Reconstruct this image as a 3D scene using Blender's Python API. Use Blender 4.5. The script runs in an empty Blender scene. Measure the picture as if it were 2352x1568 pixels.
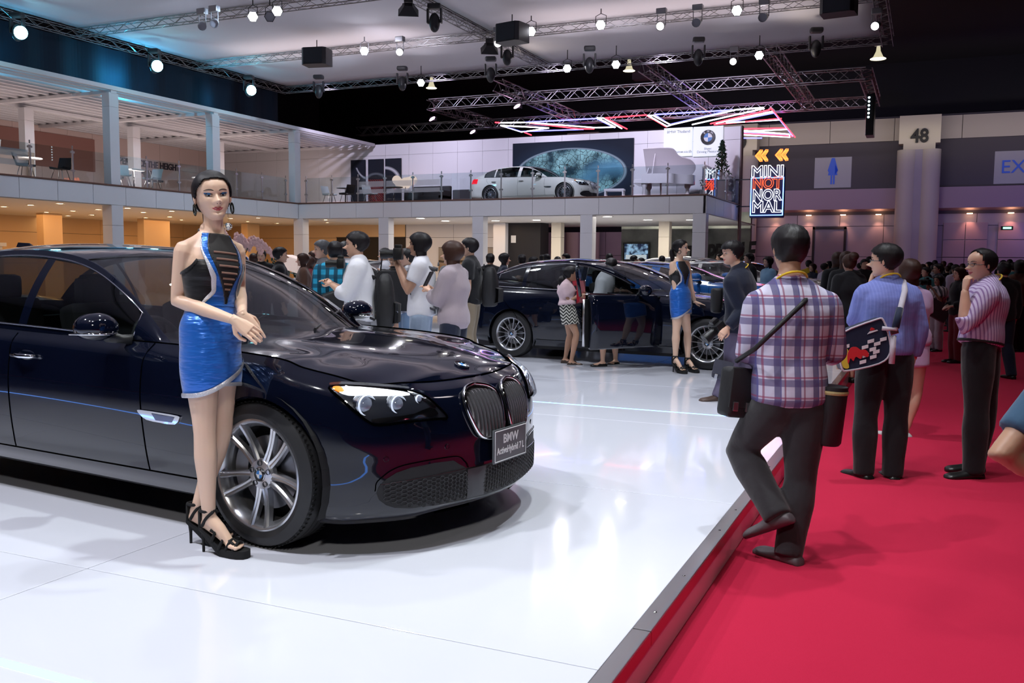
import bpy, bmesh, math, random
import numpy as np
from mathutils import Vector, Matrix, Quaternion
from math import pi, sin, cos, radians, sqrt, atan2
random.seed(7)
SC = bpy.context.scene
COL = SC.collection
V = Vector
# ------------------------------------------------------------------ camera
# calibrated from the two horizontal vanishing points of the stand (2352x1568)
F_PX = 2116.0; CXP = 1176.0; CYP = 784.0; HC = 1.40
_Y = V((954, 174, -F_PX)).normalized()
_X = -V((-4733, 224, -F_PX)); _X = (_X - _Y * _X.dot(_Y)).normalized()
_Z = _X.cross(_Y)
RM = Matrix((_X, _Y, _Z))                       # camera space -> world
CAM = V((0, 0, HC))
cd = bpy.data.cameras.new('camera'); cam = bpy.data.objects.new('camera', cd); COL.objects.link(cam)
cam.matrix_world = Matrix.Translation(CAM) @ RM.to_4x4()
cd.sensor_fit = 'HORIZONTAL'; cd.sensor_width = 36.0; cd.lens = F_PX / 2352 * 36.0
cd.clip_start = 0.05; cd.clip_end = 300
SC.camera = cam
def ray(px, py): return RM @ V(((px - CXP) / F_PX, -(py - CYP) / F_PX, -1.0))
def onz(px, py, z=0.0):
    r = ray(px, py); return CAM + r * ((z - HC) / r.z)
def onY(px, py, y):
    r = ray(px, py); return CAM + r * (y / r.y)
def onX(px, py, x):
    r = ray(px, py); return CAM + r * (x / r.x)
def atd(px, py, d): return CAM + ray(px, py) * d     # point at camera depth d
def depth_of(p): return -(RM.transposed() @ (V(p) - CAM)).z
# ------------------------------------------------------------------ world, view
SC.view_settings.view_transform = 'Standard'; SC.view_settings.look = 'None'
SC.view_settings.gamma = 1.0; SC.view_settings.use_curve_mapping = False
SC.view_settings.exposure = 0.14
cy = SC.cycles; cy.max_bounces = 6; cy.diffuse_bounces = 2; cy.glossy_bounces = 3; cy.transmission_bounces = 2; cy.transparent_max_bounces = 10; cy.caustics_reflective = False; cy.caustics_refractive = False
cy.use_adaptive_sampling = True; cy.adaptive_threshold = .05; cy.sample_clamp_indirect = 4.0
W = bpy.data.worlds.new('hall_dark'); SC.world = W; W.use_nodes = True
W.node_tree.nodes['Background'].inputs[0].default_value = (0.010, 0.011, 0.016, 1)
W.node_tree.nodes['Background'].inputs[1].default_value = 0.35
# ------------------------------------------------------------------ lights (the stand's own lamps)
def look_quat(d): return V(d).to_track_quat('-Z', 'Y')
def spot(name, loc, target, power, color=(1, 1, 1), size=60, blend=0.5, radius=0.12):
    l = bpy.data.lights.new(name, 'SPOT'); l.energy = power; l.color = color
    l.spot_size = radians(size); l.spot_blend = blend; l.shadow_soft_size = radius
    o = bpy.data.objects.new(name, l); COL.objects.link(o); o.location = loc
    o.rotation_euler = look_quat(V(target) - V(loc)).to_euler(); return o
def area(name, loc, target, power, sx, sy, color=(1, 1, 1)):
    l = bpy.data.lights.new(name, 'AREA'); l.energy = power; l.color = color
    l.shape = 'RECTANGLE'; l.size = sx; l.size_y = sy
    o = bpy.data.objects.new(name, l); COL.objects.link(o); o.location = loc
    o.rotation_euler = look_quat(V(target) - V(loc)).to_euler(); return o
def point(name, loc, power, color=(1, 1, 1), radius=0.1):
    l = bpy.data.lights.new(name, 'POINT'); l.energy = power; l.color = color; l.shadow_soft_size = radius
    o = bpy.data.objects.new(name, l); COL.objects.link(o); o.location = loc; return o
KEY = (0.90, 0.94, 1.0)
for (x, y, tx, ty, pw, cl) in [(-4.2, 1.0, -3.4, 3.2, 900, (.97, .97, 1)), (-8.0, 2.2, -5.6, 4.0, 750, (.93, .92, 1)),
                           (-1.6, 4.6, -2.2, 4.4, 700, (.92, 1.0, .97)), (-0.6, 7.2, -2.4, 7.0, 750, KEY),
                           (-6.6, 7.6, -5.0, 7.0, 750, KEY), (-3.0, 9.6, -3.0, 11.0, 850, KEY),
                           (-9.5, 11.5, -7.5, 12.0, 850, KEY), (-12.5, 16.0, -12.0, 16.0, 900, KEY),
                           (-5.0, 15.5, -5.0, 15.0, 850, KEY), (-2.2, 1.2, -2.2, 1.6, 520, (.86, .90, 1)),
                           (-16.5, 8.0, -14.0, 8.0, 800, KEY), (-17.0, 22.0, -16.0, 22.0, 900, KEY),
                           (-7.0, 23.0, -7.0, 22.5, 800, KEY)]:
    spot('stage_spot', (x, y, 7.5), (tx, ty, 0), pw * .95, cl, 76, .7, .13)
# front fill from the neighbouring rig over the aisle, and the carpet wash
spot('aisle_spot', (1.6, -2.5, 6.5), (-2.6, 4.2, 0.9), 500, (1.0, .95, .88), 60, .8, .35)
spot('aisle_spot', (-1.0, 3.0, 7.5), (1.4, 5.0, 0), 170, (1.0, .93, .95), 80, .9, .25)
spot('aisle_spot', (3.5, 9.0, 8.5), (1.2, 10.0, 0), 270, (1.0, .90, .92), 90, .9, .35)
spot('aisle_spot', (3.0, 20.0, 9.0), (1.0, 20.0, 0), 260, (1.0, .80, .85), 90, .9, .35)
# ------------------------------------------------------------------ materials
MATS = {}
def _new(name):
    m = bpy.data.materials.new(name); m.use_nodes = True
    return m, m.node_tree, m.node_tree.nodes, m.node_tree.links, m.node_tree.nodes['Principled BSDF']
def mat(name, col=(.5, .5, .5), rough=.5, metal=0., spec=.5, coat=0., emit=None, es=0., trans=0., ior=1.45, alpha=1., sheen=0., sss=0., bump=None):
    if name in MATS: return MATS[name]
    m, nt, N, L, p = _new(name)
    p.inputs['Base Color'].default_value = (*col, 1); p.inputs['Roughness'].default_value = rough
    p.inputs['Metallic'].default_value = metal; p.inputs['Specular IOR Level'].default_value = spec
    p.inputs['Coat Weight'].default_value = coat; p.inputs['Coat Roughness'].default_value = .02
    p.inputs['Transmission Weight'].default_value = trans; p.inputs['IOR'].default_value = ior
    p.inputs['Alpha'].default_value = alpha; p.inputs['Sheen Weight'].default_value = sheen
    if sss: p.inputs['Subsurface Weight'].default_value = sss; p.inputs['Subsurface Radius'].default_value = (.012, .006, .004); p.inputs['Subsurface Scale'].default_value = 1.0
    if emit: p.inputs['Emission Color'].default_value = (*emit, 1); p.inputs['Emission Strength'].default_value = es
    if bump:
        sc_, st, ds = bump
        tc = N.new('ShaderNodeTexCoord'); n = N.new('ShaderNodeTexNoise'); n.inputs['Scale'].default_value = sc_; n.inputs['Detail'].default_value = 4
        L.new(tc.outputs['Object'], n.inputs['Vector'])
        b = N.new('ShaderNodeBump'); b.inputs['Strength'].default_value = st; b.inputs['Distance'].default_value = ds
        L.new(n.outputs['Fac'], b.inputs['Height']); L.new(b.outputs['Normal'], p.inputs['Normal'])
    m.diffuse_color = (*col, 1); MATS[name] = m; return m
def nd(nt, typ, **kw):
    n = nt.nodes.new(typ)
    for k, v in kw.items():
        if k.startswith('i_'): n.inputs[k[2:].replace('_', ' ')].default_value = v
        elif isinstance(k, str): setattr(n, k, v)
    return n
def mth(nt, op, a, b=None, c=None, clamp=False):
    n = nt.nodes.new('ShaderNodeMath'); n.operation = op; n.use_clamp = clamp
    for i, v in enumerate((a, b, c)):
        if v is None: continue
        if isinstance(v, (int, float)): n.inputs[i].default_value = v
        else: nt.links.new(v, n.inputs[i])
    return n.outputs[0]
def mixc(nt, f, a, b):
    n = nt.nodes.new('ShaderNodeMix'); n.data_type = 'RGBA'
    if isinstance(f, (int, float)): n.inputs[0].default_value = f
    else: nt.links.new(f, n.inputs[0])
    for i, v in ((6, a), (7, b)):
        if isinstance(v, tuple): n.inputs[i].default_value = (*v[:3], 1)
        else: nt.links.new(v, n.inputs[i])
    return n.outputs[2]
def xyz(nt, src='Object'):
    tc = nt.nodes.new('ShaderNodeTexCoord'); s = nt.nodes.new('ShaderNodeSeparateXYZ'); nt.links.new(tc.outputs[src], s.inputs[0])
    return s.outputs[0], s.outputs[1], s.outputs[2], tc.outputs[src]
def stripe(nt, v, freq, duty, ph=0.):
    f = mth(nt, 'FRACT', mth(nt, 'ADD', mth(nt, 'MULTIPLY', v, freq), ph + 100))
    return mth(nt, 'LESS_THAN', f, duty)
def glassy(name, col=(1, 1, 1), rough=.0, tint=.15, gl=.12):
    """thin pane: mostly see-through, mirror-like reflection at grazing angles"""
    if name in MATS: return MATS[name]
    m, nt, N, L, p = _new(name); N.remove(p)
    tr = N.new('ShaderNodeBsdfTransparent'); tr.inputs[0].default_value = (*[c * (1 - tint) for c in col], 1)
    g = N.new('ShaderNodeBsdfGlossy'); g.inputs['Roughness'].default_value = rough
    fr = N.new('ShaderNodeLayerWeight'); fr.inputs[0].default_value = .5
    f2 = mth(nt, 'ADD', mth(nt, 'MULTIPLY', mth(nt, 'POWER', fr.outputs['Facing'], 4.0), .85), .04 + gl, clamp=True)
    mx = N.new('ShaderNodeMixShader'); L.new(f2, mx.inputs[0]); L.new(tr.outputs[0], mx.inputs[1]); L.new(g.outputs[0], mx.inputs[2])
    L.new(mx.outputs[0], N['Material Output'].inputs[0]); MATS[name] = m; return m
def emis(name, col, s):
    if name in MATS: return MATS[name]
    m, nt, N, L, p = _new(name); N.remove(p)
    e = N.new('ShaderNodeEmission'); e.inputs[0].default_value = (*col, 1); e.inputs[1].default_value = s
    L.new(e.outputs[0], N['Material Output'].inputs[0]); MATS[name] = m; return m
# ------------------------------------------------------------------ mesh builder
class MB:
    def __init__(s): s.v = []; s.f = []; s.m = []; s.mi = 0
    def add(s, vs, fs, mi=None):
        o = len(s.v); s.v.extend([tuple(p) for p in vs]); k = s.mi if mi is None else mi
        for f in fs: s.f.append(tuple(i + o for i in f)); s.m.append(k)
        return s
    def box(s, c, d, rz=0., M=None):
        x, y, z = d[0] / 2, d[1] / 2, d[2] / 2
        vs = [V((a * x, b * y, e * z)) for a in (-1, 1) for b in (-1, 1) for e in (-1, 1)]
        R = M if M is not None else Matrix.Rotation(rz, 3, 'Z')
        vs = [R @ p + V(c) for p in vs]
        return s.add(vs, [(0, 1, 3, 2), (4, 6, 7, 5), (0, 4, 5, 1), (2, 3, 7, 6), (0, 2, 6, 4), (1, 5, 7, 3)])
    def bb(s, a, b):
        a = V(a); b = V(b); return s.box((a + b) / 2, [abs(b[i] - a[i]) for i in range(3)])
    def cbox(s, c, d, r=.01, M=None, rz=0.):
        """box with chamfered long edges in all axes (24 verts)"""
        x, y, z = [q / 2 for q in d]; r = min(r, x * .9, y * .9, z * .9); R = M if M is not None else Matrix.Rotation(rz, 3, 'Z')
        bm = bmesh.new(); bmesh.ops.create_cube(bm, size=1.0)
        for v in bm.verts: v.co = V((v.co.x * 2 * x, v.co.y * 2 * y, v.co.z * 2 * z))
        bmesh.ops.bevel(bm, geom=list(bm.edges), offset=r, segments=2, affect='EDGES', profile=.6)
        bm.verts.index_update()
        vs = [R @ v.co + V(c) for v in bm.verts]; fs = [[v.index for v in f.verts] for f in bm.faces]; bm.free()
        return s.add(vs, fs)
    def tube(s, pts, r, n=8, cap=True, closed=False):
        pts = [V(p) for p in pts]; k = len(pts); rr = r if isinstance(r, (list, tuple)) else [r] * k
        vs = []; prev = None
        for i, p in enumerate(pts):
            a = pts[(i - 1) % k] if (closed or i > 0) else p; b = pts[(i + 1) % k] if (closed or i < k - 1) else p
            t = (b - a).normalized() if (b - a).length > 1e-9 else V((0, 0, 1))
            if prev is None: u = t.orthogonal().normalized()
            else:
                u = prev - t * prev.dot(t)
                u = u.normalized() if u.length > 1e-6 else t.orthogonal().normalized()
            prev = u; w = t.cross(u)
            for j in range(n):
                a_ = 2 * pi * j / n; vs.append(p + (u * cos(a_) + w * sin(a_)) * rr[i])
        fs = []
        for i in range(k if closed else k - 1):
            i2 = (i + 1) % k
            for j in range(n):
                j2 = (j + 1) % n; fs.append((i * n + j, i * n + j2, i2 * n + j2, i2 * n + j))
        if cap and not closed:
            fs.append(tuple(reversed(range(n)))); fs.append(tuple((k - 1) * n + j for j in range(n)))
        return s.add(vs, fs)
    def rod(s, a, b, r, n=8, r2=None): return s.tube([a, b], [r, r if r2 is None else r2], n)
    def ell(s, c, r, n=12, m=8, M=None):
        c = V(c); r = r if hasattr(r, '__len__') else (r, r, r); vs = []; fs = []
        for i in range(1, m):
            t = pi * i / m
            for j in range(n):
                a = 2 * pi * j / n; p = V((r[0] * sin(t) * cos(a), r[1] * sin(t) * sin(a), r[2] * cos(t)))
                vs.append((M @ p if M is not None else p) + c)
        for q in ((0, 0, r[2]), (0, 0, -r[2])): vs.append((M @ V(q) if M is not None else V(q)) + c)
        T = len(vs) - 2; B = T + 1
        for i in range(m - 2):
            for j in range(n):
                j2 = (j + 1) % n; fs.append((i * n + j, (i + 1) * n + j, (i + 1) * n + j2, i * n + j2))
        for j in range(n):
            j2 = (j + 1) % n; fs.append((T, j, j2)); fs.append((B, (m - 2) * n + j2, (m - 2) * n + j))
        return s.add(vs, fs)
    def loft(s, rings, closed_ring=True, cap=True):
        n = len(rings[0]); vs = [p for r in rings for p in r]; fs = []
        for i in range(len(rings) - 1):
            for j in range(n if closed_ring else n - 1):
                j2 = (j + 1) % n; fs.append((i * n + j, i * n + j2, (i + 1) * n + j2, (i + 1) * n + j))
        if cap and closed_ring: fs.append(tuple(reversed(range(n)))); fs.append(tuple((len(rings) - 1) * n + j for j in range(n)))
        return s.add(vs, fs)
    def lathe(s, prof, c=(0, 0, 0), n=24, M=None, cap=False):
        c = V(c); vs = []; fs = []; k = len(prof)
        for (r, z) in prof:
            for j in range(n):
                a = 2 * pi * j / n; p = V((r * cos(a), r * sin(a), z)); vs.append((M @ p if M is not None else p) + c)
        for i in range(k - 1):
            for j in range(n):
                j2 = (j + 1) % n; fs.append((i * n + j, i * n + j2, (i + 1) * n + j2, (i + 1) * n + j))
        if cap: fs.append(tuple(reversed(range(n)))); fs.append(tuple((k - 1) * n + j for j in range(n)))
        return s.add(vs, fs)
    def prism(s, poly, d, M=None):
        """poly: list of 2D points (x,z) in the XZ plane, extruded from y=0 to y=d, then M (4x4)"""
        n = len(poly); vs = [V((x, 0, z)) for x, z in poly] + [V((x, d, z)) for x, z in poly]
        if M is not None: vs = [M @ p for p in vs]
        fs = [tuple(range(n)), tuple(reversed(range(n, 2 * n)))] + [(i, i + n, (i + 1) % n + n, (i + 1) % n) for i in range(n)]
        return s.add(vs, fs)
    def build(s, name, m, parent=None, smooth=None, fix=True):
        me = bpy.data.meshes.new(name); me.from_pydata(s.v, [], s.f)
        ms = m if isinstance(m, (list, tuple)) else [m]
        for q in ms: me.materials.append(q)
        if len(ms) > 1: me.polygons.foreach_set('material_index', s.m)
        if fix:
            bm = bmesh.new(); bm.from_mesh(me); bmesh.ops.recalc_face_normals(bm, faces=bm.faces); bm.to_mesh(me); bm.free()
        if smooth is not None:
            me.polygons.foreach_set('use_smooth', [True] * len(me.polygons))
            if smooth < 180: me.set_sharp_from_angle(angle=radians(smooth))
        me.update()
        o = bpy.data.objects.new(name, me); COL.objects.link(o)
        if parent is not None: o.parent = parent
        return o
def tag(o, label=None, cat=None, group=None, kind=None):
    if label: o['label'] = label
    if cat: o['category'] = cat
    if group: o['group'] = group
    if kind: o['kind'] = kind
    return o
def thing(name, label, cat, loc=(0, 0, 0), rz=0., group=None, parent=None):
    o = bpy.data.objects.new(name, None); COL.objects.link(o); o.location = loc; o.rotation_euler = (0, 0, rz)
    o.empty_display_size = .2
    return tag(o, label, cat, group)
def struct(name, mb, m, smooth=None): return tag(mb.build(name, m, None, smooth), kind='structure')
KIDS = {}
def dup(root, loc, rz, label=None, group=None, scale=None):
    r = root.copy(); COL.objects.link(r); r.location = loc; r.rotation_euler = (0, 0, rz)
    if scale: r.scale = (scale,) * 3
    if label: r['label'] = label
    if group: r['group'] = group
    for ch in list(root.children):
        c = ch.copy(); COL.objects.link(c); c.parent = r
        for g in ch.children:
            d = g.copy(); COL.objects.link(d); d.parent = c
    return r
def text_mesh(name, body, size, m, parent=None, depth=.005, align='CENTER', matrix=None, shear=0., sx=1., bold=0.):
    c = bpy.data.curves.new(name, 'FONT'); c.body = body; c.size = size; c.extrude = depth; c.align_x = align; c.align_y = 'CENTER'
    c.shear = shear; c.offset = bold; c.resolution_u = 3; c.space_line = .9
    o = bpy.data.objects.new(name, c); me = bpy.data.meshes.new_from_object(o); bpy.data.objects.remove(o)
    me.materials.append(m); o = bpy.data.objects.new(name, me); COL.objects.link(o)
    if parent is not None: o.parent = parent
    if matrix is not None: o.matrix_local = matrix @ Matrix.Diagonal((sx, 1, 1, 1))
    return o
def cr(pts, n):
    """Catmull-Rom through pts (tuples) sampled n per span"""
    P = [V(p) for p in pts]; P = [P[0] * 2 - P[1]] + P + [P[-1] * 2 - P[-2]]; out = []
    for i in range(1, len(P) - 2):
        a, b, c, d = P[i - 1:i + 3]
        for k in range(n):
            t = k / n
            out.append(.5 * ((2 * b) + (c - a) * t + (2 * a - 5 * b + 4 * c - d) * t * t + (3 * b - a - 3 * c + d) * t ** 3))
    out.append(P[-2].copy()); return out
def ss(a, b, x):
    t = min(1., max(0., (x - a) / (b - a))); return t * t * (3 - 2 * t)
def lerp(a, b, t): return a + (b - a) * t
def interp(tab, x):
    """smooth (monotone cubic) interpolation in table [(x, v)...]"""
    if x <= tab[0][0]: return tab[0][1]
    if x >= tab[-1][0]: return tab[-1][1]
    for i in range(len(tab) - 1):
        if x <= tab[i + 1][0]: break
    x0, y0 = tab[i]; x1, y1 = tab[i + 1]; h = x1 - x0; d = (y1 - y0) / h
    def sl(j):
        if j <= 0 or j >= len(tab) - 1: return d
        a = (tab[j][1] - tab[j - 1][1]) / (tab[j][0] - tab[j - 1][0]); b = (tab[j + 1][1] - tab[j][1]) / (tab[j + 1][0] - tab[j][0])
        return 0. if a * b <= 0 else 2 * a * b / (a + b)
    m0 = sl(i); m1 = sl(i + 1); t = (x - x0) / h
    return y0 * (2 * t ** 3 - 3 * t * t + 1) + h * m0 * (t ** 3 - 2 * t * t + t) + y1 * (3 * t * t - 2 * t ** 3) + h * m1 * (t ** 3 - t * t)
# ================================================================== SETTING
M_WHITE = mat('white_panel', (.80, .79, .82), .35, spec=.4)
M_SOFF = mat('soffit_paint', (.78, .76, .74), .6)
M_GAP = mat('joint_backing', (.10, .09, .10), .8)  # dark backing board that shows in the joints between panels
M_WOOD = mat('deck_edge', (.16, .08, .06), .5)
M_BLK = mat('black_matte', (.012, .012, .014), .6)
M_BLKG = mat('black_gloss', (.010, .010, .012), .25)
M_STEEL = mat('brushed_steel', (.55, .55, .56), .28, metal=1., bump=(60, .05, .002))
M_ALU = mat('truss_aluminium', (.62, .62, .64), .35, metal=1.)
M_CHROME = mat('chrome', (.85, .86, .88), .06, metal=1.)
def floor_mat():
    m, nt, N, L, p = _new('gloss_white_floor')
    x, y, z, oc = xyz(nt)
    n = nd(nt, 'ShaderNodeTexNoise'); n.inputs['Scale'].default_value = 1.3; n.inputs['Detail'].default_value = 6; L.new(oc, n.inputs['Vector'])
    c = mixc(nt, n.outputs['Fac'], (.76, .79, .90), (.83, .85, .94)); L.new(c, p.inputs['Base Color'])
    p.inputs['Roughness'].default_value = .10; p.inputs['Coat Weight'].default_value = .25; p.inputs['Coat Roughness'].default_value = .03
    return m
M_FLOOR = floor_mat()
def carpet_mat():
    m, nt, N, L, p = _new('red_carpet_pile')
    x, y, z, oc = xyz(nt)
    n = nd(nt, 'ShaderNodeTexNoise'); n.inputs['Scale'].default_value = .7; n.inputs['Detail'].default_value = 8; n.inputs['Roughness'].default_value = .65; L.new(oc, n.inputs['Vector'])
    n2 = nd(nt, 'ShaderNodeTexNoise'); n2.inputs['Scale'].default_value = 220; n2.inputs['Detail'].default_value = 2; L.new(oc, n2.inputs['Vector'])
    a = mth(nt, 'ADD', mth(nt, 'MULTIPLY', n.outputs['Fac'], .75), mth(nt, 'MULTIPLY', n2.outputs['Fac'], .25))
    L.new(mixc(nt, a, (.42, .008, .042), (.56, .015, .060)), p.inputs['Base Color'])
    p.inputs['Roughness'].default_value = .95; p.inputs['Specular IOR Level'].default_value = .15; p.inputs['Sheen Weight'].default_value = .25; p.inputs['Sheen Tint'].default_value = (1, .2, .25, 1)
    b = N.new('ShaderNodeBump'); b.inputs['Strength'].default_value = .4; b.inputs['Distance'].default_value = .004; L.new(n2.outputs['Fac'], b.inputs['Height']); L.new(b.outputs['Normal'], p.inputs['Normal'])
    return m
CZ = -0.18            # carpet level; the stand's raised floor is z = 0
EX = -0.90            # raised floor's edge over the aisle
PIECE = {}
def pieces(parent, name, org, u, v, us, vs, th, m, gap=.012, skip=None):
    """rectangular panels on a backing: org + u*a + v*b, cut at us / vs; each its own child"""
    u = V(u); v = V(v); n = u.cross(v).normalized(); org = V(org)
    R = Matrix((u, v, n)).transposed().to_4x4()
    for i in range(len(us) - 1):
        for j in range(len(vs) - 1):
            if skip and skip((us[i] + us[i + 1]) / 2, (vs[j] + vs[j + 1]) / 2): continue
            a = us[i + 1] - us[i] - gap; b = vs[j + 1] - vs[j] - gap
            key = (round(a, 3), round(b, 3), th, m.name)
            if key not in PIECE:
                o = MB().cbox((0, 0, -th / 2), (a, b, th), min(.004, th * .3)).build(name, m); PIECE[key] = o.data
            else:
                o = bpy.data.objects.new(name, PIECE[key]); COL.objects.link(o)
            o.name = name; o.parent = parent
            o.matrix_local = Matrix.Translation(org + u * ((us[i] + us[i + 1]) / 2) + v * ((vs[j] + vs[j + 1]) / 2)) @ R
def rng(a, b, st):
    k = max(1, round((b - a) / st)); return [a + (b - a) * i / k for i in range(k + 1)]
# ---- carpet and raised glossy floor
struct('floor', MB().bb((-60, -8, CZ - .1), (30, 62, CZ)), carpet_mat())
PY0, PY1 = -4.0, 26.0
pf = struct('floor_stand', MB().bb((-45, PY0, CZ), (EX - .02, 40, -.012)), mat('stand_side', (.62, .55, .60), .18))
xs = [EX - .075 - 2.44 * k for k in range(0, 18)][::-1]
pieces(pf, 'floor_panel', (0, 0, 0), (1, 0, 0), (0, 1, 0), xs, [-1.95 + 2.44 * k for k in range(-1, 17)], .012, M_FLOOR, gap=.004)
e = thing('edge_trim', 'scratched metal nosing along the edge of the white raised floor', 'trim')
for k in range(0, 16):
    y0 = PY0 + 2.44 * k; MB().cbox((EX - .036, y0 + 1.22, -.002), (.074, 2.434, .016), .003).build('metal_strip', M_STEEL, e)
    MB().cbox((EX + .0, y0 + 1.22, -.026), (.006, 2.434, .055), .002).build('metal_lip', mat('lip_carpet_reflection', (.45, .05, .08), .3, metal=.6), e)  # red reflection of the carpet put into the lip's colour
scr = MB()
for k in range(0, 60):
    scr.lathe([(.0001, .003), (.005, .0028), (.007, .0008), (.007, 0)], (EX - .036, 0.35 + .62 * k + .1 * sin(k * 3.), .006), 10)
tag(scr.build('screw', M_CHROME, e, 60), kind='stuff')
MB().bb((EX - .03, PY0, CZ + .003), (EX - .005, 40, -.06)).build('side_board', mat('side_gloss', (.70, .62, .68), .12), e)  # white gloss board, pink carpet reflection put into its colour
# LED inlay lines in the white floor
ylf = onz(0, 1520)[1]; ylb = onz(1440, 938)[1]
for yy, nm in ((ylf, 'thin blue light line let into the white floor in front of the black saloon'), (ylb, 'thin blue light line let into the white floor behind the black saloon')):
    o = MB().bb((-30, yy - (.022 if yy < 3 else .014), -.001), (EX - .09, yy + (.022 if yy < 3 else .014), .0015)).build('floor_light_strip', emis('led_blue', (.13, .33, 1.), 6.0))
    tag(o, nm, 'light strip')
# ---- two-storey stand: deck, fascia, columns, soffit, pergola
XL, YB, YW, XW, XR = -22.9, 30.2, 35.8, -32.0, -6.65
ZD, ZF = 3.65, 3.04
dk = struct('floor_upper_right', MB().bb((XW, YB + .02, ZD - .25), (XR - .02, YW, ZD - .02)), M_WOOD)
dk = struct('floor_upper_left', MB().bb((XW, -2, ZD - .25), (XL - .02, YB + .02, ZD - .02)), M_WOOD)
st = MB().bb((XL - .06, YB - .03, ZD - .03), (XR + .04, YB + .05, ZD + .015)).bb((XL - .05, -2, ZD - .03), (XL + .03, YB, ZD + .015)).bb((XR - .04, YB, ZD - .03), (XR + .04, YW, ZD + .015))
struct('trim_1', st, M_WOOD)
fb = struct('wall_fascia_right', MB().bb((XL, YB + .02, ZF + .01), (XR - .02, YB + .10, ZD - .03)), M_GAP)
pieces(fb, 'fascia_panel', (0, YB, 0), (1, 0, 0), (0, 0, 1), [XL, -21.4] + rng(-21.4 + 1.22, XR, 1.22), [ZF, ZD - .03], .02, M_WHITE)
fb = struct('wall_fascia_left', MB().bb((XL - .10, -2, ZF + .01), (XL - .02, YB, ZD - .03)), M_GAP)
pieces(fb, 'fascia_panel', (XL, 0, 0), (0, 1, 0), (0, 0, 1), rng(-2, YB, 1.22), [ZF, ZD - .03], .02, M_WHITE)
fb = struct('wall_fascia_end', MB().bb((XR - .10, YB, ZF + .01), (XR - .02, YW, ZD - .03)), M_GAP)
pieces(fb, 'fascia_panel', (XR, 0, 0), (0, 1, 0), (0, 0, 1), rng(YB, YW, 1.4), [ZF, ZD - .03], .02, M_WHITE)
struct('ceiling_lower_right', MB().bb((XL, YB + .05, ZF - .02), (XR - .03, YW + 4, ZF + .02)), M_SOFF)
struct('ceiling_lower_left', MB().bb((XW, -2, ZF - .02), (XL - .05, YW, ZF + .02)), mat('soffit_left', (.80, .72, .62), .6))
def column(x, y, z0, z1, w, d, label, grp, m=M_WHITE):
    t = thing('column', label, 'column', (x, y, z0), 0, grp)
    h = z1 - z0; cut = h - .62 if z0 < 1 else h - .42
    MB().cbox((0, 0, cut / 2), (w, d, cut - .008), .006).build('shaft', m, t)
    MB().cbox((0, 0, (cut + h) / 2), (w, d, h - cut - .004), .006).build('shaft', m, t)
    return t
cn = ['at the inner corner of the stand', 'second from the inner corner', 'third from the inner corner', 'fourth from the inner corner', 'at the outer right end of the stand']
for i, x in enumerate((XL - .02, -18.95, -14.95, -10.78, -6.87)):
    column(x, YB + .2, 0, ZF, .44, .40, 'white square column under the far balcony, ' + cn[i], 'columns under the balcony')
for i, x in enumerate((-13.9, -9.4)):
    column(x, YW - .3, 0, ZF, .42, .4, 'cream inner column set back under the far balcony, ' + ('left' if i == 0 else 'right') + ' of two', 'inner columns', mat('cream_col', (.78, .70, .58), .5))
ln = ['behind the hostess', 'above the black saloon roof', 'at the far left edge']
for i, y in enumerate((25.62, 21.17, 16.7)):
    column(XL - .18, y, 0, ZF, .40, .44, 'white square column under the left balcony, ' + ln[i], 'columns under the balcony')
un = ['at the inner corner of the upper deck', 'behind the hostess on the upper deck edge', 'left part of the upper deck edge', 'beyond the left frame edge on the upper deck']
for i, y in enumerate((30.2, 25.62, 21.17, 16.7)):
    column(XL - .16, y, ZD, 6.44, .30, .36, 'slim white pergola post ' + un[i], 'pergola posts')
for i, y in enumerate((21.9, 26.5, 31.1)):
    column(-27.7, y, ZD, 6.38, .30, .36, 'slim white pergola post in the back row, ' + ('left', 'middle', 'right')[i] + ' of three', 'back pergola posts')
# pergola: long slats over cross beams
pg = thing('pergola', 'white slatted pergola roof over the left upper deck', 'pergola', (XL, 16, 6.5))
PX = [XL - .02, XL - .36] + [XL - .36 - .47 * k for k in range(1, 19)]
for k, x in enumerate(PX):
    h = .13 if k < 2 else .10
    MB().cbox((x - XL, 6.4, .08), (.12 if k < 2 else .10, 26.7, h), .008).build('slat', M_WHITE, pg)
for y in (16.7, 21.17, 25.62, 30.2, 35.2):
    MB().cbox(((XW - XL) / 2 + .2, y - 16, -.03), (XL - XW - .4, .22, .10), .008).build('cross_beam', M_WHITE, pg)
    for x in PX[1:]: pass
MB().cbox((-5.05, 6.3, -.04), (.16, 26, .12), .01).build('long_beam', M_WHITE, pg)
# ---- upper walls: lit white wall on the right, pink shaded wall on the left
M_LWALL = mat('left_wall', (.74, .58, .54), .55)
bw = struct('wall_back', MB().bb((XW, YW + .02, ZD - .6), (XR + .03, YW + .35, 6.60)), M_GAP)
pieces(bw, 'wall_panel', (0, YW, 0), (1, 0, 0), (0, 0, 1), rng(XW, XR, 1.22), [ZD - .05, 6.1, 6.6], .02, M_WHITE, gap=.008)
struct('trim_2', MB().bb((XR, YW - .05, 0), (XR + .05, YW + .36, 6.62)), mat('edge_red', (.06, .015, .02), .4))
lw = struct('wall_left', MB().bb((XW - .3, -2, 0), (XW - .02, YW + .3, 6.9)), M_GAP)
pieces(lw, 'wall_panel', (XW, 0, 0), (0, 1, 0), (0, 0, 1), rng(0, YW, 1.24), [ZD, 5.5, 6.85], .02, M_LWALL, gap=.008)
o = MB().bb((XW, 22.0, 5.0), (XW + .06, 28.45, 6.33)).build('wall_board', mat('brown_board', (.36, .17, .14), .5)); tag(o, 'brown board on the pink wall above the bar counter', 'board')
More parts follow.
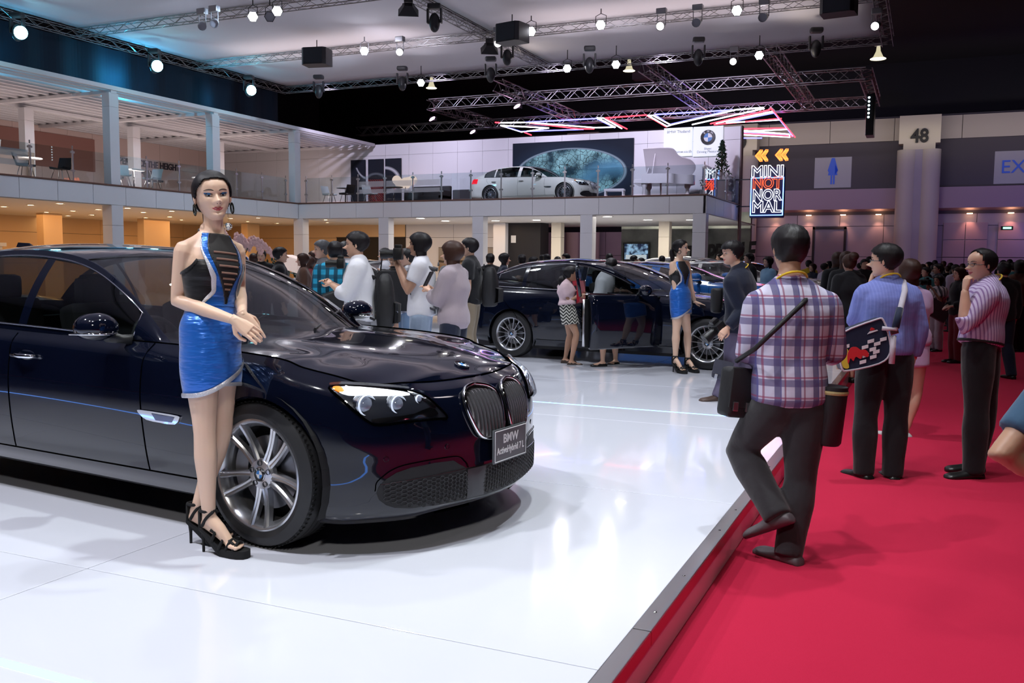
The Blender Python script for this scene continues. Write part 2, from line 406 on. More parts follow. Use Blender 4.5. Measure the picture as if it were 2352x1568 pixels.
# lettering on the left wall
m4 = Matrix.Translation((XW + .03, 31.3, 5.60)) @ Matrix.Rotation(pi / 2, 4, 'Z') @ Matrix.Rotation(pi / 2, 4, 'X')
o = text_mesh('wall_lettering', 'EXPERIENCE THE HEIGHT', .40, mat('letter_dark', (.05, .03, .04), .5), None, .01, 'CENTER', m4, sx=.86, bold=.008); tag(o, 'dark capital lettering on the pink wall behind the pergola', 'lettering')
o = text_mesh('wall_lettering', 'OF LUXURY AND LIFESTYLE', .24, mat('letter_dark'), None, .01, 'CENTER', m4 @ Matrix.Translation((-.8, -.36, 0)), sx=.8); tag(o, 'smaller second line of lettering under the capitals on the pink wall', 'lettering')
# lower left room: warm wall, panels, partitions
M_OR = mat('warm_wall', (.82, .56, .32), .5)
lwl = struct('wall_lower_left', MB().bb((XW - .05, -2, 0), (XW + .0, YW, ZF)), M_GAP)
pieces(lwl, 'wall_panel', (XW + .03, 0, 0), (0, 1, 0), (0, 0, 1), rng(0, YW, 2.44), [0, 1.2, 2.4, ZF], .02, M_OR, gap=.012)
lbk = struct('wall_lower_back', MB().bb((XW, YW + .03, 0), (-16.0, YW + .2, ZF)), M_GAP)
pieces(lbk, 'wall_panel', (0, YW, 0), (1, 0, 0), (0, 0, 1), [XW, -29.6, -27.4, -25.0], [0, 2.44, ZF], .02, M_OR, gap=.012)
pieces(lbk, 'wall_panel', (0, YW, 0), (1, 0, 0), (0, 0, 1), [-21.3, -18.9, -16.0], [0, 2.44, ZF], .02, M_WHITE, gap=.012)
M_DOORK = mat('dark_door', (.012, .010, .012), .5)
struct('door_1', MB().bb((-25.0, YW + .01, 0), (-21.3, YW + .02, 2.45)).bb((-25, YW - .03, 2.45), (-21.3, YW + .02, ZF)), M_DOORK)
pieces(lbk, 'wall_panel', (0, YW - .04, 0), (1, 0, 0), (0, 0, 1), [-25.0, -21.3], [2.47, ZF], .02, M_OR, gap=.012)
dbx = struct('wall_dark_cabinet', MB().bb((-16.0, YW - .6, 0), (-14.55, YW + .3, ZF - .03)), mat('dark_door'))
o = MB().cbox((-15.75, YW - .62, 2.35), (.22, .02, .3), .003).build('notice', mat('paper_white', (.8, .8, .8), .6)); tag(o, 'small white notice high on the dark doorway panel', 'notice')
struct('wall_return', MB().bb((-16.55, YW - .9, 0), (-16.0, YW, ZF - .03)), M_WHITE)
# partition slabs under the left balcony
for i, (x, y, w) in enumerate(((-29.5, 17.5, 1.2), (-29.5, 23.6, .8), (-29.2, 28.0, 1.4), (-28.0, 32.8, .8))):
    struct('wall_partition.%03d' % i, MB().bb((x, y, 0), (x + .35, y + w, ZF - .03)), M_OR)
# drapes and hall shell
def wall_hall():
    m, nt, N, L, p = _new('hall_panel')
    x, y, z, oc = xyz(nt); n = nd(nt, 'ShaderNodeTexNoise'); n.inputs['Scale'].default_value = .8; L.new(oc, n.inputs['Vector'])
    L.new(mixc(nt, n.outputs['Fac'], (.30, .27, .30), (.42, .38, .40)), p.inputs['Base Color']); p.inputs['Roughness'].default_value = .5
    return m
M_HALL = wall_hall(); M_HALLC = mat('hall_cream', (.55, .50, .42), .6)
YH = 60.
hb = struct('wall_hall_back', MB().bb((-60, YH + .05, CZ), (30, YH + .6, 10.2)), M_GAP)
UX = rng(-60, 30, 2.5)
skipf = lambda u, v: (-9.8 < u < -2.1 and 6.1 < v < 8.0) or (1.0 < u < 12 and 6.1 < v < 8.0)
pieces(hb, 'wall_panel', (0, YH, 0), (1, 0, 0), (0, 0, 1), [x for x in UX if -42 <= x <= 16], [CZ, 1.9, 3.75, 4.45], .04, M_HALL, gap=.03)
hx = [-42, -36, -31, -26, -21, -16, -12.5, -9.35, -6.65, -4.35, -2.35, -.6, 1.3, 3.2, 6.5, 10, 14]
pieces(hb, 'wall_panel', (0, YH + .9, 0), (1, 0, 0), (0, 0, 1), hx, [5.9, 6.3, 8.2, 8.9], .04, M_HALL, gap=.03, skip=skipf)
pieces(hb, 'wall_panel', (0, YH - .1, 0), (1, 0, 0), (0, 0, 1), rng(-42, 16, 3.6), [8.75, 10.1], .05, M_HALLC, gap=.03)
# slanted sill band between the two storeys
sb = MB().loft([[V((x, YH - .55, 4.75)), V((x, YH + .9, 4.45)), V((x, YH + .9, 5.9)), V((x, YH - .55, 5.95))] for x in (-44, 16)])
struct('trim_3', sb, mat('hall_band', (.40, .30, .34), .6))
def louvre(x0, x1, lb):
    t = thing('louvre', lb, 'vent', ((x0 + x1) / 2, YH + .6, 6.3), 0, 'louvres')
    w = x1 - x0; n = 11
    MB().bb((-w / 2, .25, 0), (w / 2, .3, 1.75)).build('backing', M_BLK, t)
    f = MB(); f.bb((-w / 2 - .08, -.05, -.08), (-w / 2, .3, 1.83)).bb((w / 2, -.05, -.08), (w / 2 + .08, .3, 1.83)).bb((-w / 2, -.05, 1.75), (w / 2, .3, 1.83)).bb((-w / 2, -.05, -.08), (w / 2, .3, 0)); f.build('frame', M_HALL, t)
    for k in range(n):
        MB().box((0, .1, .09 + k * .157), (w, .14, .035), M=Matrix.Rotation(radians(-28), 3, 'X')).build('slat', mat('louvre_slat', (.42, .30, .24), .45), t)
louvre(-9.4, -6.75, 'slatted wall louvre left of the ladies sign'); louvre(-4.3, -2.3, 'slatted wall louvre right of the ladies sign'); louvre(1.25, 3.25, 'slatted wall louvre left of the EXIT panel')
def figure_poly():
    return [(-.07, .95), (-.24, .30), (-.17, .27), (-.10, .62), (-.22, .05), (-.10, .05), (-.10, -.42), (-.02, -.42), (-.02, .05), (.02, .05), (.02, -.42), (.10, -.42), (.10, .05), (.22, .05), (.10, .62), (.17, .27), (.24, .30), (.07, .95)]
M_SIGN = mat('sign_box', (.34, .33, .36), .5, emit=(.5, .45, .6), es=.05)
sg = thing('ladies_sign', 'pale square wall sign with blue woman pictogram', 'sign', (-5.52, YH + .2, 6.3))
MB().cbox((0, 0, .72), (2.15, .35, 1.85), .02).build('sign_box', M_SIGN, sg)
M_BLU = mat('sign_blue', (.03, .08, .42), .5, emit=(.03, .08, .5), es=.25)
MB().prism([(x * 1.25, z * 1.15 + .50) for x, z in figure_poly()], -.03, Matrix.Translation((0, -.176, 0))).ell((0, -.19, 1.42), (.13, .02, .13), 16, 8).build('pictogram', M_BLU, sg)
sg = thing('exit_sign', 'pale wall panel with large blue EXIT letters', 'sign', (4.6, YH + .2, 6.3))
MB().cbox((0, 0, .72), (2.7, .35, 1.85), .02).build('sign_box', M_SIGN, sg)
text_mesh('lettering', 'EXIT', 1.05, M_BLU, sg, .02, 'CENTER', Matrix.Translation((0.05, -.20, .72)) @ Matrix.Rotation(pi / 2, 4, 'X'))
def pillar(x, num, lb):
    t = thing('hall_pillar', lb, 'pillar', (x, YH - 1.0, CZ), 0, 'hall pillars')
    for dx in (-.62, .62): MB().lathe([(.0, 0), (.55, 0), (.55, 8.25), (0, 8.25)], (dx, 0, 0), 20).build('shaft', M_HALLC, t, 40)
    MB().bb((-.3, -.35, 0), (.3, .4, 8.25)).build('recess', M_HALL, t)
    MB().bb((-.85, -.35, 8.25), (.85, .7, 8.6)).build('cap', M_HALLC, t)
    MB().bb((-1.1, -.30, 8.6), (1.1, .7, 10.2)).build('cap', M_HALLC, t)
    text_mesh('number', num, 1.05, M_BLK, t, .04, 'CENTER', Matrix.Translation((0, -.36, 8.98)) @ Matrix.Rotation(pi / 2, 4, 'X'), bold=.03, sx=.9)
    return t
pillar(-.72, '48', 'twin round hall pillar numbered 48 right of the ladies sign'); pillar(-11.0, '49', 'twin round hall pillar numbered 49 behind the neon sign')
pillar(-21.3, '50', 'twin round hall pillar seen between columns under the far balcony')
for i, x in enumerate((-9.4, -7.4, -5.4, -3.4, -1.6 + 3.1, 3.6)):
    for z, y_ in ((8.55, YH + .45), (4.42, YH - .35)):
        o = MB().cbox((x + .6, y_, z), (.3, .12, .04), .01).build('hall_downlight', emis('warm_lamp', (1, .55, .28), 22.)); tag(o, 'small warm downlight in the hall wall soffit', 'light', 'hall wall downlights')
    l = spot('wash', (x + .6, YH + .35 - .1, 8.5), (x + .6, YH + .9, 6.2), 55, (1, .50, .28), 75, .8, .05)
    l = spot('wash', (x + .6, YH - .4, 4.35), (x + .6, YH + .1, 2.0), 55, (1, .42, .28), 80, .8, .05)
dr = thing('hall_door', 'tall recessed grey door below the ladies sign', 'door', (-5.58, YH - .05, CZ))
MB().bb((-.85, -.04, 0), (.85, .02, 3.75)).build('door_leaf', mat('door_grey', (.22, .20, .23), .5), dr)
MB().bb((-.98, -.08, 0), (-.85, .04, 3.9)).bb((.85, -.08, 0), (.98, .04, 3.9)).bb((-.98, -.08, 3.75), (.98, .04, 3.9)).build('door_frame', M_BLK, dr)
for i, (x0, x1) in enumerate(((.75, 3.1), (3.6, 6.5))):
    r = thing('shutter_door', 'wide glazed hall gate, ' + ('left' if i == 0 else 'right') + ' one by the right frame edge', 'door', (0, YH - .06, CZ))
    for a in range(2):
        for b in range(4):
            w = (x1 - x0) / 2; MB().cbox((x0 + w * (a + .5), 0, .55 + b * 1.02), (w - .04, .04, .98), .01).build('door_panel', mat('gate_panel', (.40, .30, .33), .25), r)
ex = thing('exit_lamp', 'small green lit exit lamp with arrow over the hall gate', 'sign', (4.0, YH - .9, 3.55))
MB().cbox((0, 0, 0), (.62, .08, .22), .01).build('housing', M_BLK, ex); MB().bb((-.2, -.045, -.05), (.22, -.041, .06)).build('lit_face', emis('exit_green', (.25, 1, .45), 3), ex)
struct('ceiling', MB().bb((-60, -8, 13.6), (30, 62, 13.8)), mat('hall_ceiling', (.012, .012, .014), .8))
hb2 = MB()
struct('wall_upper_dark', MB().bb((-60, YH + 1.5, 9.6), (30, YH + 1.6, 13.7)).bb((-60.2, -8, CZ), (-60, 62, 13.7)), mat('hall_ceiling'))
struct('wall_right', MB().bb((29.8, -8, CZ), (30, 62, 13.7)).bb((-60, -8.2, CZ), (30, -8, 13.7)), mat('hall_dark_side', (.06, .055, .06), .8))
struct('wall_drape', MB().bb((-33.5, -4, 6.9), (-33.3, 46, 11.5)).bb((-33.5, 46, 3), (-14, 46.2, 8.0)), mat('drape', (.006, .007, .012), .9))
# olive strip of hall wall seen over the white wall comes from wall_hall_back itself
# ---- white canopy over the stand
def canopy_mat():
    m, nt, N, L, p = _new('canopy_fabric')
    p.inputs['Base Color'].default_value = (.74, .71, .78, 1); p.inputs['Roughness'].default_value = .9
    return m
M_CAN = canopy_mat()
TY = [29.8, 24.95, 20.1, 15.25, 10.4, 5.55, .7, -4.1]
for i, (xa, xb) in enumerate(((-23.1, -12.15), (-12.0, -1.45))):
    mb = MB(); nx, ny = 16, 40; vs = []; fs = []
    for a in range(nx + 1):
        for b in range(ny + 1):
            u = a / nx; y = lerp(TY[-1], TY[0], b / ny); q = ((y - .7) / 4.85) % 1.0
            vs.append((lerp(xa, xb, u), y, 8.16 - .05 * sin(pi * u) * abs(sin(pi * q))))
    for a in range(nx):
        for b in range(ny): fs.append((a * (ny + 1) + b, (a + 1) * (ny + 1) + b, (a + 1) * (ny + 1) + b + 1, a * (ny + 1) + b + 1))
    mb.add(vs, fs); o = mb.build('canopy_cloth', M_CAN, None, 180); o['kind'] = 'thing'
    md = o.modifiers.new('s', 'SOLIDIFY'); md.thickness = .01
    tag(o, ('left', 'right')[i] + ' half of the white fabric canopy stretched above the stand', 'canopy')
M_TRU = mat('truss_grey', (.30, .29, .30), .4, metal=1.)
def truss(a, b, label, s=.21, m=M_TRU, r=.014, bay=.36, grp=None, sides=4):
    a = V(a); b = V(b); L_ = (b - a).length; t = thing('truss', label, 'truss', a, 0, grp)
    d = (b - a).normalized(); w = d.cross(V((0, 0, 1))).normalized(); up = V((0, 0, 1))
    cs = [w * sx * s / 2 + up * sz * s / 2 for sx, sz in ((-1, -1), (1, -1), (1, 1), (-1, 1))]
    for c in cs: MB().rod(c, c + d * L_, r, 6).build('chord', m, t)
    mb = MB(); n = int(L_ / bay)
    for k in range(4):
        c0, c1 = cs[k], cs[(k + 1) % 4]
        for i in range(n):
            p, q = (c0, c1) if i % 2 else (c1, c0)
            mb.rod(p + d * (i * bay), q + d * ((i + 1) * bay), r * .6, 4)
    tag(mb.build('lattice', m, t), kind='stuff'); return t
zt = 8.0
truss((-23.2, -4, zt), (-23.2, 30, zt), 'long truss along the left edge of the white canopy')
truss((-12.08, -4, zt), (-12.08, 30, zt), 'long truss down the middle of the white canopy')
truss((-1.35, -4, zt), (-1.35, 30, zt), 'long truss along the right edge of the white canopy', s=.30)
for y, l in zip(TY[:6], ('far edge of the white canopy', 'second cross truss of the canopy carrying most lamps', 'third cross truss of the canopy seen at the upper left', 'fourth', 'fifth', 'sixth')):
    if y > 15: truss((-23.2, y, zt), (-1.35, y, zt), 'cross truss at the ' + l)
# ---- far truss frame over the neighbouring stand
ZM = 8.5
M_DT = mat('truss_dim', (.50, .48, .50), .4, metal=1.)
F1 = onz(990, 240, ZM); F2 = onz(1988, 168, ZM); yb1 = 43.7
for (a, b, l) in (((F1.x, F1.y, ZM), (F2.x, F1.y, ZM), 'front truss of the frame over the neon structure'), ((onz(820, 302, ZM).x, yb1, ZM), (F2.x, yb1, ZM), 'rear truss of the frame over the neon structure'),
                  ((F2.x, F1.y, ZM), (F2.x, yb1, ZM), 'right side truss of the far frame'), ((F1.x, F1.y, ZM), (F1.x, yb1, ZM), 'left side truss of the far frame'),
                  ((-16.1, 34.3, ZM), (-16.1, 43.5, ZM), 'short truss crossing the far frame left of centre'), ((-9.6, 32.8, ZM), (-9.6, 43.5, ZM), 'short truss crossing the far frame near its centre'), ((-5.1, 32.0, ZM), (-5.1, 43.5, ZM), 'short truss crossing the far frame right of centre')):
    truss(a, b, l, s=.42, m=M_DT, r=.028, bay=.45)
# neon tube structure
nn = thing('neon_structure', 'hanging triangular structure of red, white and blue neon tubes', 'light', (-14, 44, 8))
RED, BLU_, WHT = emis('neon_red', (1, .03, .05), 6), emis('neon_blue', (.10, .10, 1), 7), emis('neon_white', (.9, .85, 1), 5)
def nz(x, y, z=7.9): return onz(x, y, z)
NEON = [(RED, [(1137, 281), (1150, 282)]), (WHT, [(1145, 282), (1210, 281), (1365, 293), (1413, 292), (1372, 270)]), (BLU_, [(1205, 281), (1370, 272), (1412, 293)]), (WHT, [(1372, 271), (1386, 271), (1428, 295)]),
        (RED, [(1390, 271), (1484, 264), (1530, 291)]), (RED, [(1390, 271), (1440, 296)]), (WHT, [(1150, 288), (1260, 294), (1198, 303), (1150, 288)]), (BLU_, [(1160, 291), (1196, 302), (1340, 297)]), (RED, [(1215, 282), (1330, 296), (1365, 296)]),
        (RED, [(1205, 304), (1220, 310)]), (WHT, [(1488, 265), (1500, 265), (1541, 287), (1532, 290), (1488, 265)]), (BLU_, [(1504, 263), (1676, 253)]), (BLU_, [(1504, 264), (1538, 286), (1682, 252)]), (WHT, [(1540, 287), (1690, 252), (1754, 247)]),
        (WHT, [(1590, 286), (1755, 249)]), (RED, [(1632, 284), (1768, 252)]), (WHT, [(1645, 283), (1775, 256)]), (BLU_, [(1670, 281), (1778, 259)]), (RED, [(1770, 248), (1826, 315)]), (BLU_, [(1776, 256), (1821, 312)]),
        (WHT, [(1668, 282), (1792, 275)]), (RED, [(1640, 286), (1795, 272)]), (WHT, [(1700, 302), (1808, 297)]), (BLU_, [(1700, 303), (1818, 309)]), (RED, [(1700, 306), (1820, 313)]), (WHT, [(1700, 299), (1812, 308), (1815, 315), (1700, 309)]), (BLU_, [(1700, 317), (1750, 317)]), (RED, [(1700, 296), (1806, 294)])]
for m_, pl in NEON: MB().tube([nz(*p) - V((-14, 44, 8)) for p in pl], .030, 6).build('neon_tube', m_, nn)
# black hanging banner at far right of the frame
bn = thing('hanging_box_sign', 'narrow black hanging box sign with a row of lamps', 'sign', (F2.x + .25, F1.y - .3, 6.9))
MB().cbox((0, 0, 0), (.28, .9, 1.5), .02).build('box', M_BLKG, bn)
for k in range(6): MB().ell((-.05, -.47, .6 - k * .14), (.04, .03, .04), 8, 6).build('lamp', emis('cool_dot', (.7, .9, 1), 4), bn)
# ================================================================== UPPER DECK
def emblem(parent, M, r, th=.01, letters=True):
    """round badge: black ring with letters, blue and white quarters, silver rims; faces local +Z"""
    e = bpy.data.objects.new('emblem', None); COL.objects.link(e); e.parent = parent; e.matrix_local = M
    MB().lathe([(r * .97, 0), (r, th * .3), (r, th * .8), (r * .95, th), (r * .93, th * .7)], n=32).build('rim', M_CHROME, e, 50)
    MB().lathe([(r * .60, th * .6), (r * .94, th * .6)], n=32).lathe([(r * .94, 0), (r * .94, th * .6)], n=32).build('ring', mat('badge_black', (.01, .01, .012), .2), e, 40)
    MB().lathe([(r * .56, th * .6), (r * .585, th * .9), (r * .61, th * .6)], n=32).build('rim', M_CHROME, e, 50)
    for k, m in enumerate((mat('badge_white', (.85, .87, .9), .25), mat('badge_blue', (.03, .22, .62), .25))):
        mb = MB()
        for q in (k, k + 2):
            vs = [(0, 0, th * .62)] + [(r * .57 * cos(pi / 2 * (q + i / 8)), r * .57 * sin(pi / 2 * (q + i / 8)), th * .62) for i in range(9)]
            mb.add(vs, [(0, i, i + 1) for i in range(1, 9)])
        mb.build('quarter', m, e)
    if letters:
        for ch, a in (('B', 40), ('M', 0), ('W', -40)):
            m4 = Matrix.Rotation(radians(a), 4, 'Z') @ Matrix.Translation((0, r * .77, th * .62))
            text_mesh('letter', ch, r * .42, mat('badge_white'), e, th * .05, 'CENTER', m4)
    return e
RX = Matrix.Rotation(pi / 2, 4, 'X')
M_LIT = mat('lit_sign_face', (.85, .88, .92), .4, emit=(.82, .92, 1), es=.32)
M_GREYT = mat('sign_grey_text', (.20, .22, .25), .6)
sg = thing('wall_sign', 'left lit white panel with small grey words BMW Thailand', 'sign', (-9.03, YW - .06, 5.55))
MB().cbox((0, 0, .54), (1.12, .10, 1.10), .01).build('sign_panel', M_LIT, sg)
text_mesh('lettering', 'BMW Thailand', .15, M_GREYT, sg, .004, 'LEFT', Matrix.Translation((-.44, -.056, .93)) @ RX)
text_mesh('lettering', 'www.bmw.co.th', .15, M_GREYT, sg, .004, 'LEFT', Matrix.Translation((-.44, -.056, .16)) @ RX)
sg = thing('wall_sign', 'right lit white panel with round emblem and slogan', 'sign', (-7.86, YW - .06, 5.53))
MB().cbox((0, 0, .54), (1.14, .10, 1.13), .01).build('sign_panel', M_LIT, sg)
emblem(sg, Matrix.Translation((0, -.055, .68)) @ RX, .285, .03)
text_mesh('lettering', 'Sheer\nDriving Pleasure', .125, M_GREYT, sg, .004, 'CENTER', Matrix.Translation((0, -.056, .20)) @ RX)
def swoop_mat(name, kind):
    m, nt, N, L, p = _new(name); x, y, z, oc = xyz(nt)
    def band(cx, cz, rx, rz, w, soft=.02):
        a = mth(nt, 'DIVIDE', mth(nt, 'SUBTRACT', x, cx), rx); b = mth(nt, 'DIVIDE', mth(nt, 'SUBTRACT', z, cz), rz)
        r = mth(nt, 'SQRT', mth(nt, 'ADD', mth(nt, 'MULTIPLY', a, a), mth(nt, 'MULTIPLY', b, b)))
        return mth(nt, 'SUBTRACT', 1.0, mth(nt, 'DIVIDE', mth(nt, 'ABSOLUTE', mth(nt, 'SUBTRACT', r, 1.0)), w), clamp=True), r
    base = (.012, .016, .028)
    if kind == 0: b_, r = band(.55, 1.45, .75, 1.1, .06); lo = mth(nt, 'LESS_THAN', z, .85); col = mixc(nt, mth(nt, 'MULTIPLY', b_, lo), base, (.55, .60, .66))
    elif kind == 1:
        b_, r = band(.0, .25, .5, .30, .25); col = mixc(nt, b_, base, (.15, .18, .2))
        s = stripe(nt, mth(nt, 'ADD', x, z), 9, .4); lo = mth(nt, 'LESS_THAN', z, .30); col = mixc(nt, mth(nt, 'MULTIPLY', s, lo), col, (.45, .02, .02))
    elif kind == 2: b_, r = band(-.45, .25, .75, .55, .16); col = mixc(nt, b_, base, (.72, .75, .80))
    elif kind == 3:
        b_, r = band(-.05, .95, 2.35, .98, .04); col = mixc(nt, mth(nt, 'MULTIPLY', mth(nt, 'SUBTRACT', 1.35, r, clamp=True), .55), (.004, .010, .024), (.03, .075, .14))
        ins = mth(nt, 'LESS_THAN', r, .97)
        vor = nd(nt, 'ShaderNodeTexVoronoi'); vor.feature = 'DISTANCE_TO_EDGE'; vor.inputs['Scale'].default_value = 5.5; L.new(oc, vor.inputs['Vector'])
        ed = mth(nt, 'LESS_THAN', vor.outputs['Distance'], .035)
        n = nd(nt, 'ShaderNodeTexNoise'); n.inputs['Scale'].default_value = 1.4; n.inputs['Detail'].default_value = 5; L.new(oc, n.inputs['Vector'])
        t = mth(nt, 'MULTIPLY', mth(nt, 'SUBTRACT', n.outputs['Fac'], .42, clamp=True), 5, clamp=True)
        gl = mixc(nt, t, (.01, .05, .07), (.30, .62, .60)); gl = mixc(nt, ed, gl, (.01, .02, .02))
        wing, r2 = band(1.9, -.35, 1.7, 1.5, .35); gl = mixc(nt, wing, gl, (.10, .30, .42))
        col = mixc(nt, ins, col, gl); col = mixc(nt, b_, col, (.30, .42, .46))
    L.new(col, p.inputs['Base Color']); p.inputs['Roughness'].default_value = .6; p.inputs['Specular IOR Level'].default_value = .2; return m
for i, (x0, x1) in enumerate(((-24.15, -23.37), (-23.22, -22.42), (-22.32, -21.5))):
    pp = thing('tall_poster', ('left dark poster showing a pale curved headlamp line', 'middle dark poster with red dashes at its foot', 'right dark poster with a white curved band')[i], 'poster', ((x0 + x1) / 2, YW, 4.75), 0, 'three tall posters')
    MB().cbox((0, -.05, .10), (x1 - x0, .05, 2.75 - .55), .008).build('print', swoop_mat('poster_print_%s' % 'abc'[i], i), pp)
    MB().bb((-(x1 - x0) / 2 + .1, -.03, -.9), ((x1 - x0) / 2 - .1, -.0, 1.1)).build('backing_frame', M_BLK, pp)
pp = thing('wide_poster', 'wide dark blue poster of a curved glass building behind the white saloon', 'poster', (-13.44, YW, 4.1))
MB().cbox((0, -.05, 1.12), (5.25, .06, 2.24), .008).build('print', swoop_mat('poster_print_wide', 3), pp)
MB().bb((-2.5, -.03, .1), (2.5, 0, 2.1)).build('backing_frame', M_BLK, pp)
# ---- glass balustrade
M_GLASS = glassy('railing_glass', (.90, .96, .97), tint=.05, gl=.02)
def frosted():
    if 'frost' in MATS: return MATS['frost']
    m, nt, N, L, p = _new('frost'); N.remove(p)
    tr = N.new('ShaderNodeBsdfTransparent'); d = N.new('ShaderNodeBsdfDiffuse'); d.inputs[0].default_value = (.75, .75, .8, 1)
    mx = N.new('ShaderNodeMixShader'); mx.inputs[0].default_value = .35; L.new(tr.outputs[0], mx.inputs[1]); L.new(d.outputs[0], mx.inputs[2]); L.new(mx.outputs[0], N['Material Output'].inputs[0]); MATS['frost'] = m; return m
def balustrade(a, b, n, label, frost=()):
    a = V(a); b = V(b); t = thing('glass_balustrade', label, 'railing', a, 0, 'glass balustrades'); d = (b - a); L_ = d.length; u = d / L_; ang = atan2(u.y, u.x); R = Matrix.Rotation(ang, 3, 'Z')
    post = None; pane = None; w = L_ / n
    for i in range(n + 1):
        if post is None:
            mb = MB(); mb.cbox((0, 0, .46), (.045, .045, .92), .004); mb.cbox((0, 0, 1.0), (.03, .03, .10), .004); post = mb.build('post', M_STEEL, t)
            cl = MB()
            for z in (.32, .86): cl.cbox((0, -.0, z), (.14, .05, .06), .006)
            c = cl.build('clamp', M_STEEL, post); o = post
        else:
            o = post.copy(); COL.objects.link(o); o.parent = t; c2 = c.copy(); COL.objects.link(c2); c2.parent = o
        o.location = u * (w * i); o.rotation_euler = (0, 0, ang)
        if i < n:
            if pane is None: q = pane = MB().cbox((w / 2, 0, .50), (w - .07, .012, .92), .002).build('pane', M_GLASS, t)
            else: q = pane.copy(); COL.objects.link(q); q.parent = t
            q.location = u * (w * i); q.rotation_euler = (0, 0, ang)
            if i in frost:
                f = MB().bb((.06, -.010, .30), (w - .06, -.008, .46)).bb((.06, -.010, .55), (w - .06, -.008, .76)).build('frosted_band', frosted(), q)
    return t
balustrade((XL + .30, YB + .12, ZD + .02), (XR - .12, YB + .12, ZD + .02), 13, 'glass balustrade along the right upper deck in front of the white saloon', (2, 3, 4))
balustrade((XL - .38, 29.9, ZD + .02), (XL - .38, 8.5, ZD + .02), 15, 'glass balustrade along the left upper deck in front of the cafe seats', (8, 9, 10, 11, 12))
balustrade((XR - .12, YB + .15, ZD + .02), (XR - .12, YW - .2, ZD + .02), 3, 'short glass balustrade at the right end of the upper deck')
# ---- furniture on the upper deck
def cafe_chair(loc, rz, lb, col):
    t = thing('cafe_chair', lb, 'chair', loc, rz, 'cafe chairs on the upper deck')
    m = mat('shell_' + col, {'black': (.02, .02, .025), 'white': (.75, .75, .75)}[col], .4)
    MB().loft([[V((x, y, .45 + .03 * abs(x) * 3 + z)) for x, z in ((-.22, .02), (-.2, -.01), (0, -.02), (.2, -.01), (.22, .02))] + [V((x, y, .42 + z)) for x, z in ((.2, 0), (-.2, 0))] for y in (-.22, 0, .2)]).build('seat', m, t, 40)
    MB().loft([[V((x, .20 + .06 * k - .10 * abs(x), .46 + .17 * k)) for x in (-.21, -.1, 0, .1, .21)] + [V((x, .225 + .06 * k - .10 * abs(x), .46 + .17 * k)) for x in (.21, .1, 0, -.1, -.21)] for k in range(3)]).build('backrest', m, t, 40)
    for sx in (-1, 1):
        for sy in (-1, 1): MB().rod((sx * .12, sy * .12, .43), (sx * .21, sy * .21, 0), .012, 6).build('leg', M_CHROME, t)
    return t
def bistro(loc, lb):
    t = thing('bistro_table', lb, 'table', loc, 0, 'bistro tables on the upper deck')
    MB().lathe([(0, .74), (.36, .74), (.37, .725), (.35, .71), (0, .71)], n=24).build('tabletop', mat('shell_white', (.75, .75, .75), .4), t, 40)
    MB().rod((0, 0, .02), (0, 0, .71), .03).build('pedestal', M_CHROME, t); MB().lathe([(0, .03), (.22, .012), (.24, 0), (0, 0)], n=20).build('base', M_CHROME, t, 40)
z0 = ZD - .02
K = 0
cols = ['black', 'black', 'white', 'black', 'white', 'black', 'white', 'black', 'white']
for i, (x, y, r) in enumerate(((-23.9, 20.0, .3), (-24.0, 18.9, 2.2), (-23.8, 22.3, 1.0), (-24.8, 22.9, 2.6), (-23.9, 23.6, .1), (-24.6, 24.4, 2.9), (-22.4, 31.6, 1.4), (-21.5, 31.5, 4.4), (-20.5, 31.7, 1.2))):
    cafe_chair((x, y, z0), r, cols[i] + ' shell cafe chair ' + ('near the bar counter', 'beside the far left bar end', 'left of the pergola post', 'behind the left pergola post', 'right of the left pergola post', 'left of the hostess head', 'closest to the inner corner of the right deck', 'on the right deck facing the low table', 'below the left tall poster')[i], cols[i])
for i, (x, y) in enumerate(((-24.6, 19.5), (-24.4, 23.3), (-24.3, 26.4), (-21.9, 32.0), (-19.7, 32.2))):
    bistro((x, y, z0), 'round white bistro table ' + ('by the bar counter', 'among the chairs left of the hostess', 'right of the hostess head', 'at the inner corner of the right deck', 'under the tall posters')[i])
M_SOFA = mat('sofa_grey', (.06, .055, .06), .8)
def sofa(x, y, w, rz, lb):
    t = thing('sofa', lb, 'sofa', (x, y, z0), rz, 'dark sofas on the right deck')
    MB().cbox((0, 0, .22), (w, .85, .30), .03).build('seat_base', M_SOFA, t)
    for i in range(2): MB().cbox(((i - .5) * w / 2, -.05, .42), (w / 2 - .03, .7, .14), .04).build('cushion', M_SOFA, t)
    MB().cbox((0, .36, .48), (w, .18, .55), .05).build('backrest', M_SOFA, t)
    for s in (-1, 1): MB().cbox((s * (w / 2 - .09), 0, .38), (.18, .85, .36), .04).build('armrest', M_SOFA, t)
sofa(-18.2, 32.3, 1.7, 0, 'dark grey sofa left of the low table on the right deck'); sofa(-17.3, 34.9, 1.9, pi, 'dark grey sofa just behind the tail of the white saloon')
t = thing('paper_lamp', 'cluster of round lit paper lamps on a stand below the right tall poster', 'lamp', (-20.6, 34.6, z0))
MB().rod((0, 0, 0), (0, 0, .95), .02).build('pole', M_CHROME, t)
for k in range(7): MB().ell((.42 * cos(k * .9) * (k > 0), .2 * sin(k * .9), 1.15 + .1 * sin(k * 2.1)), .20, 12, 8).build('shade', emis('paper_glow', (1, .72, .62), .9), t, 180)
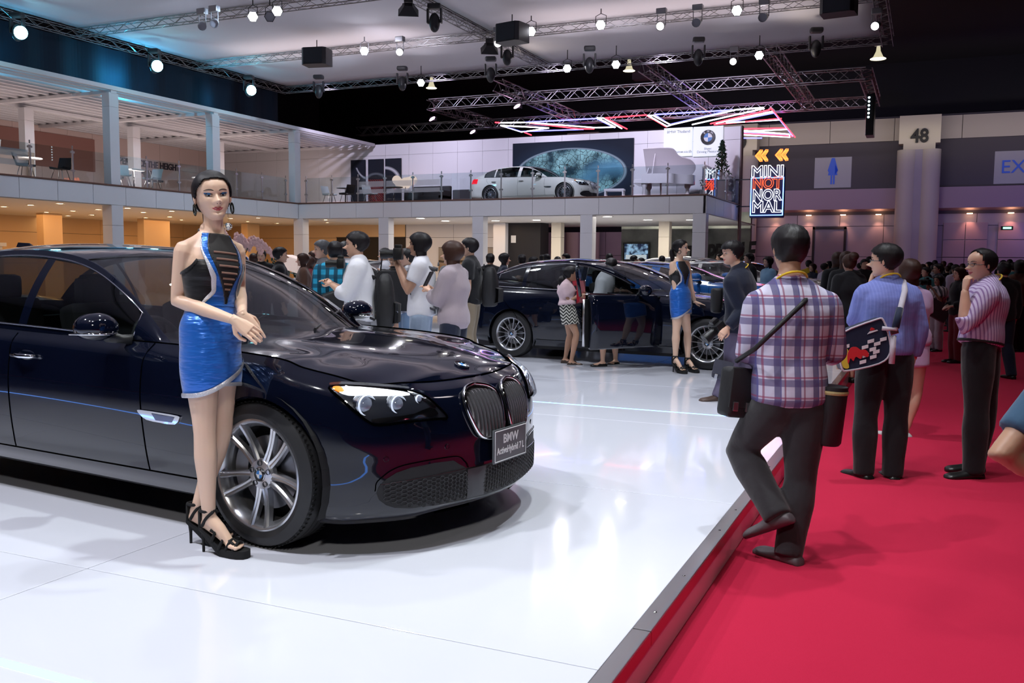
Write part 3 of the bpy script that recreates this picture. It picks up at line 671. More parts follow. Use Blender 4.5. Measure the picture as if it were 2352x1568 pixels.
# bar counter, left deck
t = thing('bar_counter', 'grey-brown bar counter with overhanging top on the left upper deck', 'counter', (-26.2, 17.0, z0))
MB().cbox((0, 0, 1.02), (.7, 7.4, .10), .01).build('countertop', mat('bar_top', (.30, .25, .21), .5), t)
MB().bb((-.25, -3.6, 0), (.15, 3.6, .97)).build('counter_body', mat('bar_body', (.34, .28, .26), .5), t)
MB().cbox((0, 3.62, .5), (.68, .14, 1.0), .01).build('end_panel', mat('bar_top'), t)
t = thing('cup', 'white takeaway cup standing on the bar counter', 'cup', (-26.1, 19.6, z0 + 1.07)); MB().lathe([(0, 0), (.08, 0), (.11, .26), (0, .26)], n=14).build('cup_body', mat('paper_white'), t, 40); MB().lathe([(0, .26), (.115, .26), (.115, .29), (0, .29)], n=14).build('lid', mat('paper_white'), t, 40)
# piano and stool
M_PIANO = mat('piano_white', (.80, .77, .80), .12, coat=.5)
t = thing('grand_piano', 'white grand piano with raised lid on the upper deck', 'piano', (-9.0, 33.6, z0), radians(8))
def body(z0_, z1_):
    pl = [(-.75, -.72), (.75, -.72), (.78, -.1)] + [tuple(p[:2]) for p in cr([(.78, -.1, 0), (.72, .35, 0), (.35, .55, 0), (.12, .95, 0), (-.25, 1.12, 0), (-.65, .95, 0), (-.75, .6, 0)], 5)]
    return pl
pl = body(0, 0)
# keyboard faces image left: rotate outline so its tail runs to the right
Rp = Matrix.Rotation(-pi / 2, 3, 'Z')
pv = [Rp @ V((x, y, 0)) for x, y in pl]
mb = MB(); mb.loft([[p + V((0, 0, z)) for p in pv] for z in (.66, .68, .98, 1.0)]); mb.build('case', M_PIANO, t, 30)
MB().cbox((-.86, 0, .74), (.30, 1.42, .16), .02).build('keybed', M_PIANO, t)
MB().bb((-.98, -.62, .822), (-.84, .62, .828)).build('keys', mat('ivory', (.85, .83, .78), .3), t)
MB().cbox((-.70, 0, .92), (.05, 1.3, .16), .02).build('fallboard', M_PIANO, t)
MB().cbox((-.55, 0, 1.13), (.03, .7, .25), .01, M=Matrix.Rotation(.3, 3, 'Y')).build('music_stand', M_PIANO, t)
hinge = V((0, .74, 1.0)); ML = Matrix.Translation(hinge) @ Matrix.Rotation(radians(-38), 4, 'X') @ Matrix.Translation(-hinge)
mb = MB(); mb.loft([[ML @ (V((p.x, p.y, 1.01 + z))) for p in pv] for z in (0, .03)]); mb.build('lid', M_PIANO, t, 30)
MB().rod((-.35, -.62, 1.0), ML @ V((-.3, -.5, 1.0)), .015).build('lid_prop', M_PIANO, t)
for (x, y) in ((-.62, -.6), (-.62, .6), (.85, .2)):
    MB().lathe([(.0, .66), (.11, .66), (.11, .58), (.06, .50), (.075, .3), (.04, .10), (.05, .08), (0, .08)], (x, y, 0), 12).build('leg', M_PIANO, t, 40); MB().ell((x, y, .04), .04, 10, 6).build('caster', M_CHROME, t)
MB().rod((-.1, 0, .66), (-.1, 0, .12), .03).build('pedal_lyre', M_PIANO, t)
t = thing('piano_stool', 'white square piano stool left of the grand piano', 'stool', (-10.75, 33.2, z0), radians(8))
MB().cbox((0, 0, .47), (.75, .36, .09), .02).build('seat', M_PIANO, t)
for sx in (-1, 1):
    for sy in (-1, 1): MB().cbox((sx * .33, sy * .14, .21), (.06, .06, .42), .006).build('leg', M_PIANO, t)
# potted tree
def bush(mb, c, r, n, s, seed=1):
    rd = random.Random(seed)
    for _ in range(n):
        a, b = rd.uniform(0, 2 * pi), rd.uniform(-1, 1); q = rd.uniform(.35, 1) ** .6
        p = V(c) + V((r[0] * q * sqrt(1 - b * b) * cos(a), r[1] * q * sqrt(1 - b * b) * sin(a), r[2] * q * b))
        u = V((rd.gauss(0, 1), rd.gauss(0, 1), rd.gauss(0, 1))).normalized(); w = u.orthogonal().normalized(); k = s * rd.uniform(.6, 1.2)
        mb.add([p - u * k, p + w * k * .4, p + u * k, p - w * k * .4], [(0, 1, 2, 3)])
M_LEAF = mat('dark_leaf', (.025, .05, .03), .5)
t = thing('potted_tree', 'slim conical tree in grey planter at the right end of the upper deck', 'plant', (-7.05, 34.4, z0))
MB().cbox((0, 0, .42), (.42, .42, .84), .02).build('planter', mat('planter_grey', (.10, .10, .11), .5), t)
MB().rod((0, 0, .8), (0, 0, 2.1), .03).build('stem', mat('bark', (.08, .05, .03), .8), t)
mb = MB()
for k in range(9): bush(mb, (0, 0, 1.05 + .14 * k), (.36 - .035 * k, .36 - .035 * k, .12), 60, .07, k)
tag(mb.build('foliage', M_LEAF, t), kind='stuff')
t = thing('potted_shrub', 'small wilting shrub at the right corner of the upper deck', 'plant', (-7.25, 32.6, z0)); MB().cbox((0, 0, .18), (.3, .3, .36), .02).build('planter', mat('planter_grey'), t)
mb = MB(); bush(mb, (0, 0, .6), (.2, .2, .3), 60, .05, 3); tag(mb.build('foliage', M_LEAF, t), kind='stuff')
# neon letter sign
NR, NW, NBL = emis('sign_red', (1, .08, .03), 3.2), emis('sign_white', (.85, .88, 1), 2.4), emis('sign_blue_tube', (.12, .3, 1), 7)
NO = emis('sign_orange', (1, .16, .03), 4.5)
sn = thing('neon_sign', 'tall hanging neon sign reading MINI NOT NORMAL under red arrows', 'sign', (-5.52, 35.2, 3.18))
MB().cbox((0, .12, .86), (1.26, .20, 1.86), .06).build('backing_box', mat('navy_box', (.012, .014, .05), .3), sn)
def outline_text(s, size, pos, m, wd):
    c = bpy.data.curves.new('lt', 'FONT'); c.body = s; c.size = size; c.align_x = 'CENTER'; c.align_y = 'CENTER'; c.fill_mode = 'NONE'; c.bevel_depth = .012; c.bevel_resolution = 1; c.resolution_u = 3; c.offset = .012
    o = bpy.data.objects.new('lt', c); me = bpy.data.meshes.new_from_object(o); bpy.data.objects.remove(o); me.materials.append(m)
    xs_ = [v.co.x for v in me.vertices]; k = wd / (max(xs_) - min(xs_))
    o = bpy.data.objects.new('neon_word', me); COL.objects.link(o); o.parent = sn; o.matrix_local = Matrix.Translation(pos) @ RX @ Matrix.Diagonal((k, 1, 1, 1))
for k, (s_, m_) in enumerate((('MINI', NW), ('NOT', NR), ('NOR', NW), ('MAL', NW))): outline_text(s_, .56, (0, -.02, 1.62 - .435 * k), m_, (1.16, 1.06, 1.06, 1.06)[k])
MB().tube([(-.58, -.0, 1.40), (.58, -.0, 1.40), (.58, -.0, .03), (-.58, -.0, .03)], .022, 6, closed=True).build('border_tube', NBL, sn)
for gx in (-.38, .34):
    mb = MB()
    for dx in (0, .2):
        for k in range(2):
            o_ = .045 * k; mb.tube([(gx + dx + .10 - o_ * 0, -.02, 2.42 - o_), (gx + dx - .08 + o_, -.02, 2.21), (gx + dx + .10, -.02, 2.0 + o_), (gx + dx + .02 + .16, -.02, 2.0 + o_), (gx + dx + .02 + o_ * 1.2, -.02, 2.21), (gx + dx + .18, -.02, 2.42 - o_)], .016, 6, closed=True)
    mb.build('neon_arrows', NO, sn)
for z in (.35, 1.35): MB().bb((-1.2, .15, z), (-.6, .19, z + .04)).build('bracket', M_BLK, sn)
# small mirrored sign seen behind the glass
s2 = thing('neon_sign', 'small mirrored neon letters behind the glass at the deck end', 'sign', (-7.55, 34.9, z0 + .15))
sn_ = sn; sn = s2; outline_text('IM', .5, (0, 0, .95), NW, .55); outline_text('ON', .5, (0, 0, .5), NR, .55)
MB().tube([(.3, 0, 1.1), (.3, 0, .02), (-.3, 0, .02)], .018, 6).build('border_tube', NBL, s2); sn = sn_
MB().bb((-.32, .03, 0), (.32, .06, 1.2)).build('backing', mat('navy_box'), s2)
# ---- graffiti wall and screen behind the right part of the ground floor
def graf_mat():
    m, nt, N, L, p = _new('painted_grey_wall'); x, y, z, oc = xyz(nt)
    n = nd(nt, 'ShaderNodeTexNoise'); n.inputs['Scale'].default_value = .9; n.inputs['Detail'].default_value = 7; L.new(oc, n.inputs['Vector'])
    L.new(mixc(nt, mth(nt, 'MULTIPLY', mth(nt, 'SUBTRACT', n.outputs['Fac'], .35, clamp=True), 3, clamp=True), (.10, .11, .11), (.36, .37, .34)), p.inputs['Base Color']); p.inputs['Roughness'].default_value = .8; return m
struct('wall_graffiti', MB().bb((-12.6, 40, CZ), (-6.9, 40.3, 3.6)), graf_mat())
gm = mat('spray_black', (.015, .013, .015), .7)
o = text_mesh('graffiti', 'UNSTOPPABLE', 1.15, gm, None, .01, 'CENTER', Matrix.Translation((-8.8, 39.97, 1.75)) @ RX @ Matrix.Rotation(radians(4), 4, 'Z'), shear=.25, bold=.035, sx=.55)
tag(o, 'black sprayed word UNSTOPPABLE on the grey wall', 'graffiti')
o = MB().tube([V((x, 39.92, 1.15 + .14 * sin((x + 11) * 1.2) + .03 * x + .4)) for x in [-10.9 + .15 * i for i in range(24)]], [.01 + .03 * sin(pi * i / 23) for i in range(24)], 6).build('graffiti_swash', gm); tag(o, 'curved sprayed underline below the word on the grey wall', 'graffiti')
def screen_mat(name, a, b, sc_=2.):
    m, nt, N, L, p = _new(name); x, y, z, oc = xyz(nt)
    n = nd(nt, 'ShaderNodeTexNoise'); n.inputs['Scale'].default_value = sc_; n.inputs['Detail'].default_value = 6; L.new(oc, n.inputs['Vector'])
    c = mixc(nt, mth(nt, 'MULTIPLY', mth(nt, 'SUBTRACT', n.outputs['Fac'], .45, clamp=True), 6, clamp=True), a, b)
    L.new(c, p.inputs['Base Color']); L.new(c, p.inputs['Emission Color']); p.inputs['Emission Strength'].default_value = .8; return m
t = thing('wall_screen', 'black framed screen with dark blue picture on the grey wall', 'screen', (-11.85, 39.9, 1.35))
MB().cbox((0, 0, .55), (1.22, .09, .82), .01).build('frame', M_BLKG, t); MB().bb((-.54, -.055, .22), (.54, -.05, .90)).build('screen', screen_mat('screen_pic', (.005, .012, .04), (.25, .42, .6), 5), t); MB().bb((-.48, -.06, .22), (.48, -.056, .42)).build('caption_bar', mat('lit_caption', (.6, .66, .7), .5, emit=(.6, .7, .75), es=.5), t)
# landscape photo prints and dark sideboard, lower floor
def land_mat():
    m, nt, N, L, p = _new('landscape_print'); x, y, z, oc = xyz(nt)
    n = nd(nt, 'ShaderNodeTexNoise'); n.inputs['Scale'].default_value = 1.6; n.inputs['Detail'].default_value = 6; L.new(oc, n.inputs['Vector'])
    zz = mth(nt, 'ADD', z, mth(nt, 'MULTIPLY', n.outputs['Fac'], .25))
    c = mixc(nt, mth(nt, 'MULTIPLY', zz, 1.2, clamp=True), (.30, .16, .06), (.34, .30, .26)); c = mixc(nt, mth(nt, 'LESS_THAN', mth(nt, 'ABSOLUTE', mth(nt, 'SUBTRACT', zz, .52)), .05), c, (.05, .04, .03))
    L.new(c, p.inputs['Base Color']); p.inputs['Roughness'].default_value = .4; return m
for i, (x0, x1) in enumerate(((-19.6, -18.6), (-18.55, -16.75))):
    pp = thing('landscape_print', ('narrow', 'wide')[i] + ' sepia landscape print on the lower back wall', 'picture', ((x0 + x1) / 2, YW, 1.0), 0, 'landscape prints'); MB().cbox((0, -.04, .5), (x1 - x0, .05, 1.0), .006).build('print', land_mat(), pp); MB().bb((-(x1 - x0) / 2 - .02, -.02, -.02), ((x1 - x0) / 2 + .02, 0, 1.02)).build('frame', M_BLK, pp)
t = thing('reception_shelf', 'low white shelf unit far back under the left balcony', 'shelf', (-28.6, 19.2, 0), 0)
MB().bb((-.2, -2.2, 0), (.2, 2.2, 1.55)).build('shelf_body', mat('shelf_grey', (.30, .24, .18), .5), t); MB().bb((-.25, -2.3, 1.78), (.25, 2.3, 1.9)).build('shelf_top', M_WHITE, t)
for k in range(5): MB().bb((-.2, -2.2 + k * 1.07, 1.55), (.2, -2.1 + k * 1.07, 1.78)).build('support', M_WHITE, t)
# glass pendant and pink orchids behind the hostess
t = thing('glass_pendant', 'silver ribbed globe lamp hanging behind the hostess', 'lamp', onX(524, 520, -20.5))
for k in range(5): MB().lathe([(.13 * sin(.35 + k * .6), .12 * cos(.35 + k * .6)), (.14 * sin(.6 + k * .6), .13 * cos(.6 + k * .6)), (.13 * sin(.8 + k * .6), .12 * cos(.8 + k * .6))], n=18).build('ring', M_CHROME, t, 60)
MB().rod((0, 0, .12), (0, 0, 1.3), .008).build('cord', M_CHROME, t); MB().ell((0, 0, 0), .05, 10, 8).build('bulb', emis('bulb_warm', (1, .8, .6), 8), t)
t = thing('orchid_arrangement', 'tall vase of pink orchids behind the hostess', 'flowers', onz(545, 600, 1.0) if False else atd(548, 640, 15.0))
op = mat('orchid_pink', (.90, .55, .52), .5); rd = random.Random(5)
t.location.z = 0
MB().lathe([(0, 0), (.16, 0), (.10, .5), (.06, 1.0), (.09, 1.2), (0, 1.2)], n=16).build('vase', M_CHROME, t, 50)
for s in range(5):
    pts = cr([(0, 0, 1.15), (.08 * (s - 2), .05, 1.6), (.17 * (s - 1.6), .1 * (s % 2), 1.85 - .03 * s), (.24 * (s - 1.4), .1, 1.72 - .05 * s)], 4)
    st_ = MB().tube(pts, .008, 5).build('stem', M_LEAF, t)
    for k in range(5, 13):
        p = pts[k]; mb = MB()
        for q in range(5):
            a = q * 2 * pi / 5; mb.ell(p + V((.035 * cos(a), -.01, .035 * sin(a) - .03)), (.032, .010, .032), 7, 5)
        mb.build('bloom', op, st_)
# ---- recessed downlights
M_RIM = mat('lamp_rim', (.7, .65, .6), .4)
WL = emis('warm_downlight', (1, .70, .38), 30.); CL = emis('cool_downlight', (1, .95, .88), 40.)
dl = [(30, 1207), (240, 1195), (468, 1183), (363, 1251), (370, 1287), (570, 1241), (532, 1278), (720, 1272), (770, 1230), (998, 1219), (1122, 1252), (1140, 1294), (1248, 1317), (1345, 1243), (1330, 1287), (1420, 1311)]
pxs = [(x / 3.408, y / 3.408 + 120) for x, y in dl] + [(480 + x / 3.794, 280 + y / 3.794) for x, y in ((190, 839), (427, 835), (337, 867), (596, 882), (822, 880), (1017, 852), (1032, 876))]
DL0 = None
def downlight(p, m, r, grp, lb):
    t = thing('downlight', lb, 'light', (p[0], p[1], ZF - .02), 0, grp)
    MB().lathe([(r, 0), (r + .03, -.012), (r + .03, 0)], n=14).build('trim_ring', M_RIM, t); MB().lathe([(0, -.004), (r, -.004)], n=14).build('lens', m, t); return t
d0 = None
for i, (px, py) in enumerate(pxs):
    p = onz(px, py, ZF - .02)
    if d0 is None: d0 = downlight(p, WL, .11, 'warm downlights under the left balcony', 'small warm recessed downlight in the soffit under the left balcony')
    else: dup(d0, (p.x, p.y, ZF - .02), 0)
d0 = None
for i, (px, py) in enumerate([(1040 + x / 3.459, 270 + y / 3.459) for x, y in ((340, 818), (665, 813), (1230, 786), (1100, 815), (1550, 811), (1888, 811))] + [(966, 501), (1023, 507)]):
    p = onz(px, py, ZF - .02)
    if d0 is None: d0 = downlight(p, CL, .17, 'bright downlights under the far balcony', 'bright round downlight in the soffit under the far balcony')
    else: dup(d0, (p.x, p.y, ZF - .02), 0)
# the light these lamps give
for y in (12, 18, 24, 30): area('warm_downlights', (-27.5, y, ZF - .08), (-27.5, y, 0), 75, 6, 4, (1, .52, .20))
for x in (-21, -17): area('warm_downlights', (x, 33.5, ZF - .08), (x, 33.5, 0), 32, 3, 2.5, (1, .68, .42))
for x in (-13, -9): area('cool_downlights', (x, 33.0, ZF - .08), (x, 33.0, 0), 60, 3, 3, (1, .92, .8))
area('graffiti_wash', (-9.6, 38.2, 4.2), (-9.6, 40, 1.6), 110, 4, .3, (1, .95, .8))
# wall washers of the upper deck, then unseen fills added for its left wing
for x in (-21.5, -16.5, -12.0, -8.2): spot('deck_wash', (x, 28.6, 7.7), (x, 35.8, 5.2), 950, (.82, .74, 1), 78, .8, .15)
area('deck_wash', (-24.2, 24, 4.3), (-31, 24, 5.2), 190, 22, .3, (1, .76, .70)); [area('deck_up_fill', (-27, y, 3.72), (-27, y, 8), 45, 4, 4, (1, .84, .78)) for y in (12, 18, 24, 30)]  # strip and up-facing fills added, unseen, to brighten left wall and pergola
for y in (19, 26): spot('fascia_wash', (-16.0, y, 7.6), (-22.9, y + 1, 4.6), 420, (.62, .80, 1), 90, .9, .2)
spot('fascia_wash', (-15, 22, 7.6), (-15, 30.2, 3.2), 520, (.85, .85, 1), 110, .9, .2); spot('fascia_wash', (-8, 23, 7.6), (-9, 30.2, 3.2), 420, (.85, .85, 1), 100, .9, .2)
# canopy is lit from floor bounce and up-lights on the cross trusses
for (x, y) in ((-17.5, 24.5), (-7, 24.5), (-17.5, 15.5), (-7, 15.5)): area('canopy_uplight', (x, y, 7.25), (x, y, 9), 34, 7, 2.0, (1, .84, .80))
for (x, y) in ((-12, 27.3), (-3.5, 26.5)): spot('canopy_uplight', (x, y, 6.9), (x + .6, y - .4, 8.1), 26, (1, .86, .70), 150, 1., .3)
area('hall_wash', (-2, 52, 9.5), (-2, 60, 5), 210, 30, 2, (.62, .55, 1)); area('hall_wash', (-2, 57.5, 8.7), (-2, 60, 9.8), 80, 26, .4, (1, .92, .65)); area('hall_wash', (8, 50, 3.8), (6, 60, 4), 150, 6, 2, (.35, .3, 1))
area('hall_wash', (-18, 50, 5), (-18, 60, 3), 130, 12, 2, (.9, .6, .75))
# ---- lamps and boxes hanging from the canopy trusses
LENS = emis('lamp_lens', (.93, .92, 1.), 60.)
def aim(t, d): t.rotation_euler = look_quat(d).to_euler()
M_LB = mat('lamp_black', (.02, .02, .025), .4); M_LG = mat('lamp_grey', (.30, .30, .32), .35, metal=.6)
def hook(t, top, m=M_LB):
    MB().tube([(-.14, 0, 0), (-.14, 0, .22), (0, 0, .28), (.14, 0, .22), (.14, 0, 0)], .010, 5).rod((0, 0, .28), (0, 0, max(.3, top)), .014, 6).build('yoke', m, t)
def par(px, py, z=7.45, lit=True, lb='', r=.135, tgt=None, m=None):
    p = onz(px, py, z); t = thing('par_lamp', lb, 'stage light', p, 0, 'hexagonal stage lamps'); q = bpy.data.objects.new('can', None)
    d = (V(tgt or (-4, 2, 0)) - p).normalized(); R = look_quat(d).to_matrix()
    MB().lathe([(.0, .26), (r * .55, .25), (r * .8, .12), (r * 1.0, .02), (r * 1.04, -.04), (r * .92, -.04)], n=6, M=R).build('housing', m or M_LB, t)
    MB().lathe([(0, -.02), (r * .93, -.02)], n=6, M=R).build('lens', LENS if lit else mat('dead_lens', (.3, .3, .35), .2), t)
    hook(t, 7.85 - z); return t
def profile_spot(px, py, z=7.4, lit=True, lb='', tgt=None):
    p = onz(px, py, z); t = thing('spotlight', lb, 'stage light', p, 0, 'silver profile spotlights')
    d = (V(tgt or (-4, 3, 0)) - p).normalized(); R = look_quat(d).to_matrix()
    MB().lathe([(0, .2), (.06, .2), (.10, .05), (.09, -.10), (.11, -.22), (.095, -.22)], n=12, M=R).build('barrel', M_LG, t, 40)
    MB().lathe([(0, -.2), (.095, -.2)], n=12, M=R).build('lens', emis('spot_lens', (1, .93, .90), 25.) if lit else mat('dead_lens', (.3, .3, .35), .2), t)
    MB().cbox((0, 0, 7.86 - z - .12), (.26, .16, .15), .02).build('ballast_box', M_LG, t); MB().rod((-.11, 0, 0), (-.11, 0, 7.8 - z), .012, 6).rod((.11, 0, 0), (.11, 0, 7.8 - z), .012, 6).build('yoke', M_LG, t)
def flood(px, py, z=7.5, lb=''):
    p = onz(px, py, z); t = thing('floodlight', lb, 'stage light', p, radians(30), 'square floodlights')
    R = Matrix.Rotation(radians(38), 3, 'X')
    MB().loft([[R @ V(q) for q in r_] for r_ in ([(-.1, -.1, .22), (.1, -.1, .22), (.1, .1, .22), (-.1, .1, .22)], [(-.25, -.2, 0), (.25, -.2, 0), (.25, .2, 0), (-.25, .2, 0)])]).build('reflector_shell', M_LB, t)
    MB().add([R @ V(q) for q in ((-.23, -.18, -.01), (.23, -.18, -.01), (.23, .18, -.01), (-.23, .18, -.01))], [(0, 1, 2, 3)]).build('lens', mat('flood_lens', (.5, .6, .68), .2, emit=(.6, .75, .85), es=.35), t); hook(t, 7.85 - z)
    MB().cbox((0, 0, .3), (.22, .16, .12), .02).build('ballast_box', M_LB, t)
def moving(px, py, z=7.35, lb='', lit=None):
    p = onz(px, py, z); t = thing('moving_head', lb, 'stage light', p, .3, 'moving head lamps')
    MB().cbox((0, 0, 7.84 - z - .10), (.34, .26, .14), .05).build('base', M_LB, t)
    for s in (-1, 1): MB().cbox((s * .17, 0, .16), (.05, .14, .36), .02).build('yoke', M_LB, t)
    MB().ell((0, 0, 0), (.14, .15, .24), 14, 10).build('head', M_LB, t, 180); MB().lathe([(0, 0), (.08, 0)], (0, -.02, 0), 12, M=Matrix.Rotation(pi / 2, 3, 'X') @ Matrix.Translation((0, 0, .15)).to_3x3()).build('lens', mat('dead_lens', (.3, .3, .35), .2), t)
    if lit: MB().lathe([(0, .0), (.17, .0)], (CAM - p).normalized() * .27, n=20, M=look_quat(V((0, 0, 1.4)) - p).to_matrix()).build('beam_lens', lit, t)
def speaker(px, py, z=7.35, lb='', rz=0.):
    p = onz(px, py, z); t = thing('hanging_speaker', lb, 'speaker', p, rz, 'black speakers on the trusses')
    MB().loft([[V((x, y, zz)) for x, y in ((-.38, -.22), (-.30, -.30), (.30, -.30), (.38, -.22), (.38, .25), (-.38, .25))] for zz in (-.24, .24)]).build('cabinet', M_LB, t)
    MB().bb((-.29, -.315, -.21), (.29, -.302, .21)).build('grille', mat('grille_cloth', (.03, .035, .045), .8), t); hook(t, .5)
for a in ((581, 38, 'left lit lamp of the pair at the upper left truss'), (637, 25, 'right lit lamp of the pair at the upper left truss'), (837, 117, 'lit lamp on the second cross truss left of the centre'), (1220, 72, 'lit lamp right of the large speaker by the truss crossing'),
          (1380, 57, 'lit lamp on the second cross truss right of the crossing'), (1693, 24, 'lit lamp near the top edge above the far frame')): par(a[0], a[1], lb='black hexagonal lamp, ' + a[2])
par(620, 38, lit=False, lb='unlit black lamp tucked behind the right lamp of the pair')
for a in ((967, 190, 'left of the four below the canopy far edge'), (1303, 157, 'second from left below the canopy far edge'), (1415, 148, 'third from left below the canopy far edge'), (1744, 127, 'rightmost below the canopy far edge')):
    par(a[0], a[1], 7.3, lb='bright round lamp ' + a[2])
for a in ((465, 58, 0, 'left silver spotlight of the pair at the upper left truss'), (493, 52, 0, 'right silver spotlight of the pair at the upper left truss'), (919, 118, 1, 'silver spotlight right of the lit lamp on the second truss'), (1145, 98, 1, 'silver spotlight at the truss crossing'),
          (1519, 58, 1, 'lit silver spotlight, left of three at the top'), (1602, 50, 0, 'silver spotlight, middle of three at the top'), (1755, 38, 0, 'silver spotlight right of the bright lamp at the top'), (1686, 140, 1, 'lit silver spotlight below the canopy far edge'), (2013, 58, 1, 'silver spotlight at the right corner truss')):
    profile_spot(a[0], a[1], lit=a[2], lb=a[3])
flood(938, 30, lb='black square floodlight left of the middle truss near the top'); flood(1124, 118, lb='black square floodlight at the truss crossing')
moving(998, 52, lb='black moving head lamp hanging from the middle truss'); moving(1165, 132, lb='black moving head lamp below the truss crossing')
speaker(728, 132, lb='black speaker on the second cross truss, left one', rz=.2); speaker(1176, 78, lb='black speaker right of the truss crossing', rz=-.2); speaker(1927, 10, lb='black speaker at the top right of the canopy', rz=-.1)
for i, (x, y) in enumerate(((924, 192), (1127, 172), (1354, 150), (1604, 132), (1874, 112), (732, 210))): moving(x, y, 7.25, 'dark moving head below the canopy far edge, number %d counted from the left'.replace('number %d counted from the left', ('second from the left', 'third from the left', 'fourth from the left', 'fifth from the left', 'rightmost', 'leftmost')[i]))
CY_ = emis('cyan_beam', (.25, .85, 1), 30.)
for (x, y, l) in ((40, 74, 'cyan lit moving lamp at the far left'), (355, 151, 'cyan lit moving lamp above the pergola'), (572, 207, 'pale green lit moving lamp near the canopy corner')):
    moving(x, y, 7.3, l, CY_); p = onz(x, y, 7.3)
    point('cyan_glow', (-23.75, p.y + .55, 7.2), (30, 90, 12)[(x > 100) + (x > 400)], (.05, .6, 1), .12)  # point lights added behind the lamps, their glow stands in for haze
struct('wall_glow_drape', MB().loft([[V((-24.25 + .05 * sin(y * 5), y, z)) for y in [5 + .12 * k for k in range(215)]] for z in (6.72, 8.12)], closed_ring=False), mat('glow_drape_navy', (.010, .014, .028), .9))  # drape added behind the lamps to catch the cyan glow
# highbay lamps of the hall roof
for (x, y, z, s, l) in ((991, 198, 11, .30, 'left hall high-bay lamp below the canopy edge'), (1445, 158, 11, .30, 'middle hall high-bay lamp below the canopy edge'), (2017, 130, 11, .36, 'right hall high-bay lamp in the dark roof')):
    p = onz(x, y, z); t = thing('highbay_lamp', l, 'light', p, 0, 'hall high-bay lamps')
    MB().lathe([(.08, .45), (.10, .25), (s * .6, 0), (s, -.12)], n=20).build('reflector', emis('bay_glow', (1, .9, .6), .6), t, 60); MB().lathe([(0, -.1), (s * .97, -.1)], n=20).build('lens', emis('bay_lens', (1, .90, .78), 14.), t)
    MB().cbox((0, 0, .55), (.35, .15, .15), .02).build('gear_box', M_LG, t)
for i, (x, y) in enumerate(((648, 465), (0, 0))[:0]): pass
for i, (x, y, l) in enumerate(((993, 272, 'pink lit lamp at the left end of the far frame'), (1188, 243, 'pink lit lamp below the far front truss'), (1086, 302, 'pink lit lamp left of the neon structure'))):
    p = onz(x, y, 8.0); t = thing('pink_lamp', l, 'stage light', p, 0, 'pink lamps of the far frame'); MB().cbox((0, .1, 0), (.3, .2, .2), .03).build('housing', M_LB, t); MB().ell((0, -.02, -.02), (.17, .05, .06), 12, 6, M=Matrix.Rotation(-.5, 3, 'Y')).build('lens', emis('pink_lens', (1, .55, .9), 12), t)
# dim box far up behind the canopy edge
t = thing('hanging_board', 'dim pinkish board hanging behind the canopy edge', 'board', atd(1480, 150, 50)); MB().bb((-.6, -.25, -.75), (.6, .4, .75)).build('panel', mat('dim_board', (.12, .09, .10), .7), t)
# ================================================================== CARS
from mathutils.bvhtree import BVHTree
def paint(name, col, metal=.0, rough=.12, flake=0.):
    if name in MATS: return MATS[name]
    m = mat(name, col, rough, metal, spec=.12, coat=1.); m.node_tree.nodes['Principled BSDF'].inputs['Coat Roughness'].default_value = .012
    m.node_tree.nodes['Principled BSDF'].inputs['Coat IOR'].default_value = 1.55
    return m
M_CGLASS = glassy('car_glass', (.62, .68, .68), tint=.30, gl=.09)
M_CLENS = glassy('lamp_cover', (.95, .97, 1), tint=.03, gl=.02)
M_TYRE = mat('tyre_rubber', (.022, .022, .024), .55, bump=(40, .1, .002)); M_PLAS = mat('black_plastic', (.015, .015, .016), .45)
M_RIM_ = mat('alloy_silver', (.62, .63, .66), .24, metal=.85); M_DISC = mat('brake_disc', (.25, .25, .27), .35, metal=.9)
M_SEAT = mat('seat_leather', (.05, .05, .055), .5); M_SEATL = mat('seat_cream', (.45, .42, .38), .5)
ZR = {  # rows (z, inset) for the plan knots
 'nose': [(.15, .10), (.20, .02), (.30, 0), (.44, 0), (.56, .0), (.68, .025), (.755, .075), (.80, .16)],
 'corner': [(.15, .07), (.20, .01), (.30, 0), (.44, 0), (.56, 0), (.67, .015), (.75, .055), (.81, .13)],
 'lamp': [(.15, .06), (.20, .01), (.31, 0), (.45, 0), (.57, 0), (.69, .01), (.78, .045), (.845, .13)],
 'fend': [(.16, .06), (.22, .015), (.33, 0), (.47, 0), (.60, 0), (.72, .01), (.815, .045), (.88, .13)],
 'wheel': [(.18, .09), (.26, .03), (.37, .01), (.51, 0), (.65, .0), (.77, .012), (.865, .05), (.925, .13)],
 'cowl': [(.185, .09), (.27, .04), (.38, .016), (.52, .004), (.66, .0), (.79, .012), (.885, .035), (.955, .11)],
 'door': [(.19, .09), (.27, .04), (.38, .02), (.52, .006), (.67, .0), (.80, .012), (.90, .032), (.965, .085)],
 'rdoor': [(.19, .09), (.27, .04), (.38, .018), (.52, .004), (.67, .0), (.81, .012), (.915, .032), (.985, .085)],
 'quart': [(.20, .09), (.28, .04), (.39, .012), (.53, 0), (.68, 0), (.82, .015), (.935, .055), (1.01, .12)],
 'tailc': [(.22, .08), (.29, .02), (.40, 0), (.55, 0), (.70, 0), (.84, .02), (.96, .07), (1.035, .14)],
 'tail': [(.24, .08), (.30, .02), (.42, 0), (.56, 0), (.71, .01), (.86, .03), (.98, .08), (1.055, .15)]}
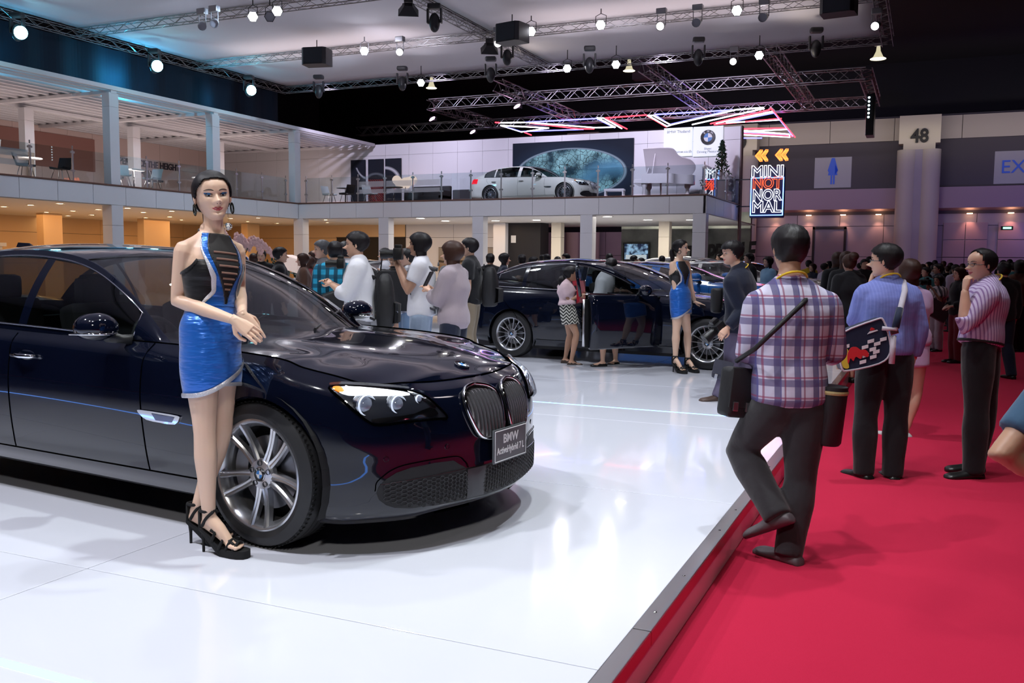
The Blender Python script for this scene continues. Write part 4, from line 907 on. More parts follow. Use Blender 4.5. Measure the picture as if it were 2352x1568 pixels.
class Car:
    """car-space: x forward, y left, z up, origin on the ground midway between the axles"""
    def __init__(s, wb=3.21, fo=.86, ro=1.14, hw=.951, kind='saloon', h=1.479, tyre=.36, nx=190, nv=40, arch=.385, gap=.80):
        s.gap = gap; s.wb, s.fo, s.ro, s.hw, s.kind, s.h, s.tyre, s.arch = wb, fo, ro, hw, kind, h, tyre, arch
        s.xa, s.xb = wb / 2, -wb / 2; F = s.xa + fo; R = s.xb - ro; s.F, s.R = F, R; k = hw / .951
        zs = 1.0 if kind != 'suv' else 1.12; s.zs = zs
        P = [((F, 0), 'nose'), ((F - .018, .20), 'nose'), ((F - .068, .40), 'nose'), ((F - .148, .585), 'corner'), ((F - .27, .745), 'corner'), ((F - .42, .855), 'lamp'), ((F - .62, .912), 'fend'),
             ((s.xa, .935), 'wheel'), ((s.xa - .62, .945), 'cowl'), ((0, .951), 'door'), ((-1.0 * wb / 3.21, .951), 'rdoor'), ((s.xb - .1, .945), 'quart'), ((R + .60, .925), 'tailc'), ((R + .33, .86), 'tail'),
             ((R + .15, .74), 'tail'), ((R + .06, .55), 'tail'), ((R + .014, .28), 'tail'), ((R, 0), 'tail')]
        vecs = []
        for (x, y), key in P:
            rows = ZR[key]; vecs.append([x, y * k] + [z * zs if z > .3 else z * zs for z, i in rows] + [i for z, i in rows])
        # mirrored phantom ends keep the surface square at the centre line
        A = np.array(vecs); a0 = A[1].copy(); a0[1] *= -1; a1 = A[-2].copy(); a1[1] *= -1
        A = np.vstack([a0, A, a1]); s.A = A; s.nk = len(P); s.nx, s.nv = nx, nv; s.build_grid()
    def _cr(s, A, t):
        i = min(int(t), len(A) - 4); f = t - i; a, b, c, d = A[i:i + 4]
        return .5 * ((2 * b) + (c - a) * f + (2 * a - 5 * b + 4 * c - d) * f * f + (3 * b - a - 3 * c + d) * f ** 3)
    def plan(s, t):
        p = s._cr(s.A, t); q = s._cr(s.A, min(t + 1e-3, s.nk - 1)); o = s._cr(s.A, max(t - 1e-3, 0)); d = q - o
        n = np.array([-d[1], d[0]]); n /= max(np.linalg.norm(n), 1e-9)   # left of travel = inward (front centre -> +y side -> rear)
        if abs(t) < 1e-6: n = np.array([-1., 0.])
        if t > s.nk - 1 - 1e-6: n = np.array([1., 0.])
        if n[0] * (-p[0]) + n[1] * (-p[1]) < 0 and abs(p[1]) > .05: n = -n
        return p, n
    def S(s, t, v):
        p, n = s.plan(t); rows = np.array([[p[2 + i], p[10 + i]] for i in range(8)])
        rows = np.vstack([rows[0] * 2 - rows[1], rows, rows[-1] * 2 - rows[-2]]); z, ins = s._cr(rows, v * 7)
        return V((p[0] + n[0] * ins, max(0., p[1] + n[1] * ins) if 0 < t < s.nk - 1 else 0., z))
    def build_grid(s):
        T = s.nk - 1; s.ts = [T * i / s.nx for i in range(s.nx + 1)]; s.vs = [j / s.nv for j in range(s.nv + 1)]
        s.G = []
        for t in s.ts:
            p, n = s.plan(t); rows = np.array([[p[2 + i], p[10 + i]] for i in range(8)]); rows = np.vstack([rows[0] * 2 - rows[1], rows, rows[-1] * 2 - rows[-2]]); col = []
            for v in s.vs:
                z, ins = s._cr(rows, v * 7); col.append(V((p[0] + n[0] * ins, max(0., p[1] + n[1] * ins) if 0 < t < T else 0., z)))
            s.G.append(col)
        s.top = [c[-1] for c in s.G]
    def top_at(s, x):
        for i in range(len(s.top) - 1):
            a, b = s.top[i], s.top[i + 1]
            if a.x >= x >= b.x and a.x - b.x > 1e-9: return a.lerp(b, (a.x - x) / (a.x - b.x))
        return s.top[0] if x > 0 else s.top[-1]
def arc_cut(mb, pts, fs, cx, cz, r):
    """drop faces inside the circle (XZ plane) and pull the border onto it"""
    P = np.array([[p[0], p[2]] for p in pts]); d = np.hypot(P[:, 0] - cx, P[:, 1] - cz)
    keep = []; rim = set()
    for f in fs:
        c = P[list(f)].mean(0)
        (keep.append(f) if np.hypot(c[0] - cx, c[1] - cz) > r else rim.update(f))
    used = set(i for f in keep for i in f); out = []
    for i in rim & used:
        k = r / max(d[i], 1e-6); pts[i] = V((cx + (P[i, 0] - cx) * k, pts[i][1], cz + (P[i, 1] - cz) * k)); out.append(i)
    return keep
def mirrored(vs): return [V((p[0], -p[1], p[2])) for p in vs]
def subset(pts, fs, name, m, root, mir=True, smooth=40, th=0.):
    ids = sorted(set(i for f in fs for i in f)); mp = {a: b for b, a in enumerate(ids)}
    out = []
    for sgn in ((1, -1) if mir else (1,)):
        mb = MB(); mb.add([V((pts[i][0], pts[i][1] * sgn, pts[i][2])) for i in ids], [tuple(mp[i] for i in (f if sgn > 0 else reversed(f))) for f in fs])
        if th:
            pass
        o = mb.build(name, m, root, smooth, fix=False); out.append(o)
        if th:
            md = o.modifiers.new('s', 'SOLIDIFY'); md.thickness = th; md.offset = -1 if sgn > 0 else -1
    return out
def wheel(root, x, y, side, r, rim_r, style, label=None, emb=True, lod=0):
    """side -1: outer face looks to -y"""
    w = bpy.data.objects.new('wheel', None); COL.objects.link(w); w.parent = root; w.location = (x, y, r)
    if side > 0: w.rotation_euler = (0, 0, pi)
    RXX = Matrix.Rotation(pi / 2, 3, 'X')          # lathe axis z -> -y (outward)
    hw = .122; n = 64 if not lod else 36
    tp = [(rim_r - .005, -.20), (rim_r + .02, -.235), (r - .05, -.245), (r - .012, -.225), (r, -.19), (r + .001, -.055), (r - .012, -.018), (r - .05, .006), (rim_r + .03, .008), (rim_r + .006, -.004), (rim_r - .002, -.02)]
    ty = MB().lathe(tp, n=n, M=RXX)
    ty.build('tyre', M_TYRE, w, 35)
    if not lod:
        mb = MB()
        for k in range(84):
            a = 2 * pi * k / 84; M = RXX @ Matrix.Rotation(a, 3, 'Z')
            for zc, rr in ((-.036, r - .0035), (-.205, r - .0015)): mb.box(M @ V((rr, 0, zc)), (.004, .008, .034), M=M @ Matrix.Rotation(.20 if zc > -.1 else -.1, 3, 'Y'))
        for zc in (-.085, -.12, -.155): mb.lathe([(r + .0015, zc), (r + .0017, zc + .004), (r + .0015, zc + .008)], n=64, M=RXX)
        tag(mb.build('tread_sipes', mat('tread_dark', (.008, .008, .008), .7), w), kind='stuff')
    rm = MB(); rm.lathe([(rim_r - .006, -.20), (rim_r - .03, -.18), (rim_r - .036, -.05), (rim_r - .022, -.030), (rim_r - .016, -.012), (rim_r - .004, -.004), (rim_r + .004, -.007), (rim_r + .003, -.02), (rim_r - .004, -.03), (rim_r - .004, -.19)], n=n, M=RXX)
    rm.build('rim', M_RIM_, w, 40)
    def spoke(a0, a1, w0, w1, r0, r1, d0, d1, bow):
        rings = []; K = 7
        for k in range(K):
            t = k / (K - 1); rr = lerp(r0, r1, t); a = lerp(a0, a1, t ** .75); ww = lerp(w0, w1, t) * (1 - .22 * sin(pi * t)); z = lerp(d0, d1, t ** 1.4) - bow * sin(pi * t); dp = lerp(.045, .030, t)
            e = V((cos(a), sin(a), 0)); f = V((-sin(a), cos(a), 0)); c = e * rr + V((0, 0, z)); h = ww / 2
            rings.append([RXX @ (c + f * q + V((0, 0, zz))) for q, zz in ((-h, -dp), (-h, -.006), (-h * .55, 0.002), (0, -.002), (h * .55, .002), (h, -.006), (h, -dp))])
        return rings
    if style == 'double':
        for k in range(5):
            A = pi / 2 + 2 * pi * k / 5 + pi
            for sg_ in (-1, 1):
                mb = MB(); mb.loft(spoke(A + sg_ * .24, A + sg_ * .20, .040, .036, .055, rim_r - .014, -.035, -.010, .010)); mb.build('spoke', M_RIM_, w, 35)
    else:
        for k in range(15):
            A = 2 * pi * k / 15 + .1; mb = MB(); mb.loft(spoke(A, A, .013, .020, .06, rim_r - .014, -.03, -.012, .006)); mb.build('spoke', M_RIM_, w, 35)
    hb = MB().lathe([(.078, -.07), (.078, -.045), (.070, -.034), (.036, -.030), (.036, -.05), (0, -.05)], n=30, M=RXX); hb.build('hub', M_RIM_, w, 35)
    mb = MB()
    for k in range(5):
        a = pi / 2 + 2 * pi * (k + (.5 if style == 'double' else 0)) / 5 + pi; c = RXX @ V((.056 * cos(a), .056 * sin(a), -.030)); mb.lathe([(0, -.012), (.010, -.012), (.012, .002), (.0135, .003)], c, 12, M=RXX)
    mb.build('bolt_recess', mat('bolt_dark', (.03, .03, .035), .3, metal=.5), w)
    if emb: emblem(w, Matrix.Translation((0, .030, 0)) @ RX, .035, .006, letters=not lod)
    MB().lathe([(.0, -.10), (rim_r - .09, -.10), (rim_r - .09, -.115), (0, -.115)], n=40, M=RXX).build('brake_disc', M_DISC, w, 40)
    if not lod:
        mb = MB(); R_ = RXX
        rings = []
        for k in range(6):
            a = radians(150 + 12 * k); rings.append([R_ @ V((q * cos(a), q * sin(a), z)) for q, z in ((rim_r - .14, -.08), (rim_r - .055, -.08), (rim_r - .05, -.13), (rim_r - .14, -.13))])
        mb.loft(rings); mb.build('brake_caliper', mat('caliper', (.35, .35, .37), .4, metal=.6), w, 40)
    MB().lathe([(0, -.20), (rim_r - .02, -.20)], n=30, M=RXX).build('inner_disc', M_BLK, w)
    return w
def car_seat(root, x, y, m, z=.42):
    s = bpy.data.objects.new('seat', None); COL.objects.link(s); s.parent = root; s.location = (x, y, z)
    MB().cbox((0, 0, .05), (.52, .50, .16), .05).build('cushion', m, s, 40)
    MB().cbox((-.33, 0, .40), (.16, .50, .66), .06, M=Matrix.Rotation(radians(-14), 3, 'Y')).build('backrest', m, s, 40)
    MB().cbox((-.42, 0, .80), (.10, .28, .17), .04).rod((-.42, -.06, .68), (-.42, -.06, .78), .008).rod((-.42, .06, .68), (-.42, .06, .78), .008).build('headrest', m, s, 40)
def build_car(root, c, pm, style='double', lod=0, trim=None, seatm=None, door_open=False, deco=None, rim=.262, ghouse=None, skipint=False):
    G = c.G; nx, nv = c.nx, c.nv; pts = [p.copy() for col in G for p in col]; idx = lambda i, j: i * (nv + 1) + j
    fs = [(idx(i, j), idx(i, j + 1), idx(i + 1, j + 1), idx(i + 1, j)) for i in range(nx) for j in range(nv)]
    zc = c.tyre
    for cx in (c.xa, c.xb): fs = arc_cut(None, pts, fs, cx, zc, c.arch)
    # sort faces into panels
    swing = []
    dx = [c.xa - c.gap, c.xa - .80 - 1.17 * c.wb / 3.21, c.xb + .12]
    pan = {}
    for f in fs:
        cc = sum((pts[i] for i in f), V()) / 4; x, y, z = cc
        if x > c.F - .58 and (y < .92 * c.hw or x > c.F - .40): k = 'front_bumper' if z < (.80 * c.zs) else 'front_bumper'
        elif x < c.R + .42: k = 'rear_bumper' if z < .68 * c.zs else 'rear_panel'
        elif z < .285 * c.zs and c.xa - .35 > x > c.xb + .35: k = 'sill'
        elif x > dx[0] + .012 * sin(z * 6): k = 'front_fender'
        elif x > dx[1] + .10 * ss(.55, .25, z) * 0: k = 'front_door'
        elif x > dx[2] - .30 * ss(.55, .95, z) + .0: k = 'rear_door'
        else: k = 'rear_fender'
        pan.setdefault(k, []).append(f)
    for k, ff in pan.items():
        if k.startswith('front_bumper') or k in ('rear_bumper', 'rear_panel'):
            # one piece across the centre line
            ids = sorted(set(i for f in ff for i in f)); mp = {}; vs = []
            for i in ids:
                mp[i] = (len(vs),); vs.append(pts[i])
                if pts[i][1] > 1e-5: mp[i] += (len(vs),); vs.append(V((pts[i][0], -pts[i][1], pts[i][2])))
            F2 = [tuple(mp[i][0] for i in f) for f in ff] + [tuple(mp[i][-1] for i in reversed(f)) for f in ff]
            MB().add(vs, F2).build(k, pm, root, 50, fix=True)
        else:
            sides = subset(pts, ff, k, pm, root, True, 50)
            if door_open and k == 'front_door': swing.append(sides[1])
    # arch flanges and wheel houses
    for cx in (c.xa, c.xb):
        for sg_ in (1, -1):
            mb = MB(); K = 40; rings = []
            for k in range(K + 1):
                a = radians(-24 + 228 * k / K); p = V((cx + c.arch * cos(a), 0, zc + c.arch * sin(a)))
                y = c.side_y(p.x, p.z)
                rings.append([V((p.x, sg_ * (y + .001), p.z)), V((cx + (c.arch - .012) * cos(a), sg_ * (y - .012), zc + (c.arch - .012) * sin(a))), V((cx + (c.arch - .004) * cos(a), sg_ * (y - .05), zc + (c.arch - .004) * sin(a)))])
            mb.loft(rings, closed_ring=False); mb.build('arch_lip', pm, root, 60)
            mb = MB(); rings = []
            for k in range(21):
                a = radians(-24 + 228 * k / 20); q = c.arch + .03; rings.append([V((cx + q * cos(a), sg_ * (c.hw - .035), zc + q * sin(a))), V((cx + q * cos(a), sg_ * .50, zc + q * sin(a))), V((cx, sg_ * .50, zc))])
            mb.loft(rings, closed_ring=False); mb.build('wheel_house', M_BLK, root)
    MB().loft([[V((x, y, z)) for y, z in ((-.74, .135), (.74, .135), (.82, .42), (-.82, .42))] for x in (c.F - .5, c.xa - .4, c.xb + .4, c.R + .45)], ).build('underbody', M_BLK, root)
    # wheels
    yw = c.hw - .012
    for cx in (c.xa, c.xb):
        for sg_ in (-1, 1): wheel(root, cx, sg_ * (yw - .008), sg_, c.tyre, rim, style, lod=lod if sg_ < 0 else 1)
    # hood and boot lid
    tops = [(i, p) for i, p in enumerate(c.top)]
    xcowl = c.xa - .86
    zt = c.zs
    hoodz = [(c.xa - 1.15, 1.03 * zt), (c.xa - .72, .995 * zt), (c.xa - .3, .972 * zt), (c.xa + .1, .938 * zt), (c.xa + .45, .885 * zt), (c.F - .20, .822 * zt), (c.F - .14, .80 * zt)]
    def lid(name, sel, ctr, m, crn=2.2, bulge=0.):
        vs = []; fs_ = []; nw = 26; cols = [c.top[i] for i in sel]
        for p in cols:
            yT = max(p.y, 1e-4); zC = ctr(p.x, p.z)
            for k in range(-nw, nw + 1):
                u = k / nw; u = u * (1 - .25 * (1 - abs(u))) / 1.0; au = abs(u)
                z = p.z + (zC - p.z) * (1 - au ** crn)
                if bulge: z += bulge * ss(0, .5, (c.F - .2 - p.x)) * (sin(pi * min(1, max(0, (au - .40) / .5))) ** 2) * -1.0 + bulge * .5 * ss(0, .5, c.F - .2 - p.x) * ss(.75, .45, au) * ss(0., .35, au)
                vs.append((p.x, u * yT, z))
        n2 = 2 * nw + 1
        for i in range(len(cols) - 1):
            for k in range(n2 - 1): fs_.append((i * n2 + k, i * n2 + k + 1, (i + 1) * n2 + k + 1, (i + 1) * n2 + k))
        return MB().add(vs, fs_).build(name, m, root, 60)
    hs = [i for i, p in tops if p.x > c.xa - 1.12 and i < nx // 2]
    c.hood = lid('hood', hs, lambda x, z: max(z, interp(hoodz, x)), pm, 2.4, .006)
    if c.kind == 'saloon':
        bs = [i for i, p in tops if p.x < c.R + .95 and i > nx // 2]
        lid('boot_lid', bs, lambda x, z: z + .045 * ss(c.R + .05, c.R + .5, x) + .02, pm, 2.6)
    # greenhouse
    gh = ghouse or c.greenhouse(); nq = 96 if not lod else 56; nt, nr = 14, 22
    def q_at(q):
        A = np.array(gh); A = np.vstack([A[0] * 2 - A[1], A, A[-1] * 2 - A[-2]]); return c._cr(A, q)
    qs = [(len(gh) - 1) * i / nq for i in range(nq + 1)]; pv = []; info = []
    for q in qs:
        rx, ry, rz, cx_, cz_ = q_at(q); bt = c.top_at(rx); by, bz = bt.y - .012, bt.z
        col = []
        for j in range(nt + 1):
            t = j / nt; a = V((rx, by, bz)); b = V((rx, ry, max(rz, bz + .002))); p = a.lerp(b, t); p.y += .030 * sin(pi * t) * min(1, (rz - bz) / .3 if rz > bz else 0); col.append(p)
        for j in range(1, nr + 1):
            u = j / nr; th = u * pi / 2; y = ry * cos(th) ** .8 if u < 1 else 0.
            w = 1 - (y / ry) ** 2.3 if ry > 0 else 1
            col.append(V((rx + (cx_ - rx) * (1 - (y / ry) ** 2), y, rz + (cz_ - rz) * w)))
        pv.extend(col); info.append(rx)
    n2 = nt + nr + 1; gi = lambda i, j: i * n2 + j; panes = {}
    qn = len(gh) - 1
    wins = c.windows()
    for i in range(nq):
        qm = (qs[i] + qs[i + 1]) / 2; rx = (info[i] + info[i + 1]) / 2
        for j in range(n2 - 1):
            f = (gi(i, j), gi(i + 1, j), gi(i + 1, j + 1), gi(i, j + 1)); k = 'roof'; t = (j + .5) / nt; u = (j - nt + .5) / nr
            if j < nt:
                k = 'pillars'
                for wi, (xa_, xb_) in enumerate(wins):
                    if xb_ < rx < xa_ and .07 < t < .90 and q_at(qm)[2] - c.top_at(rx).z > .045: k = ('front_side_window', 'rear_side_window', 'quarter_window')[wi]
            else:
                if qm < c.q_ws[1] and qm > c.q_ws[0] and u > .10: k = 'windscreen'
                elif qm > c.q_bl[0] and qm < c.q_bl[1] and u > .12: k = 'rear_window'
                elif c.q_ws[1] + .25 < qm < c.q_bl[0] - .9 and u > .25: k = 'sunroof'
            panes.setdefault(k, []).append(f)
    sr = mat('sunroof_glass', (.012, .012, .014), .04, coat=1.)
    for k, ff in panes.items():
        m = M_CGLASS if ('window' in k or k == 'windscreen') else (sr if k == 'sunroof' else pm)
        if k in ('front_side_window', 'rear_side_window', 'quarter_window', 'pillars'):
            o2 = subset(pv, ff, k, m, root, True, 50)
            if door_open and k == 'front_side_window': swing.append(o2[1])
        else:
            ids = sorted(set(i for f in ff for i in f)); mp = {}; vs = []
            for i in ids:
                mp[i] = (len(vs),); vs.append(pv[i])
                if pv[i][1] > 1e-5: mp[i] += (len(vs),); vs.append(V((pv[i][0], -pv[i][1], pv[i][2])))
            MB().add(vs, [tuple(mp[i][0] for i in f) for f in ff] + [tuple(mp[i][-1] for i in reversed(f)) for f in ff]).build(k, m, root, 50)
    c.pv, c.gi, c.nq, c.nt, c.qs, c.info = pv, gi, nq, nt, qs, info
    # chrome strip round the side windows
    xs_ = [w for ww in wins for w in ww]; x1, x0 = max(xs_), min(xs_)
    low, high = [], []
    for i in range(nq + 1):
        if x0 <= info[i] <= x1:
            low.append(pv[gi(i, 1)]); high.append(pv[gi(i, int(nt * .93))])
    tm = trim or M_CHROME
    if low and tm:
        for sg_ in (1, -1):
            if door_open and sg_ < 0: k_ = [i for i in range(len(low)) if low[i].x < wins[0][1]]; low = [low[i] for i in k_]; high = [high[i] for i in k_]
            loop = low + high[::-1]
            pp = [V((p.x, sg_ * (p.y + .006), p.z)) for p in loop]; MB().tube(pp, .0065 if lod else .005, 6, closed=True).build('window_trim', tm, root, 180)
    # interior
    if not skipint:
        sm = seatm or M_SEAT
        for x in (.10, -.95 * c.wb / 3.21):
            for y in (-.38, .38): car_seat(root, x, y, sm, .40 * c.zs)
        MB().loft([[V((x, y, z)) for x, z in ((c.xa - .85, .60), (c.xa - .80, .93 * zt), (c.xa - 1.05, .95 * zt), (c.xa - 1.22, .88 * zt), (c.xa - 1.15, .60))] for y in (-.76, .76)]).build('dashboard', M_PLAS, root, 30)
        w_ = c.xa - 1.36; RR = Matrix.Rotation(radians(68), 3, 'Y')
        sw = MB(); sw.tube([V((w_, -.38, .88 * zt)) + RR @ V((.18 * cos(a), .18 * sin(a), 0)) for a in [2 * pi * k / 24 for k in range(24)]], .014, 8, closed=True)
        for a in (0, pi, pi / 2 * 3): sw.rod(V((w_, -.38, .88 * zt)), V((w_, -.38, .88 * zt)) + RR @ V((.17 * cos(a + 1.57), .17 * sin(a + 1.57), 0)), .014)
        sw.build('steering_wheel', M_PLAS, root, 180)
        MB().bb((c.xb - .3, -.72, .3), (c.xa - 1.1, .72, .36)).build('cabin_floor', M_BLK, root)
        MB().loft([[V((x, y, z)) for y, z in ((-.7, .36), (.7, .36), (.66, .98 * zt), (-.66, .98 * zt))] for x in (c.xb + .15, c.xb + .05)]).build('parcel_shelf', M_PLAS, root)
    # mirrors and door handles
    for sg_ in (1, -1):
        if door_open and sg_ < 0: continue
        p = V((c.xa - 1.02, sg_ * (c.hw + .10), 1.04 * zt)); mm = MB()
        RR = [(-.085, .055, .055), (-.03, .105, .075), (.04, .112, .078), (.085, .085, .060), (.11, .03, .03)]
        rings = []
        for dx_, ry_, rz_ in RR: rings.append([p + V((dx_, ry_ * cos(a), rz_ * sin(a) * (1 if sin(a) > 0 else .85))) for a in [2 * pi * k / 20 for k in range(20)]])
        mm.loft(rings); mo = mm.build('door_mirror', pm, root, 60)
        MB().tube([p + V((.02, sg_ * -.06, -.05)), p + V((.0, sg_ * -.16, -.07)), V((c.xa - .98, sg_ * (c.hw - .10), .965 * zt))], [.03, .024, .03], 10).build('mirror_foot', M_PLAS, mo, 180)
        q = p + V((-.086, 0, 0)); MB().loft([[q + V((0, .048 * cos(a), .048 * sin(a))) for a in [2 * pi * k / 20 for k in range(20)]], [q + V((-.002, .046 * cos(a), .046 * sin(a))) for a in [2 * pi * k / 20 for k in range(20)]]]).build('mirror_glass', M_CHROME, mo)
        MB().tube([p + V((.085, sg_ * -.07, -.028)), p + V((.118, 0, -.03)), p + V((.08, sg_ * .09, -.026)), p + V((-.05, sg_ * .11, -.03))], .006, 6).build('indicator_strip', M_CHROME, mo, 180)
        for hx in (dx[1] + .16, dx[2] + .12 - .06):
            if door_open and sg_ < 0 and hx > dx[1]: continue
            y = c.side_y(hx, .84 * zt); b = V((hx, sg_ * y, .84 * zt))
            h = MB().tube([b + V((.10, sg_ * .004, 0)), b + V((.085, sg_ * .034, 0)), b + V((0, sg_ * .044, .0)), b + V((-.085, sg_ * .034, 0)), b + V((-.10, sg_ * .004, 0))], [.010, .013, .014, .013, .010], 8).build('door_handle', tm if lod else M_CHROME, root, 180)
            MB().ell(b + V((0, sg_ * -.006, -.004)), (.095, .012, .035), 18, 8).build('handle_recess', pm, h, 180)
    # gap lines between the panels
    gl = M_GAPB
    for sg_ in (1, -1):
        for gx in ((dx[0], dx[1]) if True else ()):
            if door_open and sg_ < 0: continue
            pp = []
            for k in range(18):
                z = lerp(.29, .955 if gx == dx[0] else .96, k / 17) * zt; x = gx + (.012 * sin(z / zt * 6) if gx == dx[0] else 0); pp.append(V((x, sg_ * (c.side_y(x, z) + .0005), z)))
            MB().tube(pp, .0035, 4).build('panel_gap', gl, root)
        pp = []
        for k in range(22):
            z = lerp(.30, .985, k / 21) * zt; x = dx[2] - .30 * ss(.55, .95, z); pp.append(V((x, sg_ * (c.side_y(x, z) + .0005), z)))
        MB().tube(pp, .0035, 4).build('panel_gap', gl, root)
        pp = [V((x, sg_ * (c.side_y(x, .285 * zt) + .001), .285 * zt)) for x in [lerp(c.xa - .42, c.xb + .42, k / 20) for k in range(21)]]
        MB().tube(pp, .004, 4).build('sill_gap', gl, root)
        pp = [p + V((0, 0, .002)) for i, p in tops if c.xa - 1.0 < p.x and i < nx // 2 and p.y > .02]
        MB().tube([V((p.x, sg_ * p.y, p.z)) for p in pp], .004, 4).build('hood_gap', gl, root)
    if swing:
        hx, hy = dx[0], -(c.hw - .03); th = radians(door_open)
        MP = Matrix.Translation((hx, hy, 0)) @ Matrix.Rotation(th, 4, 'Z') @ Matrix.Translation((-hx, -hy, 0))
        for o in swing: o.matrix_local = MP; o.name = 'open_' + o.name.split('.')[0]
        md = swing[0].modifiers.new('s', 'SOLIDIFY'); md.thickness = .05; md.offset = 0
        a, b = dx[0] - .02, dx[1] + .02; y = -(c.hw - .10)
        mb = MB(); rings = []
        for k in range(12):
            t = k / 11; z = lerp(.30, .93, t); rings.append([MP @ V((a - .03, y, z)), MP @ V((b + .02, y, z)), MP @ V((b + .02, y + .03, z)), MP @ V((a - .03, y + .03, z))])
        mb.loft(rings); mb.build('door_inner_panel', M_PLAS, root)
        MB().tube([MP @ V((b + .0, y - .0, z)) for z in (.32, .5, .7, .93)], .018, 8).build('door_edge_trim', M_STEEL, root, 180)
        fr = []
        for i in range(nq + 1):
            if wins[0][1] - .03 <= info[i] <= wins[0][0] + .02: fr.append(pv[gi(i, nt)])
        fr = fr + [fr[-1] + V((-.03, .04, -.12)), fr[-1] + V((-.05, .16, -.42))]
        MB().tube([MP @ V((p.x, -p.y, p.z)) for p in fr], .022, 8).build('open_window_frame', pm, root, 180)
        lo = [pv[gi(i, 1)] for i in range(nq + 1) if wins[0][1] - .03 <= info[i] <= wins[0][0] + .02]
        MB().tube([MP @ V((p.x, -p.y, p.z)) for p in lo], .012, 8).build('window_sill_trim', M_CHROME, root, 180)
        p = MP @ V((c.xa - 1.02, -(c.hw + .10), 1.04)); MB().ell(p, (.09, .11, .075), 16, 10).build('open_door_mirror', pm, root, 180)
        MB().rod(p, MP @ V((c.xa - .98, -(c.hw - .10), .98)), .028).build('mirror_foot', M_PLAS, root)
    return c
M_GAPB = mat('gap_black', (.001, .001, .001), .9, spec=0.)
def _side_y(c, x, z):
    best = None
    for i in range(len(c.G) - 1):
        a, b = c.G[i], c.G[i + 1]; m = c.nv // 2
        if a[m].x >= x >= b[m].x and a[m].x - b[m].x > 1e-9:
            t = (a[m].x - x) / (a[m].x - b[m].x)
            for j in range(c.nv):
                p, q = a[j].lerp(b[j], t), a[j + 1].lerp(b[j + 1], t)
                if p.z <= z <= q.z: return p.lerp(q, (z - p.z) / max(q.z - p.z, 1e-9)).y
            e = a[0].lerp(b[0], t); f = a[-1].lerp(b[-1], t)
            return e.y if z < e.z else f.y
    return c.hw
Car.side_y = _side_y
def _gh(c):
    a, b, h = c.xa, c.xb, c.h
    k = h / 1.479
    g = [(a - .74, .805, .955 * c.zs, a - .48, .975 * c.zs), (a - 1.18, .722, 1.205 * k, a - .97, 1.245 * k), (a - 1.62, .640, 1.365 * k, a - 1.47, 1.418 * k), (a - 2.10, .605, 1.425 * k, a - 2.05, 1.472 * k)]
    if c.kind == 'saloon':
        g += [(b + .62, .60, 1.420 * k, b + .62, 1.478 * k), (b + .12, .60, 1.370 * k, b + .05, 1.440 * k), (b - .18, .625, 1.295 * k, b - .28, 1.375 * k), (b - .48, .675, 1.18 * k, b - .62, 1.25 * k), (b - .76, .74, 1.045, b - .88, 1.105)]
        c.q_ws = (.04, 2.05); c.q_bl = (5.9, 7.9)
    else:
        g += [(b + .62, .62, 1.425 * k, b + .6, 1.478 * k), (b + .0, .62, 1.40 * k, b - .05, 1.45 * k), (b - .40, .64, 1.34 * k, b - .52, 1.40 * k), (b - .62, .68, 1.22 * k, b - .78, 1.26 * k), (b - .74, .74, 1.04 * c.zs, b - .88, 1.06 * c.zs)]
        c.q_ws = (.04, 2.05); c.q_bl = (6.1, 7.7)
    return g
Car.greenhouse = _gh
def _wins(c):
    s = c.wb / 3.21; x1 = c.xa - .80 - 1.17 * s; w = [(c.xa - .98, x1 + .05), (x1 - .06, c.xb + .16)]
    w.append((c.xb + .12, c.xb - .34)); return w
Car.windows = _wins
# ------------------------------------------------------------------ the black saloon in front
A7 = -radians(6.0)
FW = V((-2.925, 3.475, 0))                                 # outer face of its front wheel on the floor
uA = V((cos(A7), sin(A7), 0)); vA = V((-sin(A7), cos(A7), 0))
c7 = Car(fo=.845, h=1.50); O7 = FW - uA * c7.xa + vA * c7.hw
M_BP = paint('carbon_black_paint', (.0025, .004, .012))
car7 = thing('car', 'large glossy black saloon in the foreground beside the hostess', 'car', O7, A7)
build_car(car7, c7, M_BP, 'double', lod=0, trim=M_CHROME, rim=.272)
# ---- front-end detail of the black saloon: shapes laid on the body surface
from mathutils.geometry import delaunay_2d_cdt
M7 = Matrix.Translation(O7) @ Matrix.Rotation(A7, 4, 'Z'); M7i = M7.inverted()
def bvh_of(c):
    vs = []; fs = []
    for s_ in (1, -1):
        o = len(vs); n1 = c.nv + 1; vs += [V((p.x, p.y * s_, p.z)) for col in c.G for p in col]
        fs += [(o + i * n1 + j, o + i * n1 + j + 1, o + (i + 1) * n1 + j + 1, o + (i + 1) * n1 + j) for i in range(c.nx) for j in range(c.nv)]
    return BVHTree.FromPolygons(vs, fs)
BV = bvh_of(c7); BH = BVHTree.FromPolygons([v.co.copy() for v in c7.hood.data.vertices], [tuple(p.vertices) for p in c7.hood.data.polygons])
camL = M7i @ CAM
def hit(px, py, bv=BV):
    d = (M7i.to_3x3() @ ray(px, py)).normalized(); r = bv.ray_cast(camL, d)
    if r[0] is None: r = bv.find_nearest(camL + d * 4.7)
    n = r[1]; n = n if n.dot(d) < 0 else -n
    return r[0], n
def fhit(y, z):
    r = BV.ray_cast(V((4, y, z)), V((-1, 0, 0))); n = r[1]
    return r[0], (n if n.x > 0 else -n)
def smooth_poly(pl, k=4):
    P = [V((x, y, 0)) for x, y in pl]; n = len(P); out = []
    for i in range(n):
        a, b, c, d = P[i - 1], P[i], P[(i + 1) % n], P[(i + 2) % n]
        for q in range(k):
            t = q / k; v = .5 * ((2 * b) + (c - a) * t + (2 * a - 5 * b + 4 * c - d) * t * t + (3 * b - a - 3 * c + d) * t ** 3); out.append((v.x, v.y))
    return out
